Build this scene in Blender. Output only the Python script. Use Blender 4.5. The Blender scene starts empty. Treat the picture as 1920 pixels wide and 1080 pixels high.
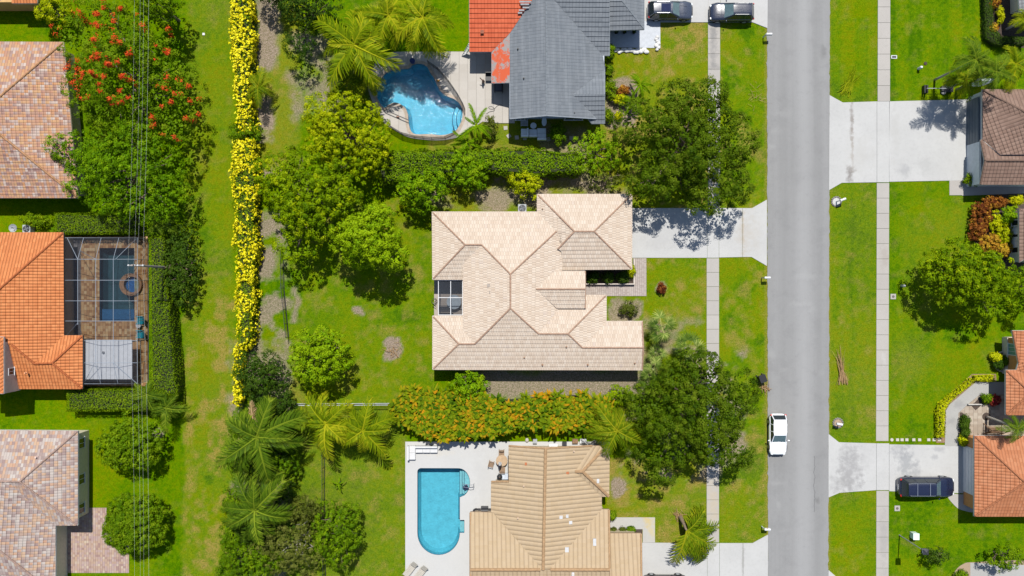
import bpy, bmesh, math, random
import numpy as np
from mathutils import Vector, Matrix
R = math.radians
sc = bpy.context.scene
COL = sc.collection
# ------------------------------------------------------------------ camera, sky, sun, exposure
ALT = 84.0                      # camera altitude in metres
S = 1 / 18.0                    # metres per photo pixel at ground level
cam_d = bpy.data.cameras.new('camera'); cam = bpy.data.objects.new('camera', cam_d); COL.objects.link(cam)
cam.location = (0, 0, ALT); cam.rotation_euler = (0, 0, 0)
cam_d.sensor_width = 36; cam_d.lens = ALT / S / 1920 * 36; cam_d.clip_end = 3000
sc.camera = cam
SUN_EL = 62.0; SUN_AZ = 3.0
world = bpy.data.worlds.new("World"); sc.world = world; world.use_nodes = True
wn = world.node_tree; bg = wn.nodes['Background']
sky = wn.nodes.new('ShaderNodeTexSky'); sky.sky_type = 'NISHITA'; sky.sun_disc = False
sky.sun_elevation = R(SUN_EL); sky.sun_rotation = R(SUN_AZ); sky.air_density = 1.0; sky.dust_density = 0.6
wn.links.new(sky.outputs[0], bg.inputs[0]); bg.inputs[1].default_value = 0.10
sd = bpy.data.lights.new('sun', 'SUN'); sd.energy = 4.85; sd.angle = R(0.5); sd.color = (1, .965, .90)
sun = bpy.data.objects.new('sun', sd); COL.objects.link(sun)
sun.rotation_euler = (-R(90 - SUN_EL), 0, -R(SUN_AZ)); sun.location = (0, 40, 60)
sc.view_settings.view_transform = 'Standard'; sc.view_settings.look = 'None'; sc.view_settings.gamma = 1
sc.view_settings.exposure = 0.5
sc.cycles.max_bounces = 8; sc.cycles.transparent_max_bounces = 24
sc.cycles.sample_clamp_indirect = 4

# ------------------------------------------------------------------ helpers
def G(px, py, h=0.0):
    f = S * (1 - h / ALT)
    return Vector(((px - 960) * f, (540 - py) * f, h))

def rng_(seed): return np.random.default_rng(seed)

def thing(name, label, cat, loc=(0, 0, 0), group=None, rz=0):
    o = bpy.data.objects.new(name, None); COL.objects.link(o)
    o.location = loc; o.rotation_euler = (0, 0, rz); o.empty_display_size = .3
    o['label'] = label; o['category'] = cat
    if group: o['group'] = group
    return o

def tag(o, label, cat, group=None):
    o['label'] = label; o['category'] = cat
    if group: o['group'] = group
    return o

def root_of(o):
    while o.parent: o = o.parent
    return o

def link(name, me, parent=None, kind=None):
    o = bpy.data.objects.new(name, me); COL.objects.link(o)
    if parent: o.parent = parent
    if kind: o['kind'] = kind
    return o

def obj(name, v, f, mat, parent=None, local=False, mi=None, uv=None, smooth=False, kind=None, recentre=False):
    """one mesh object; vertices are given in world space unless local"""
    v = np.array([tuple(x) for x in v], dtype=float)
    loc = None
    if not local:
        if parent is not None: v = v - np.array(root_of(parent).location)
        elif recentre:
            loc = np.array([(v[:, 0].min() + v[:, 0].max()) / 2, (v[:, 1].min() + v[:, 1].max()) / 2, v[:, 2].min()])
            v = v - loc
    me = bpy.data.meshes.new(name); me.from_pydata(v.tolist(), [], [tuple(x) for x in f])
    mats = mat if isinstance(mat, (list, tuple)) else [mat]
    for m in mats: me.materials.append(m)
    if mi is not None: me.polygons.foreach_set('material_index', list(mi))
    if uv is not None:
        l = me.uv_layers.new(name='UVMap'); l.data.foreach_set('uv', np.array(uv, dtype=np.float32).ravel())
    if smooth: me.polygons.foreach_set('use_smooth', [True] * len(me.polygons))
    me.update()
    o = link(name, me, parent, kind)
    if loc is not None: o.location = loc
    return o

class MB:
    def __init__(s): s.v = []; s.f = []; s.m = []
    def add(s, v, f, m=0):
        n = len(s.v); s.v += [tuple(x) for x in v]; s.f += [tuple(i + n for i in q) for q in f]; s.m += [m] * len(f); return s
    def box(s, x0, y0, z0, x1, y1, z1, m=0):
        v = [(x0, y0, z0), (x1, y0, z0), (x1, y1, z0), (x0, y1, z0), (x0, y0, z1), (x1, y0, z1), (x1, y1, z1), (x0, y1, z1)]
        return s.add(v, [(3, 2, 1, 0), (4, 5, 6, 7), (0, 1, 5, 4), (1, 2, 6, 5), (2, 3, 7, 6), (3, 0, 4, 7)], m)
    def bx(s, px0, py0, px1, py1, z0, z1, m=0):      # photo-measured rectangle of the top face
        a = G(px0, py1, z1); b = G(px1, py0, z1)
        return s.box(a.x, a.y, z0, b.x, b.y, z1, m)
    def tube(s, path, rad, n=6, m=0, cap=True):
        P = [Vector(p) for p in path]; rad = rad if hasattr(rad, '__len__') else [rad] * len(P)
        v = []; f = []
        for i, p in enumerate(P):
            d = (P[min(i + 1, len(P) - 1)] - P[max(i - 1, 0)])
            d = d.normalized() if d.length > 1e-9 else Vector((0, 0, 1))
            a = d.cross(Vector((0, 0, 1)) if abs(d.z) < .9 else Vector((1, 0, 0))).normalized(); b = d.cross(a)
            for k in range(n):
                t = 2 * math.pi * k / n; v.append(p + (a * math.cos(t) + b * math.sin(t)) * rad[i])
        for i in range(len(P) - 1):
            for k in range(n):
                f.append((i * n + k, i * n + (k + 1) % n, (i + 1) * n + (k + 1) % n, (i + 1) * n + k))
        if cap: f.append(tuple(range(n))[::-1]); f.append(tuple(range((len(P) - 1) * n, len(P) * n)))
        return s.add(v, f, m)
    def cyl(s, c, r, z0, z1, n=14, m=0, r2=None):
        r2 = r if r2 is None else r2
        v = [(c[0] + r * math.cos(2 * math.pi * k / n), c[1] + r * math.sin(2 * math.pi * k / n), z0) for k in range(n)]
        v += [(c[0] + r2 * math.cos(2 * math.pi * k / n), c[1] + r2 * math.sin(2 * math.pi * k / n), z1) for k in range(n)]
        f = [(k, (k + 1) % n, n + (k + 1) % n, n + k) for k in range(n)] + [tuple(range(n))[::-1], tuple(range(n, 2 * n))]
        return s.add(v, f, m)
    def prism(s, poly, z0, z1, m=0):
        n = len(poly); v = [(p[0], p[1], z0) for p in poly] + [(p[0], p[1], z1) for p in poly]
        f = [(k, (k + 1) % n, n + (k + 1) % n, n + k) for k in range(n)]
        s.add(v, f, m)
        bm = bmesh.new(); vs = [bm.verts.new((p[0], p[1], z1)) for p in poly]
        fc = bm.faces.new(vs); bmesh.ops.triangulate(bm, faces=[fc]); bm.verts.index_update()
        tr = [tuple(q.index for q in t.verts) for t in bm.faces]
        tr = [t if area_sign([poly[i] for i in t]) > 0 else t[::-1] for t in tr]
        bm.free(); s.add([(p[0], p[1], z1) for p in poly], tr, m); return s
    def ellipsoid(s, c, r, n=10, k=6, m=0):
        v = []; f = []
        for i in range(k + 1):
            th = math.pi * i / k
            for j in range(n):
                ph = 2 * math.pi * j / n
                v.append((c[0] + r[0] * math.sin(th) * math.cos(ph), c[1] + r[1] * math.sin(th) * math.sin(ph), c[2] - r[2] * math.cos(th)))
        for i in range(k):
            for j in range(n): f.append((i * n + j, i * n + (j + 1) % n, (i + 1) * n + (j + 1) % n, (i + 1) * n + j))
        return s.add(v, f, m)
    def obj(s, name, mat, parent=None, **k):
        return obj(name, s.v, s.f, mat, parent, mi=s.m, **k)

def area_sign(p):
    return sum(p[i][0] * p[(i + 1) % len(p)][1] - p[(i + 1) % len(p)][0] * p[i][1] for i in range(len(p)))

def catmull(pts, n=6, closed=True):
    P = [Vector((p[0], p[1], 0)) for p in pts]; out = []; N = len(P)
    for i in range(N if closed else N - 1):
        if closed: a, b, c, d = P[i - 1], P[i], P[(i + 1) % N], P[(i + 2) % N]
        else: a, b, c, d = P[max(i - 1, 0)], P[i], P[i + 1], P[min(i + 2, N - 1)]
        for k in range(n):
            t = k / n
            q = .5 * ((2 * b) + (c - a) * t + (2 * a - 5 * b + 4 * c - d) * t * t + (3 * b - a - 3 * c + d) * t ** 3)
            out.append((q.x, q.y))
    if not closed: out.append((P[-1].x, P[-1].y))
    return out

def offset_poly(poly, d):      # d > 0 grows a counter-clockwise outline
    if area_sign(poly) < 0: poly = poly[::-1]
    n = len(poly); out = []
    for i in range(n):
        a = Vector(poly[i - 1][:2]); b = Vector(poly[i][:2]); c = Vector(poly[(i + 1) % n][:2])
        e = (b - a).normalized(); g = (c - b).normalized()
        n1 = Vector((e.y, -e.x)); n2 = Vector((g.y, -g.x)); m = n1 + n2
        if m.length < 1e-6: m = n1
        m.normalize(); k = d / max(.35, m.dot(n1)); q = b + m * k; out.append((q.x, q.y))
    return out

def inside(poly, X, Y):
    r = np.zeros(X.shape, bool); n = len(poly)
    for i in range(n):
        x0, y0 = poly[i][:2]; x1, y1 = poly[(i + 1) % n][:2]
        if y0 == y1: continue
        c = ((Y > y0) != (Y > y1)) & (X < (x1 - x0) * (Y - y0) / (y1 - y0) + x0); r ^= c
    return r

def sheet(name, polys, z, mat, holes=(), kind='structure', parent=None, skirt=0.0):
    """flat sheet(s) with holes, world xy; optional skirt gives the edge a real thickness"""
    bm = bmesh.new()
    for poly, hs in ((p, [h for h in holes if inside(p, np.array([h[0][0]]), np.array([h[0][1]]))[0]]) for p in polys):
        ed = []
        for loop in [poly] + hs:
            vs = [bm.verts.new((p[0], p[1], z)) for p in loop]
            ed += [bm.edges.new((vs[i], vs[(i + 1) % len(vs)])) for i in range(len(vs))]
        bmesh.ops.triangle_fill(bm, use_beauty=True, use_dissolve=False, edges=ed, normal=(0, 0, 1))
    bmesh.ops.recalc_face_normals(bm, faces=bm.faces)
    for f in bm.faces:
        if f.normal.z < 0: f.normal_flip()
    if skirt:
        be = [e for e in bm.edges if e.is_boundary]
        r = bmesh.ops.extrude_edge_only(bm, edges=be)
        for g in r['geom']:
            if isinstance(g, bmesh.types.BMVert): g.co.z -= skirt
        bmesh.ops.recalc_face_normals(bm, faces=bm.faces)
    me = bpy.data.meshes.new(name); bm.to_mesh(me); bm.free(); me.materials.append(mat)
    o = link(name, me, parent, kind if parent is None else None)
    if parent is not None:
        me.transform(Matrix.Translation(-Vector(root_of(parent).location)))
    return o

def PX(l): return [tuple(G(x, y))[:2] for x, y in l]
def rect(x0, y0, x1, y1): return PX([(x0, y1), (x1, y1), (x1, y0), (x0, y0)])

# ------------------------------------------------------------------ materials
class NT:
    def __init__(s, name):
        s.m = bpy.data.materials.new(name); s.m.use_nodes = True; s.t = s.m.node_tree
        s.p = s.t.nodes['Principled BSDF']; s.out = s.t.nodes['Material Output']
    def n(s, typ, **k):
        x = s.t.nodes.new('ShaderNode' + typ)
        for a, b in k.items(): setattr(x, a, b)
        return x
    def l(s, a, b): s.t.links.new(a, b)
    def set(s, sock, v):
        if hasattr(v, 'is_linked'): s.l(v, sock)
        else: sock.default_value = v
    def math(s, op, a, b=None, c=None, clamp=False):
        x = s.n('Math', operation=op, use_clamp=clamp); s.set(x.inputs[0], a)
        if b is not None: s.set(x.inputs[1], b)
        if c is not None: s.set(x.inputs[2], c)
        return x.outputs[0]
    def mix(s, f, a, b, blend='MIX'):
        x = s.n('Mix', data_type='RGBA', blend_type=blend); s.set(x.inputs[0], f)
        for q, sock in ((a, x.inputs[6]), (b, x.inputs[7])):
            if isinstance(q, (tuple, list)): q = (*q[:3], 1)
            s.set(sock, q)
        return x.outputs[2]
    def ramp(s, f, stops, interp='LINEAR'):
        x = s.n('ValToRGB'); x.color_ramp.interpolation = interp; e = x.color_ramp.elements
        while len(e) < len(stops): e.new(.5)
        for k, (p, c) in enumerate(stops): e[k].position = p; e[k].color = (*c[:3], 1)
        s.l(f, x.inputs[0]); return x.outputs[0]
    def maprange(s, v, a, b, c=0., d=1.):
        x = s.n('MapRange'); s.set(x.inputs[0], v)
        for i, q in enumerate((a, b, c, d)): x.inputs[i + 1].default_value = q
        return x.outputs[0]
    def obj(s): return s.n('TexCoord').outputs['Object']
    def noise(s, co, scale, detail=4, rough=.6, dist=0):
        x = s.n('TexNoise'); s.l(co, x.inputs['Vector']); x.inputs['Scale'].default_value = scale
        x.inputs['Detail'].default_value = detail; x.inputs['Roughness'].default_value = rough; x.inputs['Distortion'].default_value = dist
        return x.outputs[0]
    def scale(s, co, v):
        x = s.n('Mapping'); s.l(co, x.inputs[0]); x.inputs['Scale'].default_value = v; return x.outputs[0]
    def bump(s, h, strength=.4, dist=.05):
        x = s.n('Bump'); s.l(h, x.inputs['Height']); x.inputs['Strength'].default_value = strength; x.inputs['Distance'].default_value = dist
        s.l(x.outputs[0], s.p.inputs['Normal']); return x
    def fin(s, base=None, rough=.7, spec=.3, metal=0):
        if base is not None:
            if isinstance(base, (tuple, list)): base = (*base[:3], 1)
            s.set(s.p.inputs['Base Color'], base)
        s.set(s.p.inputs['Roughness'], rough); s.p.inputs['Specular IOR Level'].default_value = spec; s.p.inputs['Metallic'].default_value = metal
        return s.m

def plain(name, c, rough=.6, var=.18, sc_=3.0, spec=.3, metal=0, bump=0, coat=0):
    t = NT(name); co = t.obj()
    f = t.noise(co, sc_, 5); k = t.maprange(f, .3, .7, 1 - var, 1 + var)
    b = t.mix(1.0, c, (1, 1, 1), 'MULTIPLY')
    x = t.n('VectorMath', operation='SCALE'); x.inputs[0].default_value = c[:3]; t.l(k, x.inputs['Scale'])
    t.fin(None, rough, spec, metal); t.l(x.outputs[0], t.p.inputs['Base Color'])
    if bump: t.bump(t.noise(co, sc_ * 12, 3), bump, .02)
    if coat: t.p.inputs['Coat Weight'].default_value = coat; t.p.inputs['Coat Roughness'].default_value = .03
    return t.m

def blotches(t, col, co, spots, ang=1.5):
    """stains with their own shape: (px, py, rx, ry, colour, strength)"""
    sx = t.n('SeparateXYZ'); t.l(co, sx.inputs[0]); w = t.noise(co, ang, 5, .65)
    for px, py, rx, ry, c, k in spots:
        g = G(px, py)
        a = t.math('DIVIDE', t.math('SUBTRACT', sx.outputs[0], g.x), rx * S); b = t.math('DIVIDE', t.math('SUBTRACT', sx.outputs[1], g.y), ry * S)
        d = t.math('SQRT', t.math('ADD', t.math('MULTIPLY', a, a), t.math('MULTIPLY', b, b)))
        d = t.math('ADD', d, t.math('MULTIPLY', t.math('SUBTRACT', w, .5), 3.4))
        m = t.maprange(d, .2, 1.15, k * .9, 0)
        col = t.mix(m, col, c)
    return col

def concrete(name, c, spots=(), dirt=.25, island=False, bumpy=.15):
    t = NT(name); co = t.obj()
    a = t.noise(co, .35, 6, .65); b = t.noise(co, 3.5, 5, .7); d = t.noise(co, 30, 3)
    col = t.mix(t.maprange(a, .35, .75, 0, dirt), c, tuple(x * .68 for x in c))
    col = t.mix(t.maprange(b, .5, .8, 0, dirt * .9), col, tuple(x * .6 for x in c))
    col = t.mix(t.maprange(d, .35, .65, 0, .12), col, tuple(x * .6 for x in c))
    if island:
        g = t.n('NewGeometry'); col = t.mix(t.maprange(g.outputs['Random Per Island'], 0, 1, 0, .3), col, tuple(x * .72 for x in c))
    if spots: col = blotches(t, col, co, spots)
    t.bump(d, bumpy, .01)
    return t.fin(col, .85, .2)

def tile_roof(name, stops, tw, th, barrel=0., weather=.2, wcol=(.3, .27, .22), gap=(.1, .08, .07), gw=.05, gk=.75, stagger=0., streak=0., dim=1.):
    t = NT(name); uv = t.n('UVMap').outputs[0]; sp = t.n('SeparateXYZ'); t.l(uv, sp.inputs[0])
    v = t.math('DIVIDE', sp.outputs[1], th); fv = t.math('FLOOR', v)
    u = t.math('DIVIDE', sp.outputs[0], tw)
    if stagger: u = t.math('ADD', u, t.math('MULTIPLY', t.math('MODULO', fv, 2.0), stagger))
    fu = t.math('FLOOR', u); cb = t.n('CombineXYZ'); t.l(fu, cb.inputs[0]); t.l(fv, cb.inputs[1])
    wn_ = t.n('TexWhiteNoise', noise_dimensions='2D'); t.l(cb.outputs[0], wn_.inputs['Vector'])
    stops = [(p, tuple(x * dim for x in c)) for p, c in stops]; wcol = tuple(x * dim for x in wcol); gap = tuple(x * dim for x in gap)
    col = t.ramp(wn_.outputs[0], stops, 'LINEAR')
    co = t.obj(); n = t.noise(co, .5, 5, .6); col = t.mix(t.maprange(n, .4, .75, 0, weather), col, wcol)
    n2 = t.noise(co, 6, 4, .7); col = t.mix(t.maprange(n2, .45, .8, 0, weather * .8), col, tuple(x * .6 for x in wcol))
    if streak:
        m_ = t.noise(t.scale(uv, (.10, 2.4, 1)), 1.0, 5, .7); col = t.mix(t.maprange(m_, .45, .7, 0, streak), col, tuple(min(1, x * 1.7) for x in wcol))
    fr = t.math('SUBTRACT', u, fu); e = t.math('MINIMUM', fr, t.math('SUBTRACT', 1., fr))
    g = t.maprange(e, 0, gw, 1, 0); col = t.mix(t.math('MULTIPLY', g, gk), col, gap)
    if barrel:
        h = t.math('SINE', t.math('MULTIPLY', t.math('SUBTRACT', fr, .0), math.pi)); h = t.math('POWER', h, .8)
        t.bump(h, barrel, .07)
    else:
        h = t.maprange(e, 0, gw * 1.6, 0, 1); t.bump(t.math('ADD', h, t.math('MULTIPLY', n2, .3)), .8, .03)
    return t.fin(col, .75, .25)

def foliage(name, dark, mid, light, trans=.16, rough=.5, ov=.12):
    t = NT(name); a = t.n('Attribute'); a.attribute_name = 'tint'
    oi = t.n('ObjectInfo')
    f = t.math('ADD', a.outputs['Fac'], t.math('MULTIPLY', t.math('SUBTRACT', oi.outputs['Random'], .5), ov), clamp=True)
    col = t.ramp(f, [(0, dark), (.5, mid), (1, light)])
    t.fin(col, rough, .03)
    tr = t.n('BsdfTranslucent'); t.l(t.mix(1., col, (1.3, 1.25, .5), 'MULTIPLY'), tr.inputs[0])
    mx = t.n('MixShader'); mx.inputs[0].default_value = trans; t.l(t.p.outputs[0], mx.inputs[1]); t.l(tr.outputs[0], mx.inputs[2]); t.l(mx.outputs[0], t.out.inputs[0])
    return t.m

def screen_mat(name, c, alpha):
    t = NT(name); t.fin(c, .7, .2); tr = t.n('BsdfTransparent'); mx = t.n('MixShader'); mx.inputs[0].default_value = alpha
    t.l(tr.outputs[0], mx.inputs[1]); t.l(t.p.outputs[0], mx.inputs[2]); t.l(mx.outputs[0], t.out.inputs[0]); return t.m

def water_mat(name, tint, ripple=.12, scale=2.2):
    t = NT(name); co = t.obj(); w = t.noise(t.scale(co, (1, 1.6, 1)), scale, 4, .6, .8)
    b = t.n('Bump'); t.l(w, b.inputs['Height']); b.inputs['Strength'].default_value = ripple; b.inputs['Distance'].default_value = .12
    tr = t.n('BsdfTransparent'); k = t.maprange(w, .35, .65, .9, 1.06)
    x = t.n('VectorMath', operation='SCALE'); x.inputs[0].default_value = tint; t.l(k, x.inputs['Scale']); t.l(x.outputs[0], tr.inputs[0])
    gl = t.n('BsdfGlossy'); gl.inputs['Roughness'].default_value = .06; t.l(b.outputs[0], gl.inputs['Normal'])
    fr = t.n('Fresnel'); fr.inputs[0].default_value = 1.33; t.l(b.outputs[0], fr.inputs['Normal'])
    mx = t.n('MixShader'); t.l(fr.outputs[0], mx.inputs[0]); t.l(tr.outputs[0], mx.inputs[1]); t.l(gl.outputs[0], mx.inputs[2]); t.l(mx.outputs[0], t.out.inputs[0])
    return t.m

def paint(name, c, rough=.25):
    t = NT(name); t.fin(c, rough, .5); t.p.inputs['Coat Weight'].default_value = .8; t.p.inputs['Coat Roughness'].default_value = .04
    co = t.obj(); n = t.noise(co, 9, 4); t.set(t.p.inputs['Roughness'], t.maprange(n, .3, .7, rough * .8, rough * 1.4)); return t.m

WHITE = plain('white_paint', (.50, .505, .51), .5, .08)
BLACK = plain('black_plastic', (.015, .015, .017), .45, .2)
DKMETAL = plain('dark_metal', (.04, .04, .045), .4, .2, metal=.3)
GALV = plain('galvanised_metal', (.42, .44, .46), .4, .15, metal=.6)
ALU = plain('white_aluminium', (.22, .25, .29), .4, .1)
RUBBER = plain('rubber', (.02, .02, .02), .8, .2)
GLASS = plain('dark_window_glass', (.012, .018, .022), .06, .1, spec=.6)
GLASSB = plain('windscreen_glass', (.07, .11, .12), .05, .2, spec=.6)
RED = plain('red_lens', (.45, .01, .01), .2, .1)
LENS = plain('clear_lens', (.6, .62, .62), .15, .1)
CHROME = plain('chrome_trim', (.6, .6, .6), .25, .05, metal=.9)
BARK = plain('bark', (.16, .12, .085), .9, .35, 6, bump=.6)
PALEBARK = plain('pale_palm_bark', (.30, .27, .23), .9, .25, 5, bump=.5)
WOOD = plain('brown_wood', (.17, .10, .055), .7, .25, 6)
SOIL = plain('mulch', (.055, .04, .032), .95, .4, 8, bump=.8)
ROCK = plain('pale_rock', (.36, .34, .31), .9, .25, 4, bump=.5)
TEAL = plain('teal_fabric', (.01, .27, .36), .8, .12)
CREAM = plain('cream_stucco', (.36, .30, .21), .85, .1, 4, bump=.2)
GREYWALL = plain('grey_stucco', (.36, .39, .41), .85, .1, 4, bump=.2)
ORANGEWALL = plain('orange_stucco', (.42, .20, .07), .85, .1, 4, bump=.2)
SAGEWALL = plain('sage_stucco', (.50, .45, .33), .85, .1, 4, bump=.2)
TERRAWHITE = plain('white_fascia', (.42, .42, .40), .6, .08)
BROWNTRIM = plain('brown_fascia', (.12, .085, .06), .6, .15)
# ------------------------------------------------------------------ ground
def vnoise(X, Y, scale, seed, octs=4):
    out = np.zeros(X.shape); amp = 1; tot = 0; g = rng_(seed)
    for o in range(octs):
        n = 256; L = g.random((n, n)); x = X / scale * 2 ** o + 1000; y = Y / scale * 2 ** o + 1000
        xi = np.floor(x).astype(int); yi = np.floor(y).astype(int); fx = x - xi; fy = y - yi
        fx = fx * fx * (3 - 2 * fx); fy = fy * fy * (3 - 2 * fy); q = lambda i, j: L[(xi + i) % n, (yi + j) % n]
        out += amp * ((q(0, 0) * (1 - fx) + q(1, 0) * fx) * (1 - fy) + (q(0, 1) * (1 - fx) + q(1, 1) * fx) * fy); tot += amp; amp *= .55
    return out / tot

# pool outlines (photo pixels)
def zp(l, ox, oy, k): return [(ox + x / k, oy + y / k) for x, y in l]
POOL_A = catmull(PX(zp([(80, 490), (110, 390), (160, 310), (220, 272), (320, 258), (400, 250), (430, 218), (500, 205), (565, 228), (600, 290), (640, 350), (670, 420), (705, 475), (770, 520), (840, 550), (890, 600), (912, 660), (905, 740), (880, 800), (845, 850), (780, 880), (700, 892), (600, 882), (480, 885), (430, 870), (402, 820), (390, 740), (385, 690), (360, 632), (310, 592), (255, 578), (205, 598), (160, 628), (115, 585)], 690, 80, 5.144)), 4)
def pool_b():
    q = []
    for a in range(90, 181, 15): q.append((789.5 + 6.5 * math.cos(R(a)), 884.3 - 6.5 * math.sin(R(a))))
    for a in range(180, 361, 10): q.append((822.5 + 39.5 * math.cos(R(a)), 999 - 41 * math.sin(R(a))))
    q += [(862, 998.6), (870.4, 998.6), (870.4, 975), (862, 975), (862, 932)]
    for a in range(-60, 91, 15): q.append((860 + 21 * math.cos(R(a)), 905 - 27 * math.sin(R(a))))
    return PX(q)
POOL_B = pool_b()
POOL_C = rect(187, 465, 252.5, 602)
POOLS = [POOL_A, POOL_B, POOL_C]

def ground():
    x = np.concatenate([[-900, -400, -180, -90], np.arange(-60, 60.01, .2), [90, 180, 400, 900]])
    y = np.concatenate([[-900, -400, -160, -70], np.arange(-36, 36.01, .2), [70, 160, 400, 900]])
    X, Y = np.meshgrid(x, y, indexing='ij'); nx, ny = X.shape
    px = X / S + 960; py = 540 - Y / S
    Z = (vnoise(X, Y, 2.5, 5, 3) - .5) * .03 - .02
    def sm(a, lo, hi): return np.clip((a - lo) / (hi - lo), 0, 1)
    def win(x0, x1, y0, y1, s=6):
        w = (vnoise(X, Y, 1.3, 21, 3) - .5) * 26
        return sm(px + w, x0 - s, x0 + s) * (1 - sm(px + w, x1 - s, x1 + s)) * sm(py + w, y0 - s, y0 + s) * (1 - sm(py + w, y1 - s, y1 + s))
    n1 = vnoise(X, Y, 6, 1); n2 = vnoise(X, Y, 1.6, 2); n3 = vnoise(X, Y, .7, 3, 3); n4 = vnoise(X, Y, 3.2, 4)
    lush = np.full(X.shape, .55); dry = np.zeros(X.shape); soil = np.zeros(X.shape)
    def setz(m, l, d, amp=.0, th=.55):
        nonlocal lush, dry
        lush = lush * (1 - m) + m * l; dry = dry * (1 - m) + m * np.clip(d + amp * sm(n2 * .5 + n3 * .5, th, th + .2), 0, 1)
    hard = lambda x0, x1, y0, y1: ((px > x0) & (px < x1) & (py > y0) & (py < y1)).astype(float)
    setz(hard(-9e9, 345, -9e9, 9e9), .68, 0, .2, .58)
    setz(win(345, 440, -2000, 3000), .60, .10, .30, .52)                       # utility strip
    setz(win(345, 440, 560, 3000), .46, .08, .8, .48)
    setz(hard(440, 720, -2000, 250), .62, .02, .35, .55)
    setz(win(490, 560, 0, 330), .42, .2, .5, .5)
    setz(win(545, 815, 380, 750), .52, .04, .5, .5)                           # backyard
    setz(win(545, 760, 745, 3000), .58, .12, .4, .52)
    setz(win(800, 1440, 200, 400), .40, .18, .4, .5)
    setz(hard(1140, 1328, 40, 390), .46, .10, .85, .46)
    setz(hard(1349, 1440, -2000, 400), .55, .04, .6, .5)
    setz(hard(1205, 1328, 480, 760), .50, .06, .7, .49)
    setz(hard(1348, 1440, 480, 800), .55, .04, .6, .5)
    setz(hard(1140, 1328, 860, 1020), .44, .14, .8, .45)
    setz(hard(1349, 1440, 800, 1020), .50, .10, .6, .49)
    setz(hard(1553, 1647, -2000, 3000), .54, .06, .35, .53)
    setz(win(1553, 1650, 560, 800), .48, .10, .4, .53)
    setz(hard(1668, 9e9, -2000, 3000), .62, .02, .26, .56)
    setz(win(1690, 1830, 380, 600), .52, .06, .35, .53)
    # mowing stripes, old wheel ruts
    lush += hard(1553, 9e9, -2000, 200) * .09 * np.sign(np.sin((px - 1553) / 25 * math.pi)) + hard(1668, 9e9, -2000, 3000) * .05 * np.sin((px) / 17 * math.pi)
    lush += hard(1553, 1647, 350, 800) * .25 * np.exp(-((px - 1597 - 3 * np.sin(py / 30)) / 4) ** 2)
    dry += .25 * hard(1670, 1800, 600, 800) * np.exp(-(((px - 1700) / 45) ** 2 + ((py - 680) / 40) ** 2))
    # bare soil and mulch
    soil = np.maximum(soil, win(478, 520, -20, 130) * .9)
    soil = np.maximum(soil, win(476, 512, 180, 330) * sm(n2, .42, .6))
    soil = np.maximum(soil, win(480, 535, 400, 520) * .85 * sm(n2, .3, .5))
    soil = np.maximum(soil, win(476, 545, 520, 660) * .8 * sm(n2, .48, .62))
    soil = np.maximum(soil, win(548, 560, 540, 610, 3) * .75)
    soil = np.maximum(soil, win(800, 1180, 330, 392) * .8 * sm(n2, .42, .6))
    soil = np.maximum(soil, win(880, 1210, 694, 745) * .85)
    soil = np.maximum(soil, win(1010, 1100, 238, 345) * .6)
    soil = np.maximum(soil, win(1139, 1190, 150, 240, 3) * .9)
    soil = np.maximum(soil, win(1143, 1200, 558, 604, 3) * .8)
    soil = np.maximum(soil, win(1195, 1340, 600, 740) * .5 * sm(n2, .45, .6))
    soil = np.maximum(soil, win(1165, 1400, 650, 900) * .75 * sm(n2, .5, .65))
    soil = np.maximum(soil, win(430, 545, 640, 1090) * .7 * sm(n2, .4, .6))
    soil = np.maximum(soil, win(540, 700, 60, 230) * .7 * sm(n2, .4, .6))
    for cx, cy, rx, ry, k in ((737, 655, 18, 26, 1), (672, 583, 11, 10, .9), (1240, 541, 10, 10, .8), (1682, 952, 5, 5, .8), (294, 812, 12, 12, .9), (1170, 880, 0, 0, 0), (1160, 915, 16, 26, .9)):
        if rx: soil = np.maximum(soil, k * (1 - sm(np.sqrt(((px - cx) / rx) ** 2 + ((py - cy) / ry) ** 2) + (n3 - .5) * 1.2, .75, 1.05)))
    # thin worn lawn edges along kerbs
    for ex in (1438, 1553): dry = np.maximum(dry, np.exp(-((px - ex) / 4.0) ** 2) * .6)
    for cx, cy, rx, ry, k in ((1398, 62, 20, 16, .5), (1405, 95, 16, 14, .3), (1375, 150, 26, 30, .3), (1395, 215, 22, 26, .3), (1428, 292, 12, 10, .5), (1400, 540, 30, 40, .28), (1370, 605, 16, 20, .3), (1385, 690, 22, 24, .2), (1426, 640, 12, 12, .4), (1190, 980, 8, 8, .3), (1405, 880, 25, 40, .25), (1568, 580, 10, 24, .35), (1575, 760, 16, 40, .3), (390, 900, 10, 9, .5), (388, 440, 14, 14, .3), (750, 590, 30, 16, .25), (1800, 630, 30, 30, .3), (1720, 80, 40, 30, .2)):
        lush += k * (1 - sm(np.sqrt(((px - cx) / rx) ** 2 + ((py - cy) / ry) ** 2) + (n3 - .5) * 1.4, .5, 1.1))
    lush += (n1 - .5) * .75 + (n4 - .5) * .6 + (n2 - .5) * .35; dry = np.clip(dry + (n1 - .5) * .25 * (dry > .05), 0, 1)
    keep = np.ones((nx - 1, ny - 1), bool); xc = (x[:-1] + x[1:]) / 2; yc = (y[:-1] + y[1:]) / 2; XC, YC = np.meshgrid(xc, yc, indexing='ij')
    for P in POOLS: keep &= ~inside(offset_poly(P, .3), XC, YC)
    idx = np.arange(nx * ny).reshape(nx, ny)
    F = np.stack([idx[:-1, :-1], idx[1:, :-1], idx[1:, 1:], idx[:-1, 1:]], -1)[keep].reshape(-1, 4)
    me = bpy.data.meshes.new('ground'); me.vertices.add(nx * ny); me.vertices.foreach_set('co', np.stack([X, Y, Z], -1).astype(np.float32).ravel())
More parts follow.
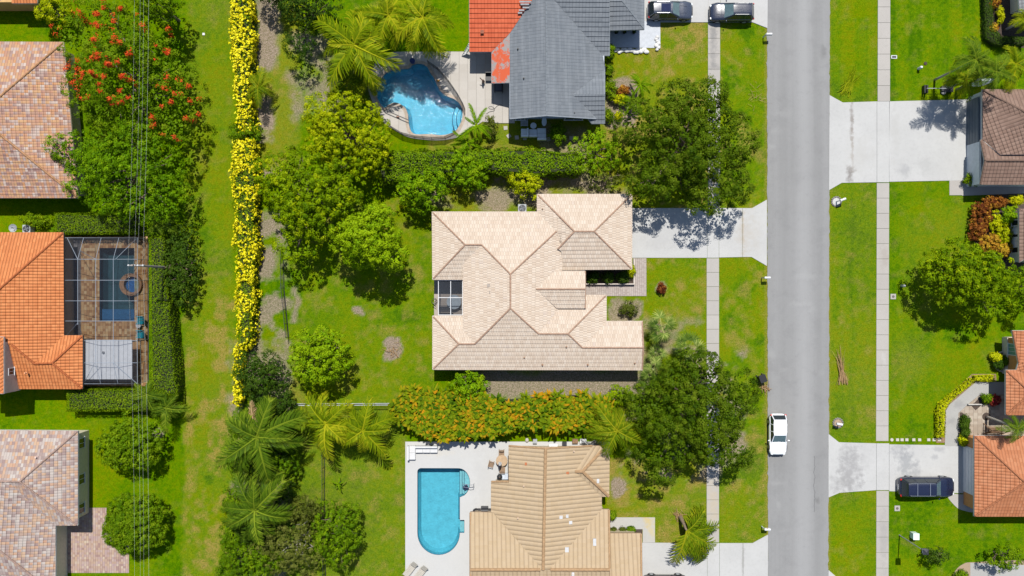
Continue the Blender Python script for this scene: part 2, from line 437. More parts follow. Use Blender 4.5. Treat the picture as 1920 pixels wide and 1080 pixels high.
    me.loops.add(F.size); me.loops.foreach_set('vertex_index', F.ravel().astype(np.int32)); me.polygons.add(len(F))
    me.polygons.foreach_set('loop_start', np.arange(0, F.size, 4, dtype=np.int32)); me.update(calc_edges=True)
    a = me.attributes.new('cover', 'FLOAT_COLOR', 'POINT')
    a.data.foreach_set('color', np.stack([np.clip(dry, 0, 1), np.clip(soil, 0, 1), np.clip(lush, 0, 1), np.ones_like(dry)], -1).astype(np.float32).ravel())
    t = NT('lawn'); at = t.n('Attribute'); at.attribute_name = 'cover'; sp = t.n('SeparateColor'); t.l(at.outputs['Color'], sp.inputs[0]); co = t.obj()
    f1 = t.noise(co, 7, 4, .7); f2 = t.noise(co, 2.2, 5, .65); f3 = t.noise(t.scale(co, (1, 1, 1)), 22, 3, .7)
    lsh = t.math('ADD', sp.outputs[2], t.math('MULTIPLY', t.math('SUBTRACT', f2, .5), 1.5), clamp=True)
    g = t.ramp(lsh, [(0, (.132, .142, .0015)), (.4, (.098, .146, .0008)), (.7, (.066, .132, .0006)), (1, (.034, .094, .0006))])
    dm = t.math('ADD', sp.outputs[0], t.math('MULTIPLY', t.math('SUBTRACT', f1, .5), t.math('MULTIPLY', sp.outputs[0], 3.6)), clamp=True)
    g = t.mix(dm, g, t.mix(f2, (.165, .13, .016), (.23, .175, .055)))
    sm_ = t.math('ADD', sp.outputs[1], t.math('MULTIPLY', t.math('SUBTRACT', f1, .5), t.math('MULTIPLY', sp.outputs[1], 1.6)), clamp=True)
    g = t.mix(sm_, g, t.ramp(f1, [(.2, (.14, .105, .078)), (.5, (.20, .155, .12)), (.8, (.27, .22, .17))]))
    v = t.math('ADD', t.maprange(f3, .3, .7, .55, 1.40), t.math('MULTIPLY', t.math('SUBTRACT', f1, .5), 1.0))
    x_ = t.n('VectorMath', operation='SCALE'); t.l(g, x_.inputs[0]); t.l(v, x_.inputs['Scale'])
    t.bump(t.math('ADD', f3, f1), .7, .05); t.fin(x_.outputs[0], .95, .0)
    me.materials.append(t.m); link('ground', me, None, 'structure')
ground()

# ------------------------------------------------------------------ road, pavements, drives
def road_mat():
    t = NT('asphalt'); co = t.obj(); c = (.188, .187, .184)
    a = t.noise(t.scale(co, (1.1, .025, 1)), 1.0, 6, .7); b = t.noise(co, .55, 6, .65); d = t.noise(co, 26, 3, .8); e = t.noise(co, 4, 4, .7)
    col = t.mix(t.maprange(a, .35, .7, 0, .6), c, (.228, .227, .224)); col = t.mix(t.maprange(b, .5, .75, 0, .6), col, (.142, .140, .140))
    col = t.mix(t.maprange(e, .5, .75, 0, .3), col, (.225, .223, .22)); col = t.mix(t.maprange(d, .35, .7, 0, .35), col, (.135, .134, .134))
    L = (.215, .214, .21); D = (.10, .098, .096)
    col = blotches(t, col, co, [(1470, 212, 20, 9, L, .8), (1446, 275, 10, 7, L, .9), (1455, 245, 24, 6, L, .6), (1515, 518, 24, 8, L, .7), (1500, 570, 26, 6, L, .8), (1525, 580, 12, 7, L, .7), (1446, 665, 8, 10, L, .8), (1472, 693, 8, 5, L, .7), (1538, 698, 7, 7, L, .7), (1462, 906, 26, 5, L, .9), (1461, 948, 4, 9, L, .9), (1470, 996, 8, 4, L, .6), (1544, 100, 7, 14, D, .6), (1532, 938, 6, 6, D, .8), (1540, 130, 8, 30, L, .5), (1460, 870, 22, 40, D, .25), (1500, 300, 50, 120, D, .12), (1480, 780, 40, 60, L, .25)], 1.1)
    sx0 = t.n('SeparateXYZ'); t.l(co, sx0.inputs[0]); wv = t.noise(t.scale(co, (.3, .05, 1)), 1.0, 3)
    for cx, wd, kk, cc in ((1507, .75, .38, (.27, .27, .268)), (1470, .5, .22, (.15, .149, .147)), (1535, .45, .25, (.15, .149, .147))):
        dd = t.math('ABSOLUTE', t.math('SUBTRACT', t.math('ADD', sx0.outputs[0], t.math('MULTIPLY', t.math('SUBTRACT', wv, .5), .6)), G(cx, 0).x)); col = t.mix(t.maprange(dd, wd * .3, wd * 1.5, kk, 0), col, cc)
    # crack running along the lane
    sx = t.n('SeparateXYZ'); t.l(co, sx.inputs[0]); w = t.noise(t.scale(co, (.4, 1, 1)), .8, 4)
    sp2 = t.noise(co, 9, 2, .5); col = t.mix(t.maprange(sp2, .74, .80, 0, .6), col, (.05, .05, .048)); col = t.mix(t.maprange(t.noise(co, 1.6, 6, .75), .55, .75, 0, .35), col, (.135, .133, .13))
    g = G(1527, 0); q = t.math('ABSOLUTE', t.math('SUBTRACT', t.math('ADD', sx.outputs[0], t.math('MULTIPLY', t.math('SUBTRACT', w, .5), .7)), g.x))
    m = t.math('MULTIPLY', t.maprange(q, .015, .05, .55, 0), t.math('MULTIPLY', t.math('LESS_THAN', sx.outputs[1], G(0, 855).y), t.math('GREATER_THAN', sx.outputs[1], G(0, 960).y)))
    col = t.mix(m, col, (.06, .06, .06)); t.bump(d, .3, .01); return t.fin(col, .85, .25)
def strip(name, x0a, x1a, x0b, x1b, y0, y1, z, mat):   # edges at the photo's top and bottom rows, extended along the road
    f = lambda a, b, y: a + (b - a) * y / 1080
    pts = [(f(x0a, x0b, y1), y1), (f(x1a, x1b, y1), y1), (f(x1a, x1b, y0), y0), (f(x0a, x0b, y0), y0)]
    P = PX(pts); out = []; rnd = random.Random(4)
    for i in range(4):
        a = Vector(P[i]); b = Vector(P[(i + 1) % 4]); L = (b - a).length; n = int(L / .35) if L > 20 else 1
        for k in range(n): q = a.lerp(b, k / n); out.append((q.x + (rnd.gauss(0, .028) if n > 1 and k else 0), q.y))
    return sheet(name, [out], z, mat)
strip('road', 1438, 1556, 1440, 1553, -3000, 4000, .012, road_mat())
DG = (.13, .12, .115)
CONC = concrete('drive_concrete', (.365, .362, .352), [
    (1593, 880, 24, 60, (.20, .195, .195), .8), (1580, 905, 30, 20, (.21, .205, .2), .6), (1698, 872, 18, 40, (.20, .205, .21), .8), (1688, 845, 20, 12, (.215, .215, .22), .8), (1715, 890, 12, 30, (.215, .215, .22), .7), (1760, 842, 18, 6, (.235, .235, .24), .7), (1752, 857, 8, 6, (.235, .235, .24), .7),
    (1597, 225, 4, 46, (.15, .13, .115), .75), (1594, 325, 9, 16, (.12, .105, .095), .85), (1598, 280, 3, 50, (.19, .16, .13), .6), (1695, 320, 14, 14, (.24, .24, .24), .7), (1735, 310, 20, 20, (.28, .28, .27), .6), (1680, 250, 10, 60, (.30, .295, .28), .5),
    (1393, 430, 3, 46, (.28, .22, .15), .7), (1396, 440, 16, 40, (.30, .27, .23), .45), (1393, 1050, 3, 40, (.22, .21, .2), .7), (1240, 455, 50, 16, (.30, .295, .29), .5), (1610, 290, 30, 40, (.31, .30, .28), .4), (1770, 230, 30, 30, (.31, .305, .29), .35), (1620, 860, 16, 30, (.27, .265, .26), .4), (1415, 440, 14, 40, (.31, .29, .26), .4), (1260, 430, 50, 30, (.31, .31, .31), .35), (1290, 1050, 30, 20, (.30, .295, .285), .4), (1220, 60, 20, 30, (.33, .33, .34), .4)], .34)
def slabs(name, xa, xb, ys, z, mat, dx=0.0, jl=.015):
    """pavement of separate concrete slabs with open joints"""
    m = MB()
    for y0, y1 in zip(ys[:-1], ys[1:]):
        a = G(xa + dx * y1, y1); b = G(xb + dx * y0, y0); m.box(a.x, a.y + jl, z - .12, b.x, b.y - jl, z)
    return m.obj(name, mat, kind='structure')
def steps(a, b, d, sd=1):
    g = rng_(sd); n = max(1, round((b - a) / d)); return [a + (b - a) * i / n for i in range(n + 1)]
PAVE = concrete('pavement_concrete', (.325, .305, .28), [(1337, 90, 9, 40, (.17, .165, .16), .7), (1338, 60, 8, 20, (.17, .165, .16), .7), (1338, 125, 12, 8, (.16, .155, .15), .6), (1657, 480, 11, 26, (.25, .225, .2), .7), (1657, 1010, 9, 60, (.22, .21, .2), .6), (1657, 675, 6, 12, (.34, .33, .31), .7), (1338, 950, 12, 60, (.34, .285, .20), .6)], .3, True)
slabs('pavement', 1327.5, 1350, steps(-400, 42, 30) , .03, PAVE)
slabs('pavement', 1327.5, 1350, steps(43, 390, 29), .03, PAVE)
slabs('pavement', 1325, 1348, steps(484, 1017, 26.5), .03, PAVE)
slabs('pavement', 1646, 1669, steps(-400, 190, 29), .03, PAVE, -.003)
slabs('pavement', 1645, 1668, steps(343, 827, 28.5), .03, PAVE, -.003)
slabs('pavement', 1646, 1669, steps(920, 1500, 29), .03, PAVE, -.003)
def drive(pieces, z=.034, mat=CONC):
    m = MB()
    for p in pieces:
        q = PX(p); q = q if area_sign(q) > 0 else q[::-1]; m.prism(offset_poly(q, -.012), z - .12, z)
    return m.obj('driveway', mat, kind='structure')
drive([[(1180, 390), (1326, 390), (1326, 483.5), (1180, 483.5)], [(1326, 390), (1348, 390), (1348, 483.5), (1326, 483.5)], [(1348, 390), (1392, 390), (1392, 482), (1348, 483)], [(1392, 390), (1410, 390), (1438, 374), (1438, 499), (1409, 482), (1392, 482)]])
drive([[(1200, -60), (1328, -60), (1328, 42), (1200, 42)], [(1328, -60), (1351, -60), (1351, 42), (1328, 42)], [(1351, -60), (1440, -60), (1439, 53), (1411, 42), (1351, 42)]])
drive([[(1190, 1017), (1326, 1018), (1326, 1140), (1190, 1140)], [(1326, 1018), (1349, 1018), (1349, 1140), (1326, 1140)], [(1349, 1018), (1393, 1018), (1393, 1140), (1349, 1140)], [(1393, 1018), (1411, 1018), (1440, 1002), (1440, 1140), (1393, 1140)]])
drive([[(1555, 178), (1580, 192), (1644, 190), (1644, 342), (1578, 343), (1554, 357)], [(1644, 190), (1668, 190), (1667, 342), (1644, 342)], [(1667, 190), (1822, 186), (1822, 338), (1667, 341)]])
drive([[(1553, 813), (1573, 829), (1643, 831), (1643, 919), (1574, 924), (1553, 933)], [(1643, 831), (1667, 831), (1667, 919), (1643, 919)], [(1667, 833), (1810, 835), (1810, 925), (1667, 921)]])
drive([[(1553, 1068), (1578, 1090), (1553, 1110)]])
sheet('path', [PX([(1780, 338), (1804, 338), (1804, 366), (1780, 366)]), PX([(1804, 344), (1935, 344), (1935, 362), (1804, 367)])], .03, concrete('path_concrete', (.30, .28, .26)), skirt=.1)
PINK = tile_roof('paver', [(0, (.40, .33, .29)), (.5, (.46, .39, .35)), (1, (.52, .45, .40))], .22, .12, 0, .2, (.45, .4, .35), (.25, .2, .18), .06, .5, dim=.62)
def paved(name, polys, z, mat, holes=(), skirt=.1):
    o = sheet(name, polys, z, mat, holes, skirt=skirt); me = o.data; l = me.uv_layers.new(name='UVMap')
    co = np.empty(len(me.vertices) * 3, np.float32); me.vertices.foreach_get('co', co); co = co.reshape(-1, 3)
    li = np.empty(len(me.loops), np.int32); me.loops.foreach_get('vertex_index', li); l.data.foreach_set('uv', co[li, :2].ravel() + 100); return o
paved('path', [PX([(1187, 484), (1212, 484), (1212, 555), (1095, 555), (1095, 534), (1188, 534)])], .035, PINK)
PAT = tile_roof('patio_paver', [(0, (.30, .19, .17)), (.35, (.44, .31, .22)), (.7, (.38, .27, .26)), (1, (.50, .40, .30))], .24, .24, 0, .15, (.4, .33, .28), (.2, .15, .14), .07, .5, dim=.72)
paved('patio', [PX([(104, 952), (200, 952), (200, 975), (242, 975), (242, 1074), (104, 1074)])], .035, PAT)
sheet('path', [PX([(1135, 970), (1228, 970), (1228, 1017), (1205, 1017), (1205, 992), (1135, 992)])], .036, concrete('walk_concrete', (.345, .335, .31), [(1215, 975, 12, 12, (.40, .30, .10), .8), (1222, 995, 8, 16, (.40, .32, .14), .6)]), skirt=.1)
sheet('planting_bed', [PX([(1098, 506), (1189, 506), (1189, 532), (1098, 532)])], .03, SOIL, skirt=.05)
sheet('planting_bed', [PX([(1135, 992), (1204, 992), (1204, 1017), (1135, 1017)])], .028, SOIL, skirt=.05)
sheet('planting_bed', [catmull(PX([(1836, 400), (1845, 372), (1880, 362), (1925, 362), (1925, 500), (1890, 510), (1850, 470), (1822, 445)]), 5)], .012, SOIL)
sheet('planting_bed', [PX([(1845, -60), (1845, 70), (1862, 86), (1925, 90), (1925, -60)])], .012, SOIL)
# curved front walk and courtyard of the orange tiled house on the right
WC = concrete('front_walk_concrete', (.29, .285, .27), [(1783, 792, 14, 10, (.19, .185, .18), .6), (1800, 758, 12, 9, (.19, .185, .18), .6)], .3)
wz = lambda l: PX(zp(l, 1750, 600, 4.695))
sheet('path', [wz([(100, 1110), (108, 800), (140, 745), (370, 548), (660, 545), (660, 655), (410, 655), (310, 735), (218, 820), (218, 1110)])], .036, WC, skirt=.1)
COURT = tile_roof('courtyard_stone', [(0, (.36, .29, .22)), (.5, (.45, .37, .29)), (1, (.53, .46, .37))], .45, .3, 0, .25, (.35, .3, .25), (.25, .2, .16), .04, .5, dim=.62)
paved('courtyard', [wz([(219, 820), (311, 736), (411, 656), (800, 656), (800, 1040), (219, 1040)])], .033, COURT)
sheet('planting_bed', [wz([(350, 735), (410, 680), (485, 665), (590, 665), (590, 740), (430, 742), (370, 795), (320, 740)]), wz([(230, 815), (250, 812), (320, 870), (310, 1060), (230, 1060)])], .042, SOIL)
sheet('planting_bed', [wz([(25, 770), (120, 670), (340, 475), (550, 475), (555, 545), (370, 548), (140, 745), (106, 800), (100, 1080), (25, 1080)])], .02, plain('bark_bed', (.20, .13, .08), .95, .35, 9, bump=.6))
sheet('path', [catmull(PX([(1785, 1090), (1790, 1072), (1805, 1058), (1830, 1054), (1940, 1056), (1940, 1120), (1785, 1120)]), 5)], .03, concrete('bed_gravel', (.28, .21, .14), (), .4, False, .6), skirt=.05)
sheet('path', [PX([(1819, 1055), (1935, 1060), (1935, 1082), (1819, 1082)])], .04, WC, skirt=.04)
sheet('path', [catmull(PX([(1776, 927), (1806, 927), (1830, 925), (1830, 958), (1806, 957), (1790, 948)]), 5)], .03, PAVE, skirt=.08)
# gray house entry terrace
ENTRY = plain('entry_paint', (.34, .36, .39), .6, .1)
sheet('path', [PX([(1140, 40), (1238, 40), (1238, 88), (1225, 90), (1140, 89)])], .045, ENTRY, skirt=.12)

# ------------------------------------------------------------------ pools
DECKA = tile_roof('pool_deck_tile', [(0, (.50, .46, .41)), (1, (.56, .52, .47))], .9, .9, 0, .18, (.46, .42, .37), (.40, .36, .32), .02, dim=.64)
rot45 = 1
deckA_out = catmull(PX([(712, 106), (735, 98), (800, 97), (870, 97)]), 4, False) + PX([(885, 97), (965, 97), (965, 231), (925, 231), (905, 228)]) + catmull(PX([(886, 240), (862, 256), (830, 263), (795, 262), (765, 257), (738, 243), (716, 226), (700, 195), (690, 162), (696, 130)]), 4, False)
paved('pool_deck', [deckA_out], .05, DECKA, [offset_poly(POOL_A, .32)], .2)
DECKB = concrete('white_pool_deck', (.385, .382, .372), [(905, 900, 25, 60, (.32, .315, .305), .4), (820, 850, 40, 6, (.40, .36, .29), .3)], .16)
sheet('pool_deck', [PX([(760, 828), (1143, 828), (1143, 842), (1000, 842), (1000, 1120), (760, 1120)])], .05, DECKB, [offset_poly(POOL_B, .02)], skirt=.2)
TRAV = tile_roof('travertine', [(0, (.24, .11, .04)), (.4, (.37, .21, .09)), (.8, (.45, .29, .14)), (1, (.50, .37, .21))], .28, .28, 0, .2, (.3, .2, .12), (.2, .12, .07), .04, .5, dim=1.05)
paved('pool_deck', [PX([(121, 443), (277, 443), (277, 724), (150, 724), (150, 640), (121, 640)])], .05, TRAV, [POOL_C], .2)
BASIN = plain('pool_plaster', (.088, .30, .41), .7, .12, 1.2)
BASINB = plain('aqua_pool_plaster', (.075, .295, .375), .7, .12, 1.5)
BASINC = plain('teal_pool_plaster', (.035, .085, .105), .7, .2, 2)
COPING = plain('stone_coping', (.28, .23, .18), .8, .25, 3); COPB = plain('white_coping', (.38, .38, .37), .7, .1)
def pool(label, P, depth, basin, water, coping, cw, tile, extra=None):
    c = np.mean(np.array(P), 0); r = thing('swimming_pool', label, 'pool', (c[0], c[1], 0))
    if area_sign(P) < 0: P = P[::-1]
    n = len(P); Q = offset_poly(P, -.25); top = [(x, y, .04) for x, y in P]; mid = [(x, y, -depth * .55) for x, y in P]; bot = [(x, y, -depth) for x, y in Q]
    m = MB(); v = top + mid + bot
    f = [(i, n + i, n + (i + 1) % n, (i + 1) % n) for i in range(n)] + [(n + i, 2 * n + i, 2 * n + (i + 1) % n, n + (i + 1) % n) for i in range(n)]
    m.add(v, f); m.obj('basin', basin, r)
    fl = sheet('floor', [Q], -depth, basin, parent=r)
    m = MB(); m.add([(x, y, .045) for x, y in offset_poly(P, -.006)] + [(x, y, -.2) for x, y in offset_poly(P, -.006)], [(i, n + i, n + (i + 1) % n, (i + 1) % n) for i in range(n)]); m.obj('waterline_tile', tile, r)
    sheet('water', [offset_poly(P, -.01)], -.06, water, parent=r)
    if cw: sheet('coping', [offset_poly(P, cw)], .062, coping, [P], parent=r, skirt=.05)
    return r
TILEB = plain('blue_waterline_tile', (.05, .17, .26), .3, .3, 12)
WA = water_mat('pool_water', (.80, .95, .98), .25, 3.0)
pa = pool('freeform blue pool with cream curving deck beside the grey and orange roofed house', POOL_A, 1.35, BASIN, WA, COPING, .33, TILEB)
WB = water_mat('aqua_pool_water', (.80, .95, .97), .18, 5)
pb = pool('aqua pool with one rounded end on the white deck by the tan tiled house', POOL_B, 1.3, BASINB, WB, COPB, 0, TILEB)
WCt = water_mat('teal_pool_water', (.75, .9, .93), .18, 3)
pc = pool('dark rectangular pool under the screened cage of the orange tiled house', POOL_C, 1.3, BASINC, WCt, TRAV, 0, TILEB)
STEP = plain('pool_step', (.17, .33, .36), .7, .06); BLUETRIM = plain('blue_trim_tile', (.02, .05, .10), .3, .2)
# steps inside the pools (parts of their pools)
m = MB(); ms = MB()
cA = Vector(G(878, 225)[:2] + (0,)) if False else G(884, 222)
for k, (rr, z) in enumerate(((2.05, -.85), (1.6, -.55), (1.15, -.28))):
    pts = [(cA.x + rr * math.cos(R(a)), cA.y + rr * 1.12 * math.sin(R(a)), z) for a in range(110, 251, 10)]
    inn = offset_poly(POOL_A, -.02); pts = [p for p in pts if inside(inn, np.array([p[0]]), np.array([p[1]]))[0]]
    if len(pts) > 2:
        ms.tube([(p[0], p[1], z + .012) for p in pts], .028, 4)
        ctr = G(876, 218)
        m.prism([(p[0], p[1]) for p in pts][::-1] + [(ctr.x, ctr.y)] if area_sign([(p[0], p[1]) for p in pts][::-1] + [(ctr.x, ctr.y)]) > 0 else [(p[0], p[1]) for p in pts] + [(ctr.x, ctr.y)], -1.35, z)
m.obj('steps', BASIN, pa); ms.obj('step_edge', BLUETRIM, pa)
m = MB(); ms = MB()
for k, (w, z) in enumerate(((-1, -.7), (4.0, -.42), (8.5, -.18))):
    q = [(862 + w, 930 - k * 3)] + [(860 + 20.6 * math.cos(R(a)), 905 - 26.6 * math.sin(R(a))) for a in range(-60, 91, 10) if 860 + 20.6 * math.cos(R(a)) > 862 + w] + [(862 + w, 880 + k * 1.5)]
    q = PX(q); q = q if area_sign(q) > 0 else q[::-1]; m.prism(q, -1.3, z)
    a = G(862 + w, 929 - k * 3); b = G(862 + w, 881 + k * 1.5); ms.tube([(a.x, a.y, z + .01), (b.x, b.y, z + .01)], .022, 4)
q = rect(862.2, 975.2, 870.2, 998.4); m.prism(q, -1.3, -.4)
m.obj('steps', STEP, pb); ms.obj('step_edge', BLUETRIM, pb)
m = MB(); m.prism(rect(187.3, 580, 252.2, 601.7), -1.3, -.45); m.obj('steps', plain('blue_shelf', (.035, .13, .28), .6, .15), pc)
# raised round spa at the edge of the caged pool
g = G(248, 533.5); sp_ = thing('spa', 'raised round brown stone spa overlapping the edge of the caged pool', 'spa', g)
m = MB(); ro, ri = 1.16, .82
vs = []; N = 36
for r_, z_ in ((ro, -.3), (ro, .42), (ri, .42), (ri, -.1)):
    vs += [(g.x + r_ * math.cos(2 * math.pi * i / N) + (.12 if r_ == ri else 0), g.y + r_ * math.sin(2 * math.pi * i / N), z_) for i in range(N)]
fs = [(k * N + i, k * N + (i + 1) % N, (k + 1) * N + (i + 1) % N, (k + 1) * N + i) for k in range(3) for i in range(N)]
m.add(vs, fs); o = m.obj('rim', plain('spa_stone', (.27, .15, .08), .7, .35, 6), sp_)
circ = [(g.x + .12 + .83 * math.cos(2 * math.pi * i / N), g.y + .83 * math.sin(2 * math.pi * i / N)) for i in range(N)]
sheet('floor', [circ], -.05, plain('spa_plaster', (.04, .14, .32), .6, .3, 5), parent=sp_); sheet('water', [circ], .28, water_mat('spa_water', (.7, .88, 1), .4, 4), parent=sp_)
# ------------------------------------------------------------------ houses
def clip(poly, axis, lo, hi):
    def half(P, sgn, c):
        out = []
        for i in range(len(P)):
            a = P[i]; b = P[(i + 1) % len(P)]; da = sgn * (a[axis] - c); db = sgn * (b[axis] - c)
            if da >= 0: out.append(a)
            if (da > 0 and db < 0) or (da < 0 and db > 0):
                t = da / (da - db); out.append(tuple(a[k] + (b[k] - a[k]) * t for k in range(2)))
        return out
    P = half(poly, 1, lo)
    return half(P, -1, hi) if len(P) > 2 else []

def roof(parent, faces, mats, row=.36, step=.045, name='roof', fascia=.2, fmat=None, down=None):
    """tiled planes: every course is a tilted strip with a real drop at its lower edge"""
    V = []; F = []; UV = []; MI = []; E = {}
    rnd = random.Random(len(faces))
    for fc in faces:
        mi = 0
        if isinstance(fc[-1], int): mi = fc[-1]; fc = fc[:-1]
        P = [G(*p) for p in fc]
        nrm = Vector((0, 0, 0))
        for i in range(len(P)):
            a, b = P[i], P[(i + 1) % len(P)]; nrm += Vector(((a.y - b.y) * (a.z + b.z), (a.z - b.z) * (a.x + b.x), (a.x - b.x) * (a.y + b.y)))
        if nrm.z < 0: nrm = -nrm; P = P[::-1]
        nrm.normalize(); c = sum(P, Vector()) / len(P)
        up = Vector((-nrm.x, -nrm.y, 0)); up = up.normalized() if up.length > 1e-4 else Vector((0, 1, 0))
        v = (up - nrm * up.dot(nrm)).normalized(); u = v.cross(nrm)
        for i in range(len(P)):
            k = tuple(sorted((tuple(round(x, 2) for x in P[i]), tuple(round(x, 2) for x in P[(i + 1) % len(P)])))); E.setdefault(k, []).append((P[i], P[(i + 1) % len(P)]))
        pl = [((p - c).dot(u), (p - c).dot(v)) for p in P]; dev = [(p - c).dot(nrm) for p in P]
        # plane the polygon: underlay keeps exact corners
        n0 = len(V); V += [tuple(p - Vector((0, 0, .03))) for p in P]; F.append(tuple(range(n0, n0 + len(P)))); UV += [(a + 50, b + 50) for a, b in pl]; MI.append(mi)
        v0 = min(b for a, b in pl); v1 = max(b for a, b in pl); k = 0
        while v0 + k * row < v1 - 1e-4:
            lo = v0 + k * row; hi = lo + row; Q = clip(pl, 1, lo, hi)
            if len(Q) > 2 and abs(area_sign(Q)) > 1e-4:
                # corner deviations are spread so that non-planar corners still meet
                def pos(q, off):
                    w = [1 / (((q[0] - a) ** 2 + (q[1] - b) ** 2) + 1e-3) for a, b in pl]; d = sum(x * y for x, y in zip(w, dev)) / sum(w)
                    return c + u * q[0] + v * q[1] + nrm * (d + off)
                n0 = len(V)
                for q in Q: V.append(tuple(pos(q, .012 + step * (1 - (q[1] - lo) / row)))); UV.append((q[0] + 50, lo + 50 + (q[1] - lo) * .98 + .002))
                F.append(tuple(range(n0, n0 + len(Q)))); MI.append(mi)
                low = [i for i in range(len(Q)) if abs(Q[i][1] - lo) < 1e-5 and abs(Q[(i + 1) % len(Q)][1] - lo) < 1e-5]
                for i in low:
                    a, b = Q[i], Q[(i + 1) % len(Q)]; n0 = len(V)
                    V += [tuple(pos(a, .012 + step)), tuple(pos(b, .012 + step)), tuple(pos(b, -.02)), tuple(pos(a, -.02))]
                    UV += [(a[0] + 50, lo + 50.002), (b[0] + 50, lo + 50.002), (b[0] + 50, lo + 50.001), (a[0] + 50, lo + 50.001)]; F.append((n0, n0 + 1, n0 + 2, n0 + 3)[::-1]); MI.append(mi)
            k += 1
    o = obj(name, V, F, mats, parent, mi=MI, uv=None)
    l = o.data.uv_layers.new(name='UVMap'); uva = np.array([UV[i] for f in F for i in f], np.float32); l.data.foreach_set('uv', uva.ravel())
    if fascia:
        m = MB()
        for k, es in E.items():
            if len(es) == 1:
                a, b = es[0]; d = Vector((0, 0, fascia)); e = (b - a); nn = Vector((e.y, -e.x, 0)); nn = nn.normalized() * .025 if nn.length > 1e-6 else nn
                m.add([a + nn, b + nn, b + nn - d, a + nn - d, a, b, b - d, a - d], [(0, 1, 2, 3), (4, 5, 1, 0), (3, 2, 6, 7)])
        if m.v: m.obj('fascia', fmat or BROWNTRIM, parent)
    return o

def ridges(parent, lines, mat, r=.13, seg=.42, lift=.05):
    for ln in lines:
        m = MB(); P = [G(*p) for p in ln]
        for a, b in zip(P[:-1], P[1:]):
            L = (b - a).length; n = max(1, round(L / seg))
            for i in range(n):
                p = a.lerp(b, i / n); q = a.lerp(b, min(1, (i + 1.12) / n)); z = Vector((0, 0, lift))
                m.tube([p + z, q + z + Vector((0, 0, .015))], [r * .88, r * 1.08], 7)
        m.obj('ridge_cap', mat, parent)

def walls(parent, eaves, h, mat, inset=.45, z0=-.1, name='wall', soffit=True, smat=None):
    """eaves: outline in photo pixels seen at eave height h"""
    P = [tuple(G(x, y, h))[:2] for x, y in eaves]
    if area_sign(P) < 0: P = P[::-1]
    Q = offset_poly(P, -inset); m = MB(); n = len(Q)
    m.add([(x, y, z0) for x, y in Q] + [(x, y, h - .06) for x, y in Q], [(i, (i + 1) % n, n + (i + 1) % n, n + i) for i in range(n)])
    m.obj(name, mat, parent)
    if soffit: sheet('soffit', [offset_poly(P, -.03)], h - .19, smat or TERRAWHITE, parent=parent)
    return Q

def vents(parent, pts, mat, r=.07, h=.3, name='vent_pipe'):
    for px, py, z in pts:
        g = G(px, py, z); m = MB(); m.cyl(g, r, z - .1, z + h, 8); m.cyl(g, r * 1.5, z - .05, z + .06, 8); m.obj(name, mat, parent)

def window(parent, a, b, z0, z1, out, frame=WHITE, glass=GLASS, name='window', mull=1):
    """a, b: wall foot points (world xy) of the window's ends; out: outward unit normal"""
    a = Vector((*a[:2], 0)); b = Vector((*b[:2], 0)); o = Vector((*out, 0)); e = (b - a).normalized(); m = MB(); t = .07
    def bar(p, q, za, zb, d0, d1):
        v = [p + o * d0, q + o * d0, q + o * d1, p + o * d1]; v = [(x.x, x.y, za) for x in v] + [(x.x, x.y, zb) for x in v]
        m.add(v, [(0, 1, 2, 3), (7, 6, 5, 4), (0, 4, 5, 1), (1, 5, 6, 2), (2, 6, 7, 3), (3, 7, 4, 0)])
    bar(a, a + e * t, z0, z1, -.02, .06); bar(b - e * t, b, z0, z1, -.02, .06); bar(a + e * t, b - e * t, z1 - t, z1, -.02, .06); bar(a - e * .06, b + e * .06, z0 - .06, z0, -.02, .10)
    for k in range(mull): c = a.lerp(b, (k + 1) / (mull + 1)); bar(c - e * .02, c + e * .02, z0, z1 - t, -.02, .05)
    w = m.obj(name, frame, parent)
    m = MB(); v = [a + e * t + o * .02, b - e * t + o * .02]; m.add([(v[0].x, v[0].y, z0), (v[1].x, v[1].y, z0), (v[1].x, v[1].y, z1 - t), (v[0].x, v[0].y, z1 - t)], [(0, 1, 2, 3)])
    m.obj('pane', glass, w); return w

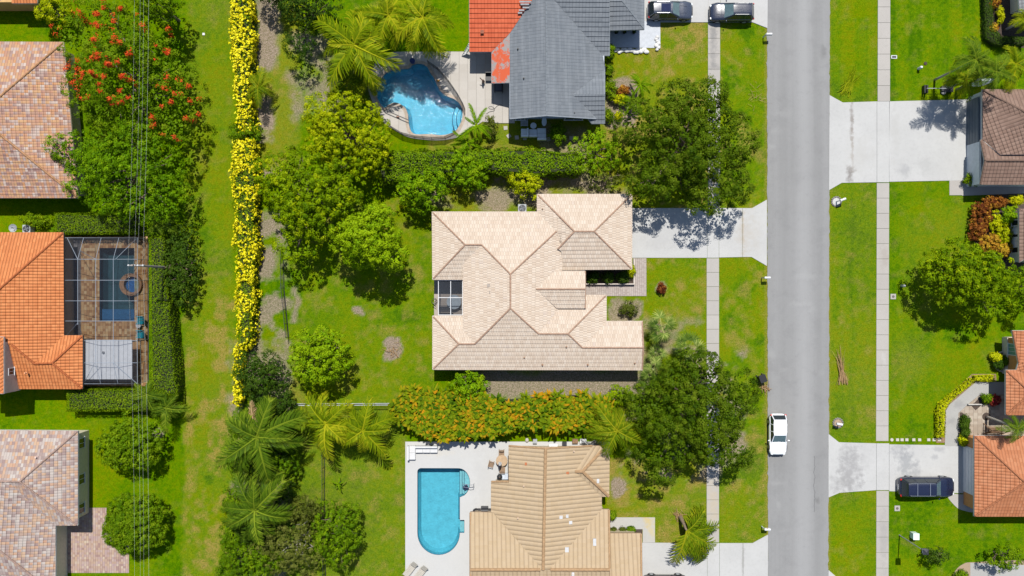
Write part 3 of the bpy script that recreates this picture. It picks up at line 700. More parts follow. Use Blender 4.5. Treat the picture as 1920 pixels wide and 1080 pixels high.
# --- tan tiled house in the middle
TAN = tile_roof('tan_flat_tile', [(0, (.53, .42, .325)), (.3, (.57, .46, .36)), (.7, (.60, .495, .395)), (.95, (.63, .53, .43)), (1, (.53, .43, .36))], .25, .42, 0, .10, (.54, .45, .35), (.34, .26, .19), .18, gk=.38, stagger=.5, dim=.715)
TANCAP = plain('tan_ridge_tile', (.26, .165, .115), .8, .2, 4)
h = thing('tan_house', 'large house with pale tan tiled roof of many hips in the middle of the photo', 'house', G(1000, 540))
E = 2.7
T_ = [
 [(810, 397, E), (1007, 397, E), (1043, 434, 3.38), (957, 514, 4.86), (903, 459, 3.85), (872, 459, 3.85)],
 [(810, 397, E), (872, 459, 3.85), (811, 524.5, E)],
 [(811, 524.5, E), (872, 459, 3.85), (903, 459, 3.85), (868, 495, 3.21), (868, 524.5, E)],
 [(957, 514, 4.86), (957, 578, 4.86), (890, 645, 3.59), (868, 618, 3.2), (868, 495, 3.21), (903, 459, 3.85)],
 [(811, 592, E), (868, 592, E), (868, 618, 3.2), (890, 645, 3.59), (860, 645, 3.59)],
 [(811, 592, E), (860, 645, 3.59), (811, 693, E)],
 [(811, 693, E), (860, 645, 3.59), (890, 645, 3.59), (957, 578, 4.86), (1010, 626, 3.94), (1065, 626, 3.94), (1092, 652, 3.46), (1206, 652, 3.46), (1205, 694, E)],
 [(957, 514, 4.86), (1043, 434, 3.38), (1054, 470, 3.1), (1054, 507, 3.07), (1040, 508, 3.32), (1005, 542, 3.97), (1048, 579, 3.18), (1010, 626, 3.94), (957, 578, 4.86)],
 [(1010, 626, 3.94), (1048, 579, 3.18), (1097, 579, 3.18), (1097, 553, E), (1137, 553, E), (1065, 626, 3.94)],
 [(1137, 553, E), (1137, 602, E), (1092, 652, 3.46), (1065, 626, 3.94)],
 [(1137, 602, E), (1205, 602, E), (1206, 652, 3.46), (1092, 652, 3.46)],
 [(1005, 542, 4.0), (1040, 508, 3.38), (1097, 508, 3.38), (1097, 542, 4.0)],
 [(1005, 542, 4.0), (1097, 542, 4.0), (1096, 578, 3.38), (1044, 578, 3.38)],
 [(1007, 364, E), (1185, 364, E), (1114, 434, 4.0), (1077, 434, 4.0)],
 [(1185, 364, E), (1185, 505, E), (1114, 434, 4.0)],
 [(1077, 434, 4.0), (1114, 434, 4.0), (1185, 505, E), (1054, 506, E), (1053, 472, 3.3), (1046, 467, 3.42)],
 [(1007, 364, E), (1077, 434, 4.0), (1046, 467, 3.42), (1051, 455, 3.2), (1043, 434, 3.38), (1007, 397, E)]]
rf = roof(h, T_, TAN, .42, .05, fmat=plain('tan_fascia', (.28, .235, .2), .6, .1))
ridges(rf, [[(812, 399, E + .02), (872, 459, 3.85), (903, 459, 3.85), (957, 514, 4.86), (957, 578, 4.86), (890, 645, 3.59), (860, 645, 3.59), (813, 691, E + .02)], [(872, 459, 3.85), (813, 522, E + .02)], [(860, 645, 3.59), (813, 594, E + .02)],
 [(957, 514, 4.86), (1043, 434, 3.38)], [(957, 578, 4.86), (1010, 626, 3.94), (1065, 626, 3.94), (1092, 652, 3.46), (1205, 652, 3.46)], [(1065, 626, 3.94), (1135, 555, E + .02)], [(1005, 542, 4.0), (1097, 542, 4.0)],
 [(1009, 366, E + .02), (1077, 434, 4.0), (1114, 434, 4.0), (1183, 366, E + .02)], [(1114, 434, 4.0), (1183, 503, E + .02)], [(1077, 434, 4.0), (1046, 467, 3.42)], [(1097, 508, 3.38), (1097, 578, 3.38)], [(1204, 603, E), (1206, 652, 3.46), (1204, 692, E)]], TANCAP, .085, .4, .035)
eav = [(810, 397), (1007, 397), (1007, 364), (1185, 364), (1185, 505), (1099, 505), (1099, 553), (1137, 553), (1137, 602), (1205, 602), (1205, 694), (811, 694), (811, 592), (868, 592), (868, 524), (811, 524)]
Q = walls(h, eav, E, CREAM, smat=plain('tan_soffit', (.5, .46, .42), .7, .1))
m = MB(); m.bx(1053, 509, 1094, 577, 2.4, 3.3); m.obj('entry_gable', CREAM, h)
vents(rf, [(983, 670, 3.1), (1062, 650, 3.5), (1017, 684, 2.9), (1102, 684, 2.9), (1190, 681, 2.9), (1017, 391 + 1, 2.85)], plain('brown_vent', (.22, .13, .08), .7, .2), .075, .22)
# weathered replacement tiles
m = MB()
for px, py in ((917, 535), (929, 533), (921, 548), (925, 546)):
    a = G(px, py, 4.2); m.box(a.x - .2, a.y - .16, 4.12, a.x + .2, a.y + .16, 4.19)
m.obj('replacement_tile', plain('grey_tile', (.24, .205, .175), .8, .2), rf)
# garage door faces the street, entry door in the recess, screened lanai at the back
ge = G(1185, 430, E).x - .45
m = MB(); m.box(ge - .02, G(0, 478, 0).y, 0, ge + .05, G(0, 390, 0).y, 2.2)
for k in range(4): m.box(ge + .05, G(0, 477).y, .06 + .54 * k, ge + .075, G(0, 391).y, .52 + .54 * k)
m.obj('garage_door', WHITE, h)
yw = G(0, 694, E).y + .45
for a, b in ((850, 885), (940, 975), (1030, 1065), (1120, 1150)):
    window(h, G(a, 600, 0), (G(b, 600).x, yw), 1, 2.2, (0, -1)) if False else window(h, (G(a, 0).x, yw), (G(b, 0).x, yw), 1.0, 2.2, (0, -1))
ln = MB(); x0, x1 = G(822, 560, 2.5).x, G(868, 560, 2.5).x; y0, y1 = G(0, 591, 2.5).y, G(0, 525, 2.5).y
for x in (x0, (x0 + x1) / 2, x1 - .04): ln.box(x - .03, y0, 2.42, x + .03, y1, 2.5)
ln.box(x0 + .03, (y0 + y1) / 2 - .03, 2.425, x1, (y0 + y1) / 2 + .03, 2.505); ln.box(x0 + .03, y1 - .06, 2.426, x1, y1, 2.506); ln.box(x0 + .03, y0, 2.426, x1, y0 + .06, 2.506)
for y in (y0 + .04, (y0 + y1) / 2, y1 - .04): ln.box(x0 - .03, y - .03, 0, x0 + .03, y + .03, 2.42)
ln.obj('lanai_frame', WHITE, h)
m = MB(); m.add([(x0, y0, 2.46), (x1, y0, 2.46), (x1, y1, 2.46), (x0, y1, 2.46)], [(0, 1, 2, 3)]); m.add([(x0, y0, .1), (x0, y1, .1), (x0, y1, 2.46), (x0, y0, 2.46)], [(0, 1, 2, 3)])
m.obj('lanai_screen', screen_mat('insect_screen', (.03, .035, .045), .42), h)
m = MB(); m.bx(814, 523, 870, 594, -.05, .04); m.obj('lanai_floor', concrete('lanai_floor', (.30, .26, .23)), h)
c0 = G(852, 566); ot = thing('patio_table', 'grey patio table inside the screened lanai of the tan house', 'table', c0); m = MB()
m.cyl(c0, .75, .68, .73, 20); m.obj('tabletop', plain('grey_table', (.28, .33, .38), .3), ot); m = MB(); m.cyl(c0, .06, .04, .68, 8); m.cyl(c0, .35, .04, .07, 12); m.obj('pedestal', DKMETAL, ot)
c0 = G(837, 577); ot = thing('patio_bench', 'dark slatted bench under the lanai screen of the tan house', 'bench', c0); m = MB()
for k in range(4): m.box(c0.x - .75, c0.y - .25 + k * .13, .42, c0.x + .75, c0.y - .16 + k * .13, .45)
m.obj('seat', DKMETAL, ot)
for sx in (-.68, .68):
    for sy in (-.2, .2): m = MB(); m.box(c0.x + sx - .03, c0.y + sy - .03, .04, c0.x + sx + .03, c0.y + sy + .03, .42); m.obj('leg', DKMETAL, ot)
m = MB(); m.box(c0.x - .75, c0.y - .31, .5, c0.x + .75, c0.y - .28, .85); m.obj('backrest', DKMETAL, ot)

# --- grey painted house at the top
GREY = tile_roof('grey_painted_tile', [(0, (.20, .225, .255)), (.5, (.225, .25, .28)), (1, (.25, .275, .305))], .33, .40, 0, .5, (.27, .29, .31), (.17, .19, .21), .05, gk=.1, streak=.35, dim=.49)
ORG = tile_roof('orange_painted_tile', [(0, (.40, .075, .028)), (1, (.46, .095, .038))], .33, .40, 0, .15, (.38, .08, .03), (.32, .05, .015), .04, dim=.95)
def patchy():
    t = NT('half_painted_tile'); co = t.obj(); n = t.noise(t.scale(co, (.9, .8, 1)), 1.1, 5, .7); n3 = t.noise(co, 9, 3)
    f = t.maprange(t.math('ADD', n, t.math('MULTIPLY', t.math('SUBTRACT', n3, .5), .3)), .47, .53, 0, 1)
    t.fin(t.mix(f, (.40, .075, .03), (.22, .20, .19)), .8, .2); return t.m
h = thing('grey_house', 'house with grey painted roof and one bright orange unpainted corner at the top', 'house', G(1040, 80))
roof_faces = [
 [(1021, -60, 4.66), (1025, 217, 4.66), (956, 223, 3.4), (956, 62, 3.4), (1000, -3, 4.25)],
 [(956, 155, 3.38), (922, 156, 2.75), (922, 97, 2.75), (956, 62, 3.38), 2],
 [(880, 97, 2.75), (922, 97, 2.75), (956, 62, 3.4), (1000, -3, 4.25), (1021, -60, 5.2), (880, -60, 5.2), 1],
 [(1025, 217, 4.66), (1021, -60, 4.66), (1038, -2, 4.4), (1130, 104, 2.78), (1134, 125, 2.72), (1134, 131, 2.95), (1074, 177, 3.78), (1118, 223, 3.0)],
 [(1038, -2, 4.4), (1130, 104, 2.75), (1143, 104, 2.75), (1143, -60, 5.3), (1021, -60, 5.3)],
 [(1074, 177, 3.78), (1134, 176, 3.78), (1134, 232, 2.75), (1109, 232, 2.75)],
 [(1074, 177, 3.78), (1134, 131, 2.95), (1134, 176, 3.78)],
 [(1143, 57, 2.7), (1208, 55, 2.7), (1165, 0, 3.7), (1143, 0, 3.7)],
 [(1208, 55, 2.7), (1208, -55, 2.7), (1165, 0, 3.7)]]
gm = [GREY, ORG, patchy()]; gf = plain('grey_fascia', (.25, .28, .31), .6, .1)
rf = roof(h, [roof_faces[k] for k in (0, 1, 3, 6, 8)], gm, .46, .018, fmat=gf)
for k in (2, 4, 5, 7): roof(h, [roof_faces[k]], gm, .46, .065, fmat=gf)
ridges(rf, [[(1165, 0, 3.7), (1207, 54, 2.72)], [(1024, -60, 4.62), (1025, 217, 4.62)]], plain('grey_cap', (.13, .145, .16), .8, .15), .07, .45, .01)
m = MB()
for a, b in (((956, 155, 3.42), (956, 223, 3.42)), ((956, 223, 3.42), (1025, 217, 4.68)), ((1025, 217, 4.68), (1118, 223, 3.02))):
    m.tube([G(*a), G(*b)], .05, 6)
m.obj('rake_trim', plain('rake_paint', (.20, .22, .245), .7, .1), rf)
# patches of grey primer on the orange courses
g_ = random.Random(3); m = MB()
for px, py, w in ((985, 3, 22), (984, 8, 16), (978, 19, 10), (986, 14, 12), (975, 24, 8)):
    z = 2.75 + (97 - py) * .0178 + .09; a = G(px - w / 2, py + 1.5, z); b = G(px + w / 2, py - 1.5, z); m.box(a.x, a.y, z - .05, b.x, b.y, z)
m.obj('primer_patch', plain('primer_grey', (.20, .21, .22), .8, .2), rf)
walls(h, [(956, 0), (956, 221), (1116, 221), (1132, 230), (1134, 104), (1143, 104), (1143, -60), (956, -60)], 3.0, GREYWALL, .5, smat=plain('grey_soffit', (.33, .36, .39), .7, .1))
m = MB(); a = G(957, 223, 3.4); b = G(1117, 223, 3.0); c = G(1025, 217, 4.6); yy = a.y + .45
m.add([(a.x + .4, yy, 2.7), (b.x - .4, yy, 2.7), (b.x - .4, yy, 2.95), (c.x, yy, 4.5), (a.x + .4, yy, 3.3)], [(0, 1, 2, 3, 4)]); m.obj('gable_wall', GREYWALL, h)
m = MB(); m.bx(1150, -60, 1204, 40, 0, 2.6); m.obj('garage', GREYWALL, h)
for px, py in ((890, 92), (926, 150)):
    g = G(px, py); m = MB(); m.box(g.x - .15, g.y - .15, 0, g.x + .15, g.y + .15, 2.7); m.obj('porch_post', GREYWALL, h)
vents(rf, [(971, 92, 3.7), (982, 147, 3.9), (1077, 212, 3.6)], BLACK, .06, .3)
g = G(904, 60, 3.5); m = MB(); m.box(g.x - .17, g.y - .17, 3.4, g.x + .17, g.y + .17, 3.62); m.obj('roof_vent', plain('rust_vent', (.2, .06, .03), .7), rf)
for a, b in ((967, 985), (1060, 1095)):
    y = G(0, 223, 3.4).y + .45; window(h, (G(a, 0, 0).x * .97, y), (G(b, 0).x * .97, y), .9, 2.1, (0, -1))

# --- tan barrel tiled house at the bottom
TANB = tile_roof('tan_barrel_tile', [(0, (.50, .37, .225)), (.5, (.515, .385, .24)), (1, (.53, .40, .255))], .44, .40, .85, .2, (.46, .35, .24), (.30, .21, .13), .10, dim=.64)
h = thing('tan_barrel_house', 'house with tan barrel tiles and long straight ridge beside the aqua pool', 'house', G(1030, 960))
TB = [
 [(1023, 841, 4.7), (1018, 1068, 4.7), (925, 961, 2.85), (921, 960, 2.8), (921, 903, 2.8), (954, 903, 3.4), (954, 836, 3.4)],
 [(882, 960, 2.7), (925, 961, 2.8), (1018, 1068, 4.7), (882, 1068, 4.7)],
 [(882, 1068, 4.7), (1018, 1068, 4.7), (1018, 1170, 2.9), (882, 1170, 2.9)],
 [(1023, 841, 4.7), (1110, 836, 3.15), (1078, 884, 3.72), (1128, 931, 2.8), (1128, 955, 2.75), (1030, 1068, 4.65), (1018, 1068, 4.7)],
 [(1092, 884, 3.72), (1143, 836, 2.8), (1142, 931, 2.8)],
 [(1078, 884, 3.72), (1092, 884, 3.72), (1143, 836, 2.8), (1110, 836, 3.12)],
 [(1078, 884, 3.72), (1128, 931, 2.8), (1142, 931, 2.8), (1092, 884, 3.72)],
 [(1128, 955, 2.75), (1142, 955, 2.7), (1143, 1068, 4.65), (1030, 1068, 4.65)],
 [(1144, 1000, 2.6), (1202, 1000, 2.6), (1203, 1100, 4.4), (1144, 1100, 4.4)],
 [(1018, 1068, 4.7), (1143, 1068, 4.65), (1143, 1170, 2.9), (1018, 1170, 2.9)],
 [(1144, 1100, 4.4), (1203, 1100, 4.4), (1203, 1170, 3.0), (1144, 1170, 3.0)]]
rf = roof(h, TB, TANB, .42, .04, fmat=plain('brown_trim', (.20, .13, .08), .6, .15))
CAPB = plain('tan_cap', (.27, .17, .09), .8, .2, 4)
ridges(rf, [[(1023, 841, 4.7), (1018.5, 1068, 4.7)], [(882, 1068, 4.72), (1013, 1068, 4.72)], [(1032, 1068, 4.68), (1143, 1068, 4.68)], [(1092, 884, 3.72), (1128, 845, 2.95)], [(1092, 884, 3.72), (1141, 930, 2.82)], [(1078, 884, 3.74), (1092, 884, 3.74)]], CAPB, .16, .45, .05)
m = MB()
for ln in ([(954, 836, 3.45), (1023, 841, 4.74), (1110, 836, 3.2)], [(882, 961, 2.75), (882, 1090, 4.72)], [(1142, 956, 2.75), (1143, 1066, 4.65)], [(1202, 1001, 2.65), (1203, 1095, 4.35)], [(922, 903, 2.86), (954, 903, 3.44)]):
    m.tube([G(*p) for p in ln], .10, 6)
m.obj('rake_tile', CAPB, rf)
walls(h, [(882, 960), (921, 960), (921, 903), (954, 903), (954, 838), (1142, 838), (1142, 931), (1128, 931), (1128, 955), (1142, 955), (1142, 1000), (1202, 1000), (1202, 1170), (882, 1170)], 2.7, CREAM, .4, smat=plain('brown_soffit', (.3, .22, .16), .7, .1))
vents(rf, [(982, 911, 4.0), (971, 971, 3.8), (1076, 846, 3.8), (1022 + 52, 1075, 4.6)], plain('tan_vent', (.40, .30, .22), .7), .06, .25)
for px, py, w, d, z in ((987, 870, 6, 5, 4.05), (1064, 887, 6, 4, 4.0)):
    m = MB(); m.bx(px - w / 2, py - d / 2, px + w / 2, py + d / 2, z - .1, z + .06); m.obj('terracotta_tile', plain('loose_terracotta', (.30, .10, .04), .8, .2), rf)
m = MB()
for px, py, w, d, z in ((1052, 970, 6, 6, 4.2), (1063, 968, 6, 6, 4.0), (1070, 980, 6, 6, 3.9), (1121, 902, 5, 8, 3.2), (1115, 1017, 6, 13, 3.95), (1063, 1031, 7, 9, 4.1)):
    m.bx(px - w / 2, py - d / 2, px + w / 2, py + d / 2, z - .15, z + .07)
m.obj('tile_patch', plain('white_tile_patch', (.40, .40, .40), .7, .1), rf)
g = G(1074, 1075, 4.55); m = MB(); m.box(g.x - .12, g.y - .15, 4.4, g.x + .12, g.y + .15, 4.8); m.obj('roof_vent', WHITE, rf)

# --- blended clay tiled houses at the left
CLAY = tile_roof('blended_clay_tile', [(0, (.47, .235, .11)), (.25, (.38, .20, .145)), (.5, (.50, .29, .14)), (.68, (.29, .165, .14)), (.85, (.50, .40, .34)), (1, (.25, .14, .12))], .27, .36, .45, .1, (.38, .28, .22), (.13, .08, .07), .09, dim=.75)
CLAYCAP = plain('clay_cap', (.30, .16, .08), .8, .3, 4)
h = thing('clay_tiled_house', 'house with pink and ochre blended clay tiles beside the red flowering tree', 'house', G(40, 225))
E2 = 2.8
rf = roof(h, [[(-120, 78, E2), (119, 79, E2), (0, 181, 4.85), (-120, 181, 4.85)], [(119, 79, E2), (146, 371, E2), (-8, 245, 4.95), (0, 181, 4.85)], [(146, 371, E2), (-120, 371, E2), (-120, 245, 4.95), (-8, 245, 4.95)], [(-120, 181, 4.85), (0, 181, 4.85), (-8, 245, 4.95), (-120, 245, 4.95)]], CLAY, .36, .045, fmat=plain('cream_fascia', (.5, .42, .33), .6, .1))
ridges(rf, [[(118, 80, E2), (0, 181, 4.85)], [(145, 370, E2), (-8, 245, 4.95)]], CLAYCAP, .11)
walls(h, [(-120, 78), (119, 79), (146, 371), (-120, 371)], E2, CREAM, .5)
SLATE = tile_roof('weathered_clay_tile', [(0, (.40, .23, .15)), (.22, (.44, .30, .20)), (.45, (.26, .18, .165)), (.65, (.36, .29, .26)), (.85, (.43, .38, .34)), (1, (.22, .15, .14))], .27, .36, .30, .1, (.36, .30, .25), (.13, .10, .09), .08, dim=.80)
h = thing('sage_walled_house', 'house with mauve and grey mixed tiles and a sage green side wall, lower left corner', 'house', G(60, 950))
E3 = 3.0
rf = roof(h, [[(-120, 806, E3), (146, 808, E3), (37, 903, 4.85), (-120, 902, 4.85)], [(146, 808, E3), (146, 985, E3), (37, 903, 4.85)], [(37, 903, 4.85), (146, 985, E3), (104, 985, E3), (17, 904, 4.85)], [(104, 985, E3), (104, 1115, E3), (-3, 1030, 4.85), (-3, 904, 4.85), (17, 904, 4.85)], [(-3, 1030, 4.85), (104, 1115, E3), (-120, 1115, E3), (-120, 1030, 4.85)], [(-120, 902, 4.85), (-3, 904, 4.85), (-3, 1030, 4.85), (-120, 1030, 4.85)]], SLATE, .36, .045, fmat=TERRAWHITE)
ridges(rf, [[(145, 809, E3), (37, 903, 4.85), (-10, 902, 4.85)], [(37, 903, 4.85), (144, 984, E3)], [(-3, 1030, 4.85), (103, 1113, E3)]], plain('mauve_cap', (.23, .155, .125), .8, .3, 4), .10)
Q = walls(h, [(-120, 806), (146, 808), (146, 985), (104, 985), (104, 1115), (-120, 1115)], E3, SAGEWALL, .45)
xw = G(146, 900, E3).x - .45
for y in (831, 898, 953): window(h, (xw, G(0, y + 10, 1.5).y), (xw, G(0, y - 10, 1.5).y), .95, 2.25, (1, 0), mull=1)
vents(rf, [(69, 857, 4.0)], plain('pink_vent', (.45, .34, .30), .7), .09, .25)
# --- orange tiled house with the pool cage
ORB = tile_roof('orange_barrel_tile', [(0, (.60, .195, .06)), (.5, (.66, .225, .072)), (1, (.72, .265, .09))], .31, .39, .85, .12, (.58, .24, .10), (.26, .065, .02), .14, gk=.9, dim=.63)
ORCAP = plain('orange_cap', (.27, .075, .022), .8, .2, 4)
h = thing('orange_tiled_house', 'bright orange tiled house joined to the screened pool cage', 'house', G(60, 580))
rf = roof(h, [[(-120, 436, E2), (119, 436, E2), (-2, 543, 4.95), (-120, 543, 4.95)], [(119, 436, E2), (120, 629, E2), (65, 682, 3.78), (22, 646, 4.5), (-2, 640, 4.95), (-2, 543, 4.95)],
 [(120, 629, E2), (155, 629, E2), (98, 681, 3.78), (65, 682, 3.78)], [(155, 629, E2), (155, 729, E2), (98, 681, 3.78)], [(98, 681, 3.78), (155, 729, E2), (-120, 729, E2), (-120, 646, 4.5), (22, 646, 4.5), (65, 682, 3.78)], [(-120, 543, 4.95), (-2, 543, 4.95), (-2, 640, 4.95), (22, 646, 4.5), (-120, 646, 4.5)]], ORB, .39, .05, fmat=plain('bronze_gutter', (.10, .085, .08), .5, .1))
ridges(rf, [[(118, 437, E2), (-2, 543, 4.95)], [(65, 682, 3.8), (98, 681, 3.8), (154, 630, E2)], [(98, 681, 3.8), (154, 728, E2)], [(22, 646, 4.52), (65, 682, 3.8)]], ORCAP, .11)
walls(h, [(-120, 436), (119, 436), (120, 629), (155, 629), (155, 729), (-120, 729)], E2, CREAM, .45)
m = MB(); a = G(-60, 738, 5.2); b = G(8, 642, 5.2); m.box(a.x, a.y, 2.5, b.x, b.y, 5.15); m.obj('upper_wall', plain('beige_stucco', (.42, .36, .31), .85, .1), h)
window(h, (b.x, G(0, 704, 4.4).y), (b.x, G(0, 690, 4.4).y), 3.7, 4.6, (1, 0))
roof(h, [[(-60, 630, 5.3), (7, 632, 5.3), (7, 738, 5.3), (-60, 738, 6.0)]], ORB, .39, .05, name='upper_roof', fmat=TERRAWHITE)

vents(rf, [(49, 699, 3.9)], plain('orange_vent', (.55, .25, .12), .7), .08, .25)
# --- corner house at the top left
h = thing('corner_house', 'corner of a house with orange tiles and mustard walls, top left corner', 'house', G(20, -10))
rf = roof(h, [[(22, -60, 4.0), (70, -60, 4.0), (70, 6, 2.8), (22, 6, 2.8)]], ORB, .39, .05, fmat=TERRAWHITE)
m = MB(); m.bx(-60, -80, 50, 4, -.1, 2.6); m.obj('wall', plain('mustard_stucco', (.40, .25, .10), .85, .1), h)
# --- brown tiled house on the right
BRN = tile_roof('brown_tile', [(0, (.25, .155, .115)), (.5, (.285, .18, .135)), (1, (.32, .21, .16))], .36, .38, .5, .1, (.3, .2, .15), (.07, .045, .035), .12, dim=.56)
BRNCAP = plain('brown_cap', (.12, .075, .055), .8, .2)
h = thing('brown_tiled_house', 'brown tiled house with pale grey walls at the head of the concrete drive', 'house', G(1880, 320))
rf = roof(h, [[(1842, 168, E2), (1842, 262, E2), (1875, 290, 3.5), (1960, 290, 3.5), (1960, 240, 4.6), (1930, 215, 4.25)], [(1842, 168, E2), (1930, 215, 4.25), (1960, 215, 4.25), (1960, 168, E2)],
 [(1839, 262, 2.75), (1847, 301, 3.55), (1960, 301, 3.55), (1960, 262, 2.75)], [(1847, 301, 3.55), (1838, 346, 2.7), (1960, 346, 2.7), (1960, 301, 3.55)],
 [(1911, 392, E2), (1911, 492, E2), (1990, 442, 4.2)], [(1911, 392, E2), (1990, 442, 4.2), (1990, 392, E2)]], BRN, .38, .05, fmat=TERRAWHITE)
ridges(rf, [[(1843, 169, E2), (1930, 215, 4.25)], [(1847, 301, 3.56), (1940, 301, 3.56)], [(1839, 264, 2.78), (1847, 301, 3.56), (1838, 345, 2.72)]], BRNCAP, .11)
walls(h, [(1842, 168), (1960, 168), (1960, 346), (1838, 346), (1838, 262), (1842, 262)], 2.7, plain('pale_grey_stucco', (.50, .53, .55), .85, .08), .12, smat=TERRAWHITE)
walls(h, [(1928, 400), (1990, 400), (1990, 490), (1928, 490), (1919, 470), (1917, 445), (1920, 416)], 2.6, plain('bay_grey_stucco', (.45, .47, .49), .85, .08), .0, soffit=False, name='bay_wall')
xw = G(1840, 0, 2.7).x + .10
m = MB(); m.box(xw - .06, G(0, 283, 1).y, 0, xw + .02, G(0, 186, 1).y, 2.15)
for k in range(4): m.box(xw - .085, G(0, 281, 1).y, .06 + .52 * k, xw - .06, G(0, 188, 1).y, .5 + .52 * k)
m.obj('garage_door', plain('slate_door', (.10, .12, .14), .5, .1), h)
g = G(1817, 160); m = MB(); m.box(g.x, g.y - .12, 0, g.x + 1.3, g.y + .12, 2.3); m.obj('side_gate', plain('gate_paint', (.5, .55, .58), .5), h)
for y in (420, 446, 470):
    x = G(1917.6, 0, 2.6).x; window(h, (x, G(0, y + 6).y), (x, G(0, y - 6).y), .9, 2.1, (-1, 0), mull=0)
# --- orange tiled house lower right
ORR = tile_roof('terracotta_tile', [(0, (.50, .18, .075)), (.5, (.55, .21, .095)), (1, (.60, .25, .12))], .31, .39, .65, .12, (.5, .26, .14), (.22, .065, .03), .10, dim=.60)
h = thing('terracotta_house', 'terracotta tiled house with ochre walls beside the parked navy SUV', 'house', G(1890, 820))
rf = roof(h, [[(1827, 817, E2), (1827, 968, E2), (1921, 904, 4.45)], [(1827, 817, E2), (1921, 904, 4.45), (1990, 904, 4.45), (1990, 817, E2)], [(1827, 968, E2), (1990, 968, E2), (1990, 904, 4.45), (1921, 904, 4.45)],
 [(1886, 694, E2), (1886, 778, E2), (1932, 736, 3.65)], [(1886, 694, E2), (1932, 736, 3.65), (1990, 736, 3.65), (1990, 694, E2)], [(1886, 778, E2), (1990, 778, E2), (1990, 736, 3.65), (1932, 736, 3.65)],
 [(1898, 620, E2), (1910, 679, 3.0), (1990, 679, 3.9), (1990, 620, 3.9)], [(1910, 679, 3.0), (1905, 697, 2.8), (1990, 697, 3.9), (1990, 679, 3.9)]], ORR, .39, .05, fmat=TERRAWHITE)
ridges(rf, [[(1828, 818, E2), (1921, 904, 4.45), (1828, 967, E2)], [(1887, 695, E2), (1932, 736, 3.65), (1887, 777, E2)], [(1899, 621, E2 + .05), (1910, 679, 3.05)]], plain('terracotta_cap', (.24, .09, .04), .8, .2), .10)
walls(h, [(1827, 817), (1990, 817), (1990, 968), (1827, 968)], E2, ORANGEWALL, .45)
walls(h, [(1886, 694), (1990, 694), (1990, 778), (1886, 778)], E2, ORANGEWALL, 1.7, name='entry_wall')
m = MB(); a = G(1880, 700); b = G(1990, 632); m.box(a.x, a.y, -.1, b.x, b.y, 2.7); m.obj('side_wall', ORANGEWALL, h)
m = MB(); m.box(a.x - .06, a.y, .0, a.x + .06, b.y, .9); m.box(a.x + .06, b.y - .12, 0, b.x, b.y + .03, .9) ; m.obj('low_wall', plain('low_wall_cap', (.52, .45, .38), .8), h)
window(h, (a.x, G(0, 664).y), (a.x, G(0, 642).y), 1.0, 2.5, (-1, 0), glass=plain('teal_glass', (.10, .22, .19), .1, .15), mull=2)
xw = G(1827, 0, E2).x + .45
m = MB(); m.box(xw - .07, G(0, 925, 1).y, 0, xw, G(0, 838, 1).y, 2.2)
for k in range(4): m.box(xw - .095, G(0, 923, 1).y, .05 + .54 * k, xw - .07, G(0, 840, 1).y, .52 + .54 * k)
m.obj('garage_door', WHITE, h)
# --- corner house top right
h = thing('dark_tiled_house', 'corner of a dark grey tiled house with a sage wall, top right corner', 'house', G(1915, 20))
DGT = tile_roof('charcoal_tile', [(0, (.20, .21, .22)), (1, (.27, .28, .29))], .36, .38, .4, .15, (.25, .25, .25), (.08, .08, .08), .1, dim=.7)
rf = roof(h, [[(1906, -60, E2), (1912, 22, E2), (1990, 28, 3.9), (1990, -60, 3.9)]], DGT, .38, .05, fmat=TERRAWHITE)
m = MB(); a = G(1894, 26); b = G(1990, -90); m.box(a.x, a.y, -.1, b.x, b.y, 2.65); m.obj('wall', SAGEWALL, h)
# ------------------------------------------------------------------ leaves, trees, palms, hedges
def norm(a): return a / np.maximum(np.linalg.norm(a, axis=-1, keepdims=True), 1e-9)
def leaf_mesh(name, groups, mats, parent, extra=None, local=True):
    """groups: (centres, normals, sizes, tints, aspect, material index, tangents or None); one small folded blade per leaf"""
    VS = []; TS = []; MS = []; rng = rng_(7)
    for C, N, s, tint, asp, mi, T in groups:
        n = len(C)
        if not n: continue
        N = norm(N)
        t = norm(np.cross(N, rng.normal(size=(n, 3)))) if T is None else norm(T)
        b = np.cross(N, t); s = np.broadcast_to(np.asarray(s, float), (n,))[:, None]
        v = np.stack([C - t * s * .5, C + b * s * asp * .5 + N * s * .10, C + t * s * .5 - N * s * .06, C - b * s * asp * .5 + N * s * .10], 1)
        VS.append(v.reshape(-1, 3)); TS.append(np.repeat(np.broadcast_to(tint, (n,)), 4)); MS.append(np.full(n, mi))
    V = np.concatenate(VS); TT = np.concatenate(TS); M = np.concatenate(MS); nq = len(M)
    me = bpy.data.meshes.new(name); me.vertices.add(nq * 4); me.vertices.foreach_set('co', V.astype(np.float32).ravel())
    me.loops.add(nq * 4); me.loops.foreach_set('vertex_index', np.arange(nq * 4, dtype=np.int32)); me.polygons.add(nq)
    me.polygons.foreach_set('loop_start', np.arange(0, nq * 4, 4, dtype=np.int32)); me.polygons.foreach_set('material_index', M.astype(np.int32)); me.update(calc_edges=True)
    a = me.attributes.new('tint', 'FLOAT', 'POINT'); a.data.foreach_set('value', np.clip(TT, 0, 1).astype(np.float32))
    for m in mats: me.materials.append(m)
    return link(name, me, parent)

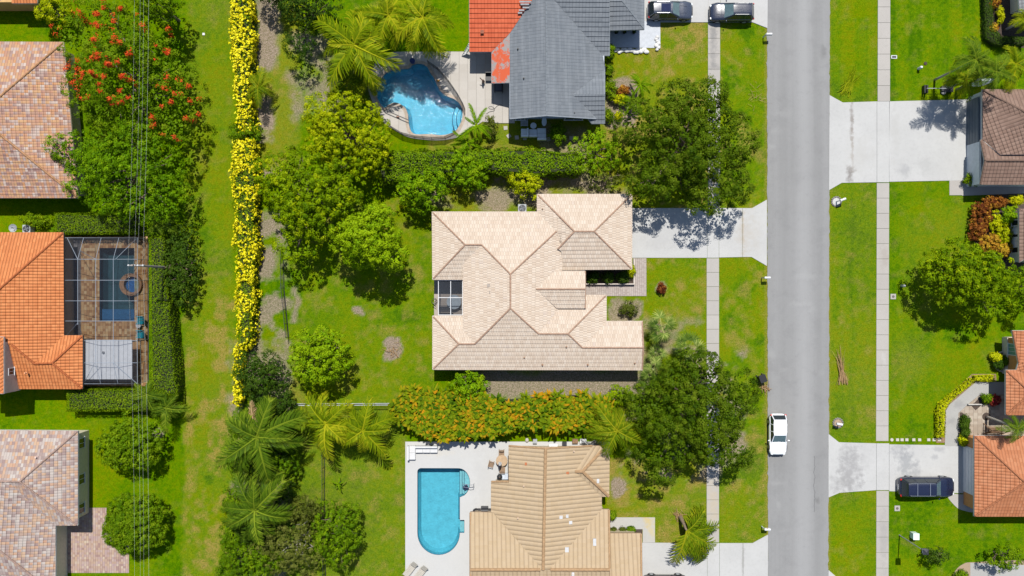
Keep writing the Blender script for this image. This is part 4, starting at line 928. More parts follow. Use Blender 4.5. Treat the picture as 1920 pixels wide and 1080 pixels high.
def crown_groups(rng, blobs, cr, dens, per, leaf, asp=.55, tv=.14, cv=.20, base=.5, mi=0, zmin=-.35, jit=.6, fill=.5, clump_flat=.95):
    """leaf clumps spread over and inside uneven lobes; blobs: x, y, z, rx, ry, rz"""
    CC = []; NN = []; B = np.array(blobs, float)
    for k, (x, y, z, rx, ry, rz) in enumerate(B):
        area = 2 * math.pi * ((rx * ry) ** .8 + (rx * rz) ** .8 + (ry * rz) ** .8) / 3 ** 1.0 * 1.35 / 1.0
        n = max(6, int(dens * area / (cr * cr * math.pi)))
        d = norm(rng.normal(size=(n * 2, 3))); d = d[d[:, 2] > zmin][:n]
        f = rng.uniform(.80, 1.08, len(d))[:, None]; p = np.array([x, y, z]) + d * np.array([rx, ry, rz]) * f
        keep = np.ones(len(p), bool)
        for j, q in enumerate(B):
            if j != k: keep &= (((p - q[:3]) / q[3:]) ** 2).sum(1) > .55
        CC.append(p[keep]); NN.append(norm(d[keep] / np.array([rx, ry, rz])))
    CC = np.concatenate(CC); NN = np.concatenate(NN); nc = len(CC)
    ct = base + rng.normal(0, cv, nc); cs = rng.uniform(.7, 1.3, nc)
    d = norm(norm(rng.normal(size=(nc, per, 3))) + NN[:, None, :] * .75 + np.array([0, 0, .25]))
    r = cr * cs[:, None, None] * rng.uniform(.45, 1.0, (nc, per, 1)); P = CC[:, None, :] + d * r * np.array([1, 1, clump_flat])
    N = norm(d * 1.5 + rng.normal(0, jit, (nc, per, 3)) * .45 + np.array([0, 0, .22])); T = ct[:, None] + rng.normal(0, tv, (nc, per)) + (rng.random((nc, per)) > .93) * .18
    sz = leaf * rng.uniform(.7, 1.35, (nc, per))
    g = [(P.reshape(-1, 3), N.reshape(-1, 3), sz.ravel(), T.ravel(), asp, mi, None)]
    if fill:
        F = []
        for x, y, z, rx, ry, rz in B:
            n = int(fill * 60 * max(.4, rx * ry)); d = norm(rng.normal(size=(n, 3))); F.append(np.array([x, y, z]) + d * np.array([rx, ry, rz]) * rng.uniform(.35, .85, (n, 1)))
        F = np.concatenate(F); g.append((F, rng.normal(0, .5, F.shape) + np.array([0, 0, 1.]), leaf * 2.0, np.full(len(F), base - .1), .7, mi, None))  # inner leaves tinted darker: shade inside the crown put into the colour
    return g, CC, NN

def trunk_mesh(name, base, blobs, r, bark, parent, limbs=6, seed=1):
    rnd = random.Random(seed); m = MB(); B = sorted(blobs, key=lambda b: -b[3])[:limbs]
    top = np.mean([b[:3] for b in B], 0); zc = min(b[2] for b in B) * .45
    fork = Vector((top[0] * .25, top[1] * .25, max(.5, zc)))
    m.tube([Vector((0, 0, -.15)), Vector((0, 0, .1)), fork * .55, fork], [r * 1.5, r * 1.1, r * .95, r * .9], 8)
    for b in B:
        e = Vector(b[:3]); mid = fork.lerp(e, .5) + Vector((rnd.uniform(-.3, .3), rnd.uniform(-.3, .3), rnd.uniform(0, .4)))
        m.tube([fork - Vector((0, 0, .1)), mid, e, e + Vector((rnd.uniform(-.5, .5), rnd.uniform(-.5, .5), b[5] * .6))], [r * .62, r * .42, r * .22, r * .06], 6)
        for q in range(2):
            s = mid.lerp(e, rnd.uniform(.2, .8)); t = e + Vector((rnd.uniform(-1, 1) * b[3] * .7, rnd.uniform(-1, 1) * b[4] * .7, rnd.uniform(0, .6) * b[5]))
            m.tube([s, s.lerp(t, .5) + Vector((0, 0, .15)), t], [r * .22, r * .14, r * .04], 5)
    return m.obj(name, bark, parent, local=True)

FO = {
 'bright': foliage('bright_leaves', (.055, .110, .001), (.145, .225, .0015), (.29, .33, .003)),
 'lime': foliage('lime_leaves', (.115, .170, .001), (.255, .305, .002), (.42, .42, .006)),
 'mid': foliage('green_leaves', (.032, .078, .001), (.080, .152, .002), (.155, .23, .004)),
 'fresh': foliage('fresh_leaves', (.045, .110, .001), (.105, .205, .002), (.21, .305, .004)),
 'oak': foliage('oak_leaves', (.022, .050, .002), (.054, .098, .002), (.115, .16, .008), .2),
 'dark': foliage('dark_leaves', (.010, .028, .003), (.026, .058, .004), (.055, .095, .008), .12),
 'fern': foliage('ferny_leaves', (.042, .095, .002), (.095, .170, .002), (.17, .235, .006)),
 'olive': foliage('olive_leaves', (.035, .050, .006), (.075, .095, .010), (.14, .15, .03)),
 'hedge': foliage('hedge_leaves', (.045, .095, .002), (.100, .170, .002), (.19, .255, .005)),
 'red': foliage('red_flowers', (.26, .02, .005), (.44, .045, .010), (.55, .11, .02)),
 'yellow': foliage('yellow_flowers', (.30, .27, .004), (.64, .56, .008), (.84, .76, .04), .1),
 'croton': foliage('croton_leaves', (.030, .085, .003), (.16, .21, .004), (.46, .21, .008), .3),
 'rust': foliage('rusty_leaves', (.10, .025, .010), (.26, .10, .015), (.42, .28, .02)),
 'magenta': foliage('burgundy_leaves', (.12, .01, .02), (.28, .02, .03), (.45, .10, .05)),
 'palm': foliage('palm_leaflets', (.045, .085, .002), (.105, .16, .003), (.26, .26, .010), .25, ov=.45),
 'goldpalm': foliage('golden_palm_leaflets', (.065, .115, .002), (.16, .21, .003), (.36, .35, .012), .3, ov=.45),
 'greypalm': foliage('fan_palm_blades', (.03, .065, .008), (.085, .135, .018), (.26, .29, .08), .12, ov=.5),
 'darkpalm': foliage('deep_palm_leaflets', (.028, .062, .004), (.065, .115, .005), (.17, .22, .015), .2, ov=.4),
 'dead': foliage('dead_leaves', (.12, .07, .035), (.24, .15, .075), (.38, .26, .14), .1)}

STY = {  # clump radius, density, leaves per clump, leaf size, aspect
 'bright': ('bright', .40, .95, 52, .17, .55), 'lime': ('lime', .34, .95, 44, .16, .55), 'mango': ('fresh', .42, .95, 44, .20, .45), 'mid': ('mid', .38, 1.0, 40, .17, .5),
 'oak': ('oak', .52, 1.0, 75, .17, .55), 'dark': ('dark', .36, 1.1, 30, .15, .6), 'poinciana': ('fern', .50, .95, 64, .17, .4), 'fine': ('fern', .34, 1.5, 46, .15, .5),
 'fresh': ('fresh', .38, 1.0, 42, .16, .5), 'olive': ('olive', .36, .9, 28, .17, .45), 'hedgey': ('hedge', .34, 1.0, 28, .15, .5), 'rust': ('rust', .28, 1.0, 20, .22, .35), 'magenta': ('magenta', .22, 1.0, 18, .22, .3), 'yellowbush': ('lime', .25, 1.0, 20, .18, .4)}

def lobes(rng, rx, ry, h, n, bottom=.35, top=1.):
    """uneven set of lobes filling an ellipse rx, ry of total height h"""
    B = [(0, 0, h * .62, rx * .60, ry * .60, h * .38)]
    a0 = rng.random() * 6.28
    for k in range(n):
        a = a0 + 2 * math.pi * k / n + rng.normal(0, .18); f = rng.uniform(.50, .66); q = rng.uniform(.34, .48)
        B.append((rx * f * math.cos(a), ry * f * math.sin(a), h * rng.uniform(.46, .66), rx * q, ry * q, h * rng.uniform(.22, .30)))
    for k in range(max(2, n // 2)):
        a = rng.random() * 6.28; f = rng.uniform(.15, .45); q = rng.uniform(.25, .36)
        B.append((rx * f * math.cos(a), ry * f * math.sin(a), h * rng.uniform(.70, .80), rx * q, ry * q, h * .20))
    return B

def tree(name, label, style, px, py, rx, ry, h, n=7, seed=1, cat='tree', group=None, trunk=True, sub=(), base=.5, bark=None, fill=.5, dens=1., flowers=None):
    """px, py, rx, ry: crown as measured in the photo (at about .6 of its height)"""
    rng = rng_(seed); c = G(px, py, h * .6); k = S * (1 - h * .6 / ALT)
    fo, cr, de, per, lf, asp = STY[style]
    if rx > 45: rx *= .95; ry *= .95
    B = lobes(rng, rx * k - cr * .4, ry * k - cr * .4, h - cr * .3, n)
    for (sx, sy, srx, sry) in sub: B.append(((sx - px) * k, -(sy - py) * k, h * .52, srx * k, sry * k, h * .26))
    r = thing(name, label, cat, (c.x, c.y, 0), group)
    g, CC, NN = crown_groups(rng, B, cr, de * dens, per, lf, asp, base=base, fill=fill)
    mats = [FO[fo]]
    if flowers:
        fm, pts, fs, fn = flowers; mats.append(FO[fm]); P = []; N = []; 
        for (fx, fy, fr) in pts:
            q = np.array([(fx - px) * k, -(fy - py) * k]); d = ((CC[:, :2] - q) ** 2).sum(1); near = np.where(d < (fr * k) ** 2)[0]
            if len(near) == 0: near = np.argsort(d)[:2]
            near = near[np.argsort(-CC[near, 2])][:max(2, int(len(near) * .7))]
            for i in near:
                dd = norm(rng.normal(size=(fn, 3)) + NN[i] * .8 + np.array([0, 0, .9])); P.append(CC[i] + NN[i] * cr * .5 + np.array([0, 0, cr * .75]) + dd * cr * rng.uniform(.3, .9, (fn, 1))); N.append(dd)
        P = np.concatenate(P); N = np.concatenate(N); fg = [(P, N, fs * rng.uniform(.7, 1.3, len(P)), np.clip(rng.normal(.5, .25, len(P)), 0, 1), .7, 0, None)]
    cr_o = leaf_mesh('crown', g, [FO[fo]], r)
    if flowers: leaf_mesh('blossom', fg, [FO[flowers[0]]], cr_o)
    if trunk: trunk_mesh('trunk', c, B, max(.06, min(.32, (rx + ry) * k * .03)), bark or BARK, r, min(len(B), 8), seed)
    return r

def hedge_box(label, poly, h, style='hedge', leaf=.13, dens=110, name='hedge', seed=1, base=.5, wob=.12, sidew=1.0, group=None, flowers=0, fl_mat='yellow', cv=.25, top_round=.25, inset=.22):
    """clipped hedge: outline in photo pixels of its top, leaves over top and sides round a solid dark core"""
    rng = rng_(seed); P = [tuple(G(x, y, h))[:2] for x, y in poly]
    if area_sign(P) < 0: P = P[::-1]
    c = np.mean(np.array(P), 0); P = [(x - c[0], y - c[1]) for x, y in P]; r = thing(name, label, 'hedge', (c[0], c[1], 0), group)
    A = np.array(P); lo = A.min(0); hi = A.max(0); area = abs(area_sign(P)) / 2
    dens *= 1.5; n = int(area * dens * ((hi - lo).prod() / max(area, .01))); q = rng.uniform(lo, hi, (n, 2)); q = q[inside(P, q[:, 0], q[:, 1])]
    wx = vnoise(q[:, 0] + c[0], q[:, 1] + c[1], .9, seed + 3, 3) - .5
    # distance to the outline rounds the shoulders
    dist = np.full(len(q), 9.)
    for i in range(len(P)):
        a = np.array(P[i]); b = np.array(P[(i + 1) % len(P)]); t = np.clip(((q - a) @ (b - a)) / ((b - a) @ (b - a)), 0, 1)[:, None]; dist = np.minimum(dist, np.linalg.norm(q - a - t * (b - a), axis=1))
    z = h + wx * 2 * wob - np.clip(top_round - dist, 0, 9) * .9 + rng.uniform(-.10, .04, len(q))
    C = [np.column_stack([q, z])]; N = [rng.normal(0, .45, (len(q), 3)) + np.array([0, 0, 1.])]
    for i in range(len(P)):
        a = np.array(P[i]); b = np.array(P[(i + 1) % len(P)]); L = np.linalg.norm(b - a); m_ = int(L * h * dens * .7)
        if m_ < 1: continue
        t = rng.random((m_, 1)); e = (b - a) / L; o = np.array([e[1], -e[0]]); zz = rng.uniform(.03, h, m_); bulge = (vnoise(a[0] + t[:, 0] * L * e[0] + c[0], zz * 1.3 + t[:, 0] * L * e[1] + c[1], .8, seed + 9, 3) - .5) * 2 * wob * sidew
        C.append(np.column_stack([a + t * (b - a) + o * (bulge + rng.uniform(-.1, .04, m_))[:, None], zz])); N.append(rng.normal(0, .45, (m_, 3)) + np.array([o[0], o[1], .35]))
    C = np.concatenate(C); N = np.concatenate(N); t = base + (vnoise(C[:, 0] + c[0], C[:, 1] + c[1], .7, seed + 5, 3) - .5) * 2 * cv + rng.normal(0, .17, len(C)) + (rng.random(len(C)) > .965) * .4
    g = [(C, N, leaf * rng.uniform(.7, 1.4, len(C)), t, .55, 0, None)]
    fo = leaf_mesh('foliage', g, [FO[style]], r)
    if flowers:
        P2 = []; N2 = []; T2 = []; k = int(len(C) * flowers); ii = rng.choice(len(C), k, False); ii = ii[(vnoise(C[ii, 0] + c[0], C[ii, 1] + c[1], 1.6, seed + 15, 3) > .45) | (rng.random(len(ii)) > .75)]
        for i in ii:
            m_ = 9; d = norm(rng.normal(size=(m_, 3)) + norm(N[i]) * .7 + np.array([0, 0, .5])); P2.append(C[i] + norm(N[i]) * .06 + d * rng.uniform(.10, .20)); N2.append(d); T2.append(np.full(m_, rng.normal(.5, .2)) + rng.normal(0, .12, m_))
        P2 = np.concatenate(P2); N2 = np.concatenate(N2); leaf_mesh('blossom', [(P2, N2, .15 * rng.uniform(.7, 1.3, len(P2)), np.concatenate(T2), .8, 0, None)], [FO[fl_mat]], fo)
    Q = offset_poly(P, -inset); m = MB(); m.prism(Q, .0, h - .3); m.obj('core', plain('hedge_core', (.020, .026, .008), .95, .4, 6) if 'hedge_core' not in bpy.data.materials else bpy.data.materials['hedge_core'], r, local=True)  # solid near-black green block behind the leaves
    return r

# ---- palm fronds
def frond_mesh(name, L, droop, leaf, nl, w, mat, seed, stiff=0., vee=.35):
    rng = rng_(seed); n = 12; th = np.linspace(.35, .35 - droop, n); ds = L / (n - 1)
    x = np.concatenate([[0], np.cumsum(np.cos(th[:-1]) * ds)]); z = np.concatenate([[0], np.cumsum(np.sin(th[:-1]) * ds)])
    V = []; F = []; T = []
    for i in range(n):     # rachis, a tapering strip with a ridge
        wd = .026 * (1 - i / n) + .004; V += [(x[i], -wd, z[i]), (x[i], wd, z[i]), (x[i], 0, z[i] + wd)]; T += [.85] * 3
        if i: a = 3 * (i - 1); b = 3 * i; F += [(a, b, b + 2, a + 2), (a + 2, b + 2, b + 1, a + 1)]
    tone = 0
    for k in range(nl):
        t = .10 + .88 * k / (nl - 1); xi = np.interp(t, np.linspace(0, 1, n), x); zi = np.interp(t, np.linspace(0, 1, n), z); an = np.interp(t, np.linspace(0, 1, n), th)
        ll = leaf * (math.sin(math.pi * min(1, .14 + .80 * t)) ** .6) * rng.uniform(.85, 1.1); a = R(28 + 32 * t + rng.normal(0, 4))
        for sd in (-1, 1):
            f = Vector((math.cos(an), 0, math.sin(an))); up = Vector((-math.sin(an), 0, math.cos(an))); sv = Vector((0, sd, 0))
            d = (sv * math.cos(a) + f * math.sin(a) + up * vee * rng.uniform(.4, 1.1)).normalized(); b = Vector((xi, 0, zi)); m_ = b + d * ll * .5; e = b + d * ll * .93 + Vector((0, 0, -ll * (.30 + .25 * rng.random()) * (1 - stiff)))
            wv = f * w * .5; i0 = len(V); tt = .42 + .18 * rng.normal() + (.35 if t > .9 else 0)
            V += [tuple(b - wv * .6), tuple(b + wv * .6), tuple(m_ + wv), tuple(m_ - wv), tuple(e + wv * .25), tuple(e - wv * .25)]; T += [tt, tt, tt, tt, tt + .25, tt + .25]
            F += [(i0, i0 + 1, i0 + 2, i0 + 3), (i0 + 3, i0 + 2, i0 + 4, i0 + 5)]
    me = bpy.data.meshes.new(name); me.from_pydata(V, [], F); me.materials.append(mat); a = me.attributes.new('tint', 'FLOAT', 'POINT'); a.data.foreach_set('value', np.clip(np.array(T, np.float32), 0, 1)); me.update(); return me
def fan_mesh(name, L, leaf, mat, seed, nb=15):
    rng = rng_(seed); V = []; F = []; T = []
    n = 6; xs = np.linspace(0, L, n); zs = .30 * np.sin(np.linspace(0, 1.7, n)) * L * .8
    for i in range(n): V += [(xs[i], -.02, zs[i]), (xs[i], .02, zs[i])]; T += [.8, .8]
    for i in range(n - 1): F.append((2 * i, 2 * i + 2, 2 * i + 3, 2 * i + 1))
    b = Vector((xs[-1], 0, zs[-1]))
    for k in range(nb):
        a = R(-115 + 230 * k / (nb - 1)); ll = leaf * (.62 + .38 * math.cos(a * .75)) * rng.uniform(.9, 1.08); d = Vector((math.cos(a), math.sin(a), .12)); s = Vector((-math.sin(a), math.cos(a), 0)) * leaf * .055
        m_ = b + d * ll * .55; e = b + d * ll + Vector((0, 0, -ll * .35)); i0 = len(V); tt = .45 + .2 * rng.normal()
        V += [tuple(b - s * .3), tuple(b + s * .3), tuple(m_ + s), tuple(m_ - s), tuple(e + s * .15), tuple(e - s * .15)]; T += [tt] * 4 + [tt + .25] * 2; F += [(i0, i0 + 1, i0 + 2, i0 + 3), (i0 + 3, i0 + 2, i0 + 4, i0 + 5)]
    me = bpy.data.meshes.new(name); me.from_pydata(V, [], F); me.materials.append(mat); a = me.attributes.new('tint', 'FLOAT', 'POINT'); a.data.foreach_set('value', np.clip(np.array(T, np.float32), 0, 1)); me.update(); return me
FR = {
 'coco': [frond_mesh('frond', 1.0, 1.05 + .25 * i, .34, 25, .040, FO['palm'], 20 + i) for i in range(3)],
 'gold': [frond_mesh('frond', 1.0, 1.0 + .25 * i, .34, 25, .040, FO['goldpalm'], 30 + i) for i in range(3)],
 'deep': [frond_mesh('frond', 1.0, .9 + .3 * i, .32, 25, .036, FO['darkpalm'], 40 + i) for i in range(3)],
 'fox': [frond_mesh('frond', 1.0, 1.1 + .2 * i, .17, 60, .022, FO['fresh'] , 50 + i, vee=.9) for i in range(3)],
 'dead': [frond_mesh('frond', 1.0, .5 + .3 * i, .22, 26, .024, FO['dead'], 60 + i) for i in range(2)],
 'fan': [fan_mesh('fan_leaf', .55, .62, FO['greypalm'], 70 + i) for i in range(3)]}
def palm(label, kind, px, py, h, rpx, nf=16, seed=1, base=None, name='palm_tree', group=None, lean=.0, dead=0, tr=.13, pitch=(-.25, 1.05), bark=None, cat='palm', only=None):
    """px, py: the heart of the crown in the photo; base: foot of the trunk (photo pixels) when it leans"""
    rnd = random.Random(seed); c = G(px, py, h); b = G(*base) if base else Vector((c.x, c.y, 0)); r = thing(name, label, cat, (b.x, b.y, 0), group)
    top = Vector((c.x - b.x, c.y - b.y, h)); m = MB()
    n = 9; P = []; rad = []
    for i in range(n): t = i / (n - 1); p = Vector((top.x * t ** 1.4, top.y * t ** 1.4, top.z * t - .1 * (1 - t))); P.append(p); rad.append(tr * (1.35 - .5 * t) if t < .95 else tr * .5)
    m.tube(P, rad, 9); m.obj('trunk', bark or PALEBARK, r, local=True, smooth=True)
    Rw = rpx * S * (1 - h / ALT)
    a00 = rnd.uniform(0, 6.28)
    for i in range(nf):
        u = (i + .5) / nf; az = a00 + i * 2.39996 + rnd.uniform(-.4, .4)
        if only is not None: az = R(only[0] + (only[1] - only[0]) * rnd.random())
        pt = pitch[1] * (1 - u) + pitch[0] * u if False else pitch[0] + (pitch[1] - pitch[0]) * (1 - u)
        f = bpy.data.objects.new('frond', rnd.choice(FR['dead'] if i < dead else FR[kind])); COL.objects.link(f); f.parent = r
        k = Rw * (1.12 - .30 * abs(pt - .2)) * rnd.uniform(.74, 1.12) * (1.0 if u < .85 else .75)
        f.location = top + Vector((0, 0, (u - .5) * .25)); f.rotation_euler = (rnd.uniform(-.35, .35), pt * .75 - .15, az) if True else 0
        # positive pitch droops, so older fronds (small u) hang lower
        f.scale = (k, k, k)
    return r
# ------------------------------------------------------------------ planting, left side
RP = [(x, y, 8) for x, y in ((150, 28), (165, 40), (190, 33), (175, 50), (123, 64), (205, 10), (235, 32), (243, 45), (240, 60), (197, 68), (205, 88), (190, 92), (240, 92), (255, 100), (300, 52), (295, 45), (312, 105), (325, 106), (215, 118), (212, 125), (132, 125), (165, 140), (188, 134), (192, 152), (186, 157), (225, 132), (233, 130), (245, 132), (210, 158), (220, 160), (226, 165), (235, 152), (250, 155), (260, 160), (270, 162), (265, 115), (278, 112), (238, 180), (255, 178), (173, 181), (165, 165), (228, 192), (320, 152), (357, 174), (367, 174), (347, 200), (357, 210), (325, 212), (338, 225), (295, 225), (287, 240), (328, 250), (325, 175), (190, 180), (250, 190), (200, 30), (210, 65))]
rr0 = random.Random(2)
tree('flame_tree', 'broad ferny tree dotted with red orange flowers beside the clay tiled house', 'poinciana', 240, 140, 118, 134, 8.2, 10, 3, sub=((140, 70, 32, 40), (332, 190, 34, 50), (322, 235, 34, 42), (150, 170, 35, 45), (200, 15, 60, 30)), flowers=('red', [(x + rr0.uniform(-9, 9), y + rr0.uniform(-9, 9), r * .8) for x, y, r in RP for _ in (0, 1, 2)], .16, 12))
tree('shade_tree', 'dense fresh green tree just below the red flowering tree', 'fresh', 235, 320, 122, 100, 7.4, 10, 4, sub=((130, 275, 40, 30), (300, 370, 50, 45)), base=.42)
tree('shade_tree', 'dark green tree at the top edge behind the power lines', 'mid', 300, 10, 45, 45, 7.5, 6, 5)
tree('leafy_shrub', 'pale yellow green shrub at the top left beside the corner house', 'lime', 102, 18, 36, 36, 3.4, 6, 6, cat='shrub')
def rp(x0, y0, x1, y1): return [(x0, y1), (x1, y1), (x1, y0), (x0, y0)]
hedge_box('clipped hedge along the north side of the orange tiled house', rp(100, 399, 255, 439), 1.8, seed=11, base=.5)
tree('leafy_shrub', 'low rounded shrub at the left end of the clipped hedge by the dish', 'hedgey', 66, 413, 34, 16, 1.4, 6, 12, cat='shrub', trunk=False)
hedge_box('tall clipped hedge running along the east side of the pool cage', [(277, 444), (306, 440), (318, 600), (330, 742), (281, 742)], 2.6, seed=13, base=.45, dens=90)
tree('dense_shrub', 'dark bushy shrub with ragged edge beside the utility pole', 'dark', 340, 498, 33, 82, 3.6, 9, 14, cat='shrub', base=.75)
hedge_box('clipped hedge along the south side of the orange tiled house', rp(123, 731, 272, 772), 1.9, seed=15, base=.5)
palm('small palm at the corner of the south hedge below the pool cage', 'deep', 276, 740, 2.6, 36, 15, 16, group=None, tr=.08)
palm('small dark palm right of the corner palm, below the tall hedge', 'deep', 312, 765, 2.4, 38, 15, 17, tr=.08)
palm('young palm squeezed between the shade tree and the utility pole shrub', 'deep', 298, 418, 2.6, 34, 14, 18, tr=.08)
tree('shade_tree', 'loose green tree with lobed crown on the lawn beside the sage walled house', 'mid', 243, 830, 66, 60, 4.6, 10, 19, base=.58, dens=1.3, fill=.9)
tree('round_tree', 'round fine leaved tree over the paver patio', 'fine', 250, 985, 68, 60, 4.2, 14, 20, dens=1.5, base=.42, fill=1.)
# flowering hedge along the utility strip
def yh(label, pts, seed, h=2.3, fl=.20):
    hedge_box(label, pts, h, 'hedge', .15, 70, 'flowering_hedge', seed, .6, .26, 1.7, 'yellow flowering hedge along the utility strip', fl, 'yellow', top_round=.45)
yh('long yellow flowering hedge from the top edge down to the small palm', [(432, -30), (462, -30), (470, 60), (464, 140), (470, 245), (442, 245), (440, 160), (433, 80)], 21)
yh('yellow flowering hedge between the green gap shrub and the middle of the strip', [(438, 262), (472, 262), (478, 330), (474, 420), (482, 460), (472, 500), (442, 500), (440, 400), (436, 330)], 22)
yh('yellow flowering hedge left of the wire fence, with green gaps', [(443, 502), (470, 502), (473, 560), (468, 600), (472, 620), (464, 650), (446, 650), (442, 570)], 23, fl=.17)
yh('narrow yellow flowering end of the hedge beside the dark round shrub', [(438, 652), (456, 652), (450, 700), (447, 758), (437, 758)], 24, 2.0)
tree('leafy_shrub', 'green shrub filling a gap in the yellow flowering hedge', 'mid', 460, 250, 38, 22, 2.5, 6, 25, cat='shrub', base=.45)
palm('short palm casting a star shaped shadow beside the yellow hedge', 'coco', 484, 163, 2.7, 36, 12, 26, tr=.1)
# trees of the middle back garden
tree('shade_tree', 'very bright yellow green tree left of the freeform pool', 'lime', 652, 252, 86, 82, 7.8, 11, 31, base=.42, sub=((610, 215, 45, 42), (690, 285, 40, 40)))
tree('shade_tree', 'large dense tree below the bright yellow green tree, beside the yellow hedge', 'bright', 582, 366, 104, 96, 8.4, 12, 32, base=.46, sub=((555, 462, 44, 30), (520, 320, 45, 40), (640, 310, 44, 36)))
tree('shade_tree', 'bright green tree casting a big round shadow on the back lawn', 'mango', 688, 452, 76, 62, 9.2, 10, 33, base=.85, dens=1.15, fill=.9, sub=((710, 405, 28, 22), (735, 480, 30, 25)))
tree('shade_tree', 'bright loose tree in the back garden above the two golden palms', 'mango', 600, 668, 68, 60, 6.6, 10, 34, base=.75, dens=1.1)
tree('round_tree', 'dark rounded dense tree above the big deep green palm', 'dark', 492, 708, 52, 56, 4.8, 9, 35, base=.55)
tree('shade_tree', 'dark tree in the top edge shade left of the coconut palms', 'dark', 580, 12, 62, 52, 6.2, 8, 36, base=.6, sub=((560, 80, 30, 30),))
tree('shade_tree', 'dark tree cut by the top edge beside the yellow hedge', 'dark', 510, -22, 40, 34, 5.5, 6, 37, base=.6)
palm('tall golden green coconut palm whose fronds reach the freeform pool', 'gold', 664, 86, 6.0, 80, 19, 38, (672, 120), 'coconut_palm', 'coconut palms by the freeform pool')
palm('golden coconut palm at the top edge nearest the orange roof corner', 'gold', 793, 34, 6.0, 72, 18, 39, None, 'coconut_palm', 'coconut palms by the freeform pool')
palm('coconut palm tangled between its two neighbours at the top edge', 'gold', 728, 30, 5.4, 66, 16, 40, None, 'coconut_palm', 'coconut palms by the freeform pool')
palm('low palm under the coconut palms at the pool edge', 'coco', 650, 155, 2.4, 50, 14, 41, tr=.1)
palm('low young palm tucked beside the bright yellow green tree', 'gold', 690, 148, 2.2, 40, 12, 141, tr=.1)
palm('foxtail palm with plume like fronds at the foot of the freeform pool', 'fox', 893, 235, 3.4, 46, 9, 42, tr=.1)
palm('lower foxtail palm overlapping the first beside the pool', 'fox', 876, 268, 2.4, 38, 9, 43, tr=.09)
tree('leafy_shrub', 'rusty dark shrub beside the foxtail palm', 'olive', 920, 240, 15, 24, 1.6, 5, 44, cat='shrub', trunk=False)
# property line between the grey house and the tan house
hedge_box('tall dark informal hedge between the two middle gardens', [(705, 300), (735, 282), (850, 280), (1000, 278), (1090, 290), (1090, 322), (1000, 328), (900, 320), (800, 330), (715, 345)], 2.7, 'mid', .20, 75, 'hedge', 45, .58, .55, top_round=.6)
tree('leafy_tree', 'bright green tree in front of the hedge near the tan roof corner', 'mango', 792, 356, 56, 46, 5.0, 8, 46, base=.5)
tree('leafy_tree', 'smaller green tree right of the bright tree in front of the hedge', 'mango', 878, 318, 44, 42, 3.8, 8, 47, base=.55)
tree('small_tree', 'small lime yellow tree standing before the hedge by the air conditioner', 'lime', 986, 342, 34, 32, 3.0, 7, 48, base=.55)
tree('leafy_shrub', 'green shrub in front of the grey gable wall', 'mid', 1046, 250, 17, 24, 2.0, 6, 49, cat='shrub', trunk=False)
tree('leafy_tree', 'pale loose tree between the hedge and the big dark oak', 'fresh', 1118, 282, 58, 48, 4.0, 8, 50, base=.62, fill=.2, dens=.9)
tree('leafy_tree', 'olive tinted thin shrub below the pale loose tree', 'olive', 1140, 335, 42, 30, 2.6, 7, 51, base=.45, fill=.15, dens=.6)
palm('small fan shaped palm beside the bed of the grey house', 'fox', 1200, 158, 2.0, 28, 13, 52, tr=.07)
palm('low bright palm below the small palm of the front bed', 'fox', 1188, 190, 1.6, 28, 12, 53, tr=.07)
tree('leafy_shrub', 'golden shrub in the front bed of the grey house', 'yellowbush', 1164, 186, 18, 13, 1.1, 5, 54, cat='shrub', trunk=False, base=.8)
tree('leafy_shrub', 'small yellow shrub at the lower end of the front bed', 'yellowbush', 1160, 217, 9, 8, .8, 4, 55, cat='shrub', trunk=False, base=.95)
tree('leafy_shrub', 'rust red shrub in the front bed of the grey house', 'rust', 1168, 170, 15, 10, .9, 5, 56, cat='shrub', trunk=False)
tree('leafy_shrub', 'green shrub against the east wall of the grey house', 'hedgey', 1145, 168, 12, 22, 1.4, 5, 57, cat='shrub', trunk=False)
tree('leafy_shrub', 'lower green shrub against the east wall of the grey house', 'hedgey', 1141, 215, 7, 16, 1.1, 4, 58, cat='shrub', trunk=False)
tree('leafy_shrub', 'clipped shrub at the corner of the blue grey entry terrace', 'mid', 1143, 96, 9, 14, 1.2, 4, 59, cat='shrub', trunk=False)
tree('leafy_shrub', 'small dark shrub below the entry terrace corner', 'mid', 1141, 132, 8, 10, 1.0, 4, 60, cat='shrub', trunk=False)
# two oaks of the front gardens
tree('oak_tree', 'big dark oak shading the concrete drive of the tan house', 'oak', 1292, 272, 108, 112, 8.6, 13, 61, fill=.5, dens=1.2, base=.55, sub=((1330, 175, 34, 28), (1195, 225, 42, 40), (1390, 260, 34, 46), (1225, 345, 46, 36), (1370, 350, 42, 36), (1270, 180, 30, 26), (1320, 375, 34, 28)))
tree('oak_tree', 'big dark oak at the bottom over the pavement, beside the white car', 'oak', 1302, 772, 106, 108, 8.2, 13, 62, fill=.5, dens=1.2, base=.5, sub=((1385, 740, 38, 52), (1210, 760, 38, 40), (1375, 850, 34, 30), (1250, 850, 50, 34), (1310, 690, 44, 34), (1240, 890, 26, 22), (1340, 840, 40, 36)))
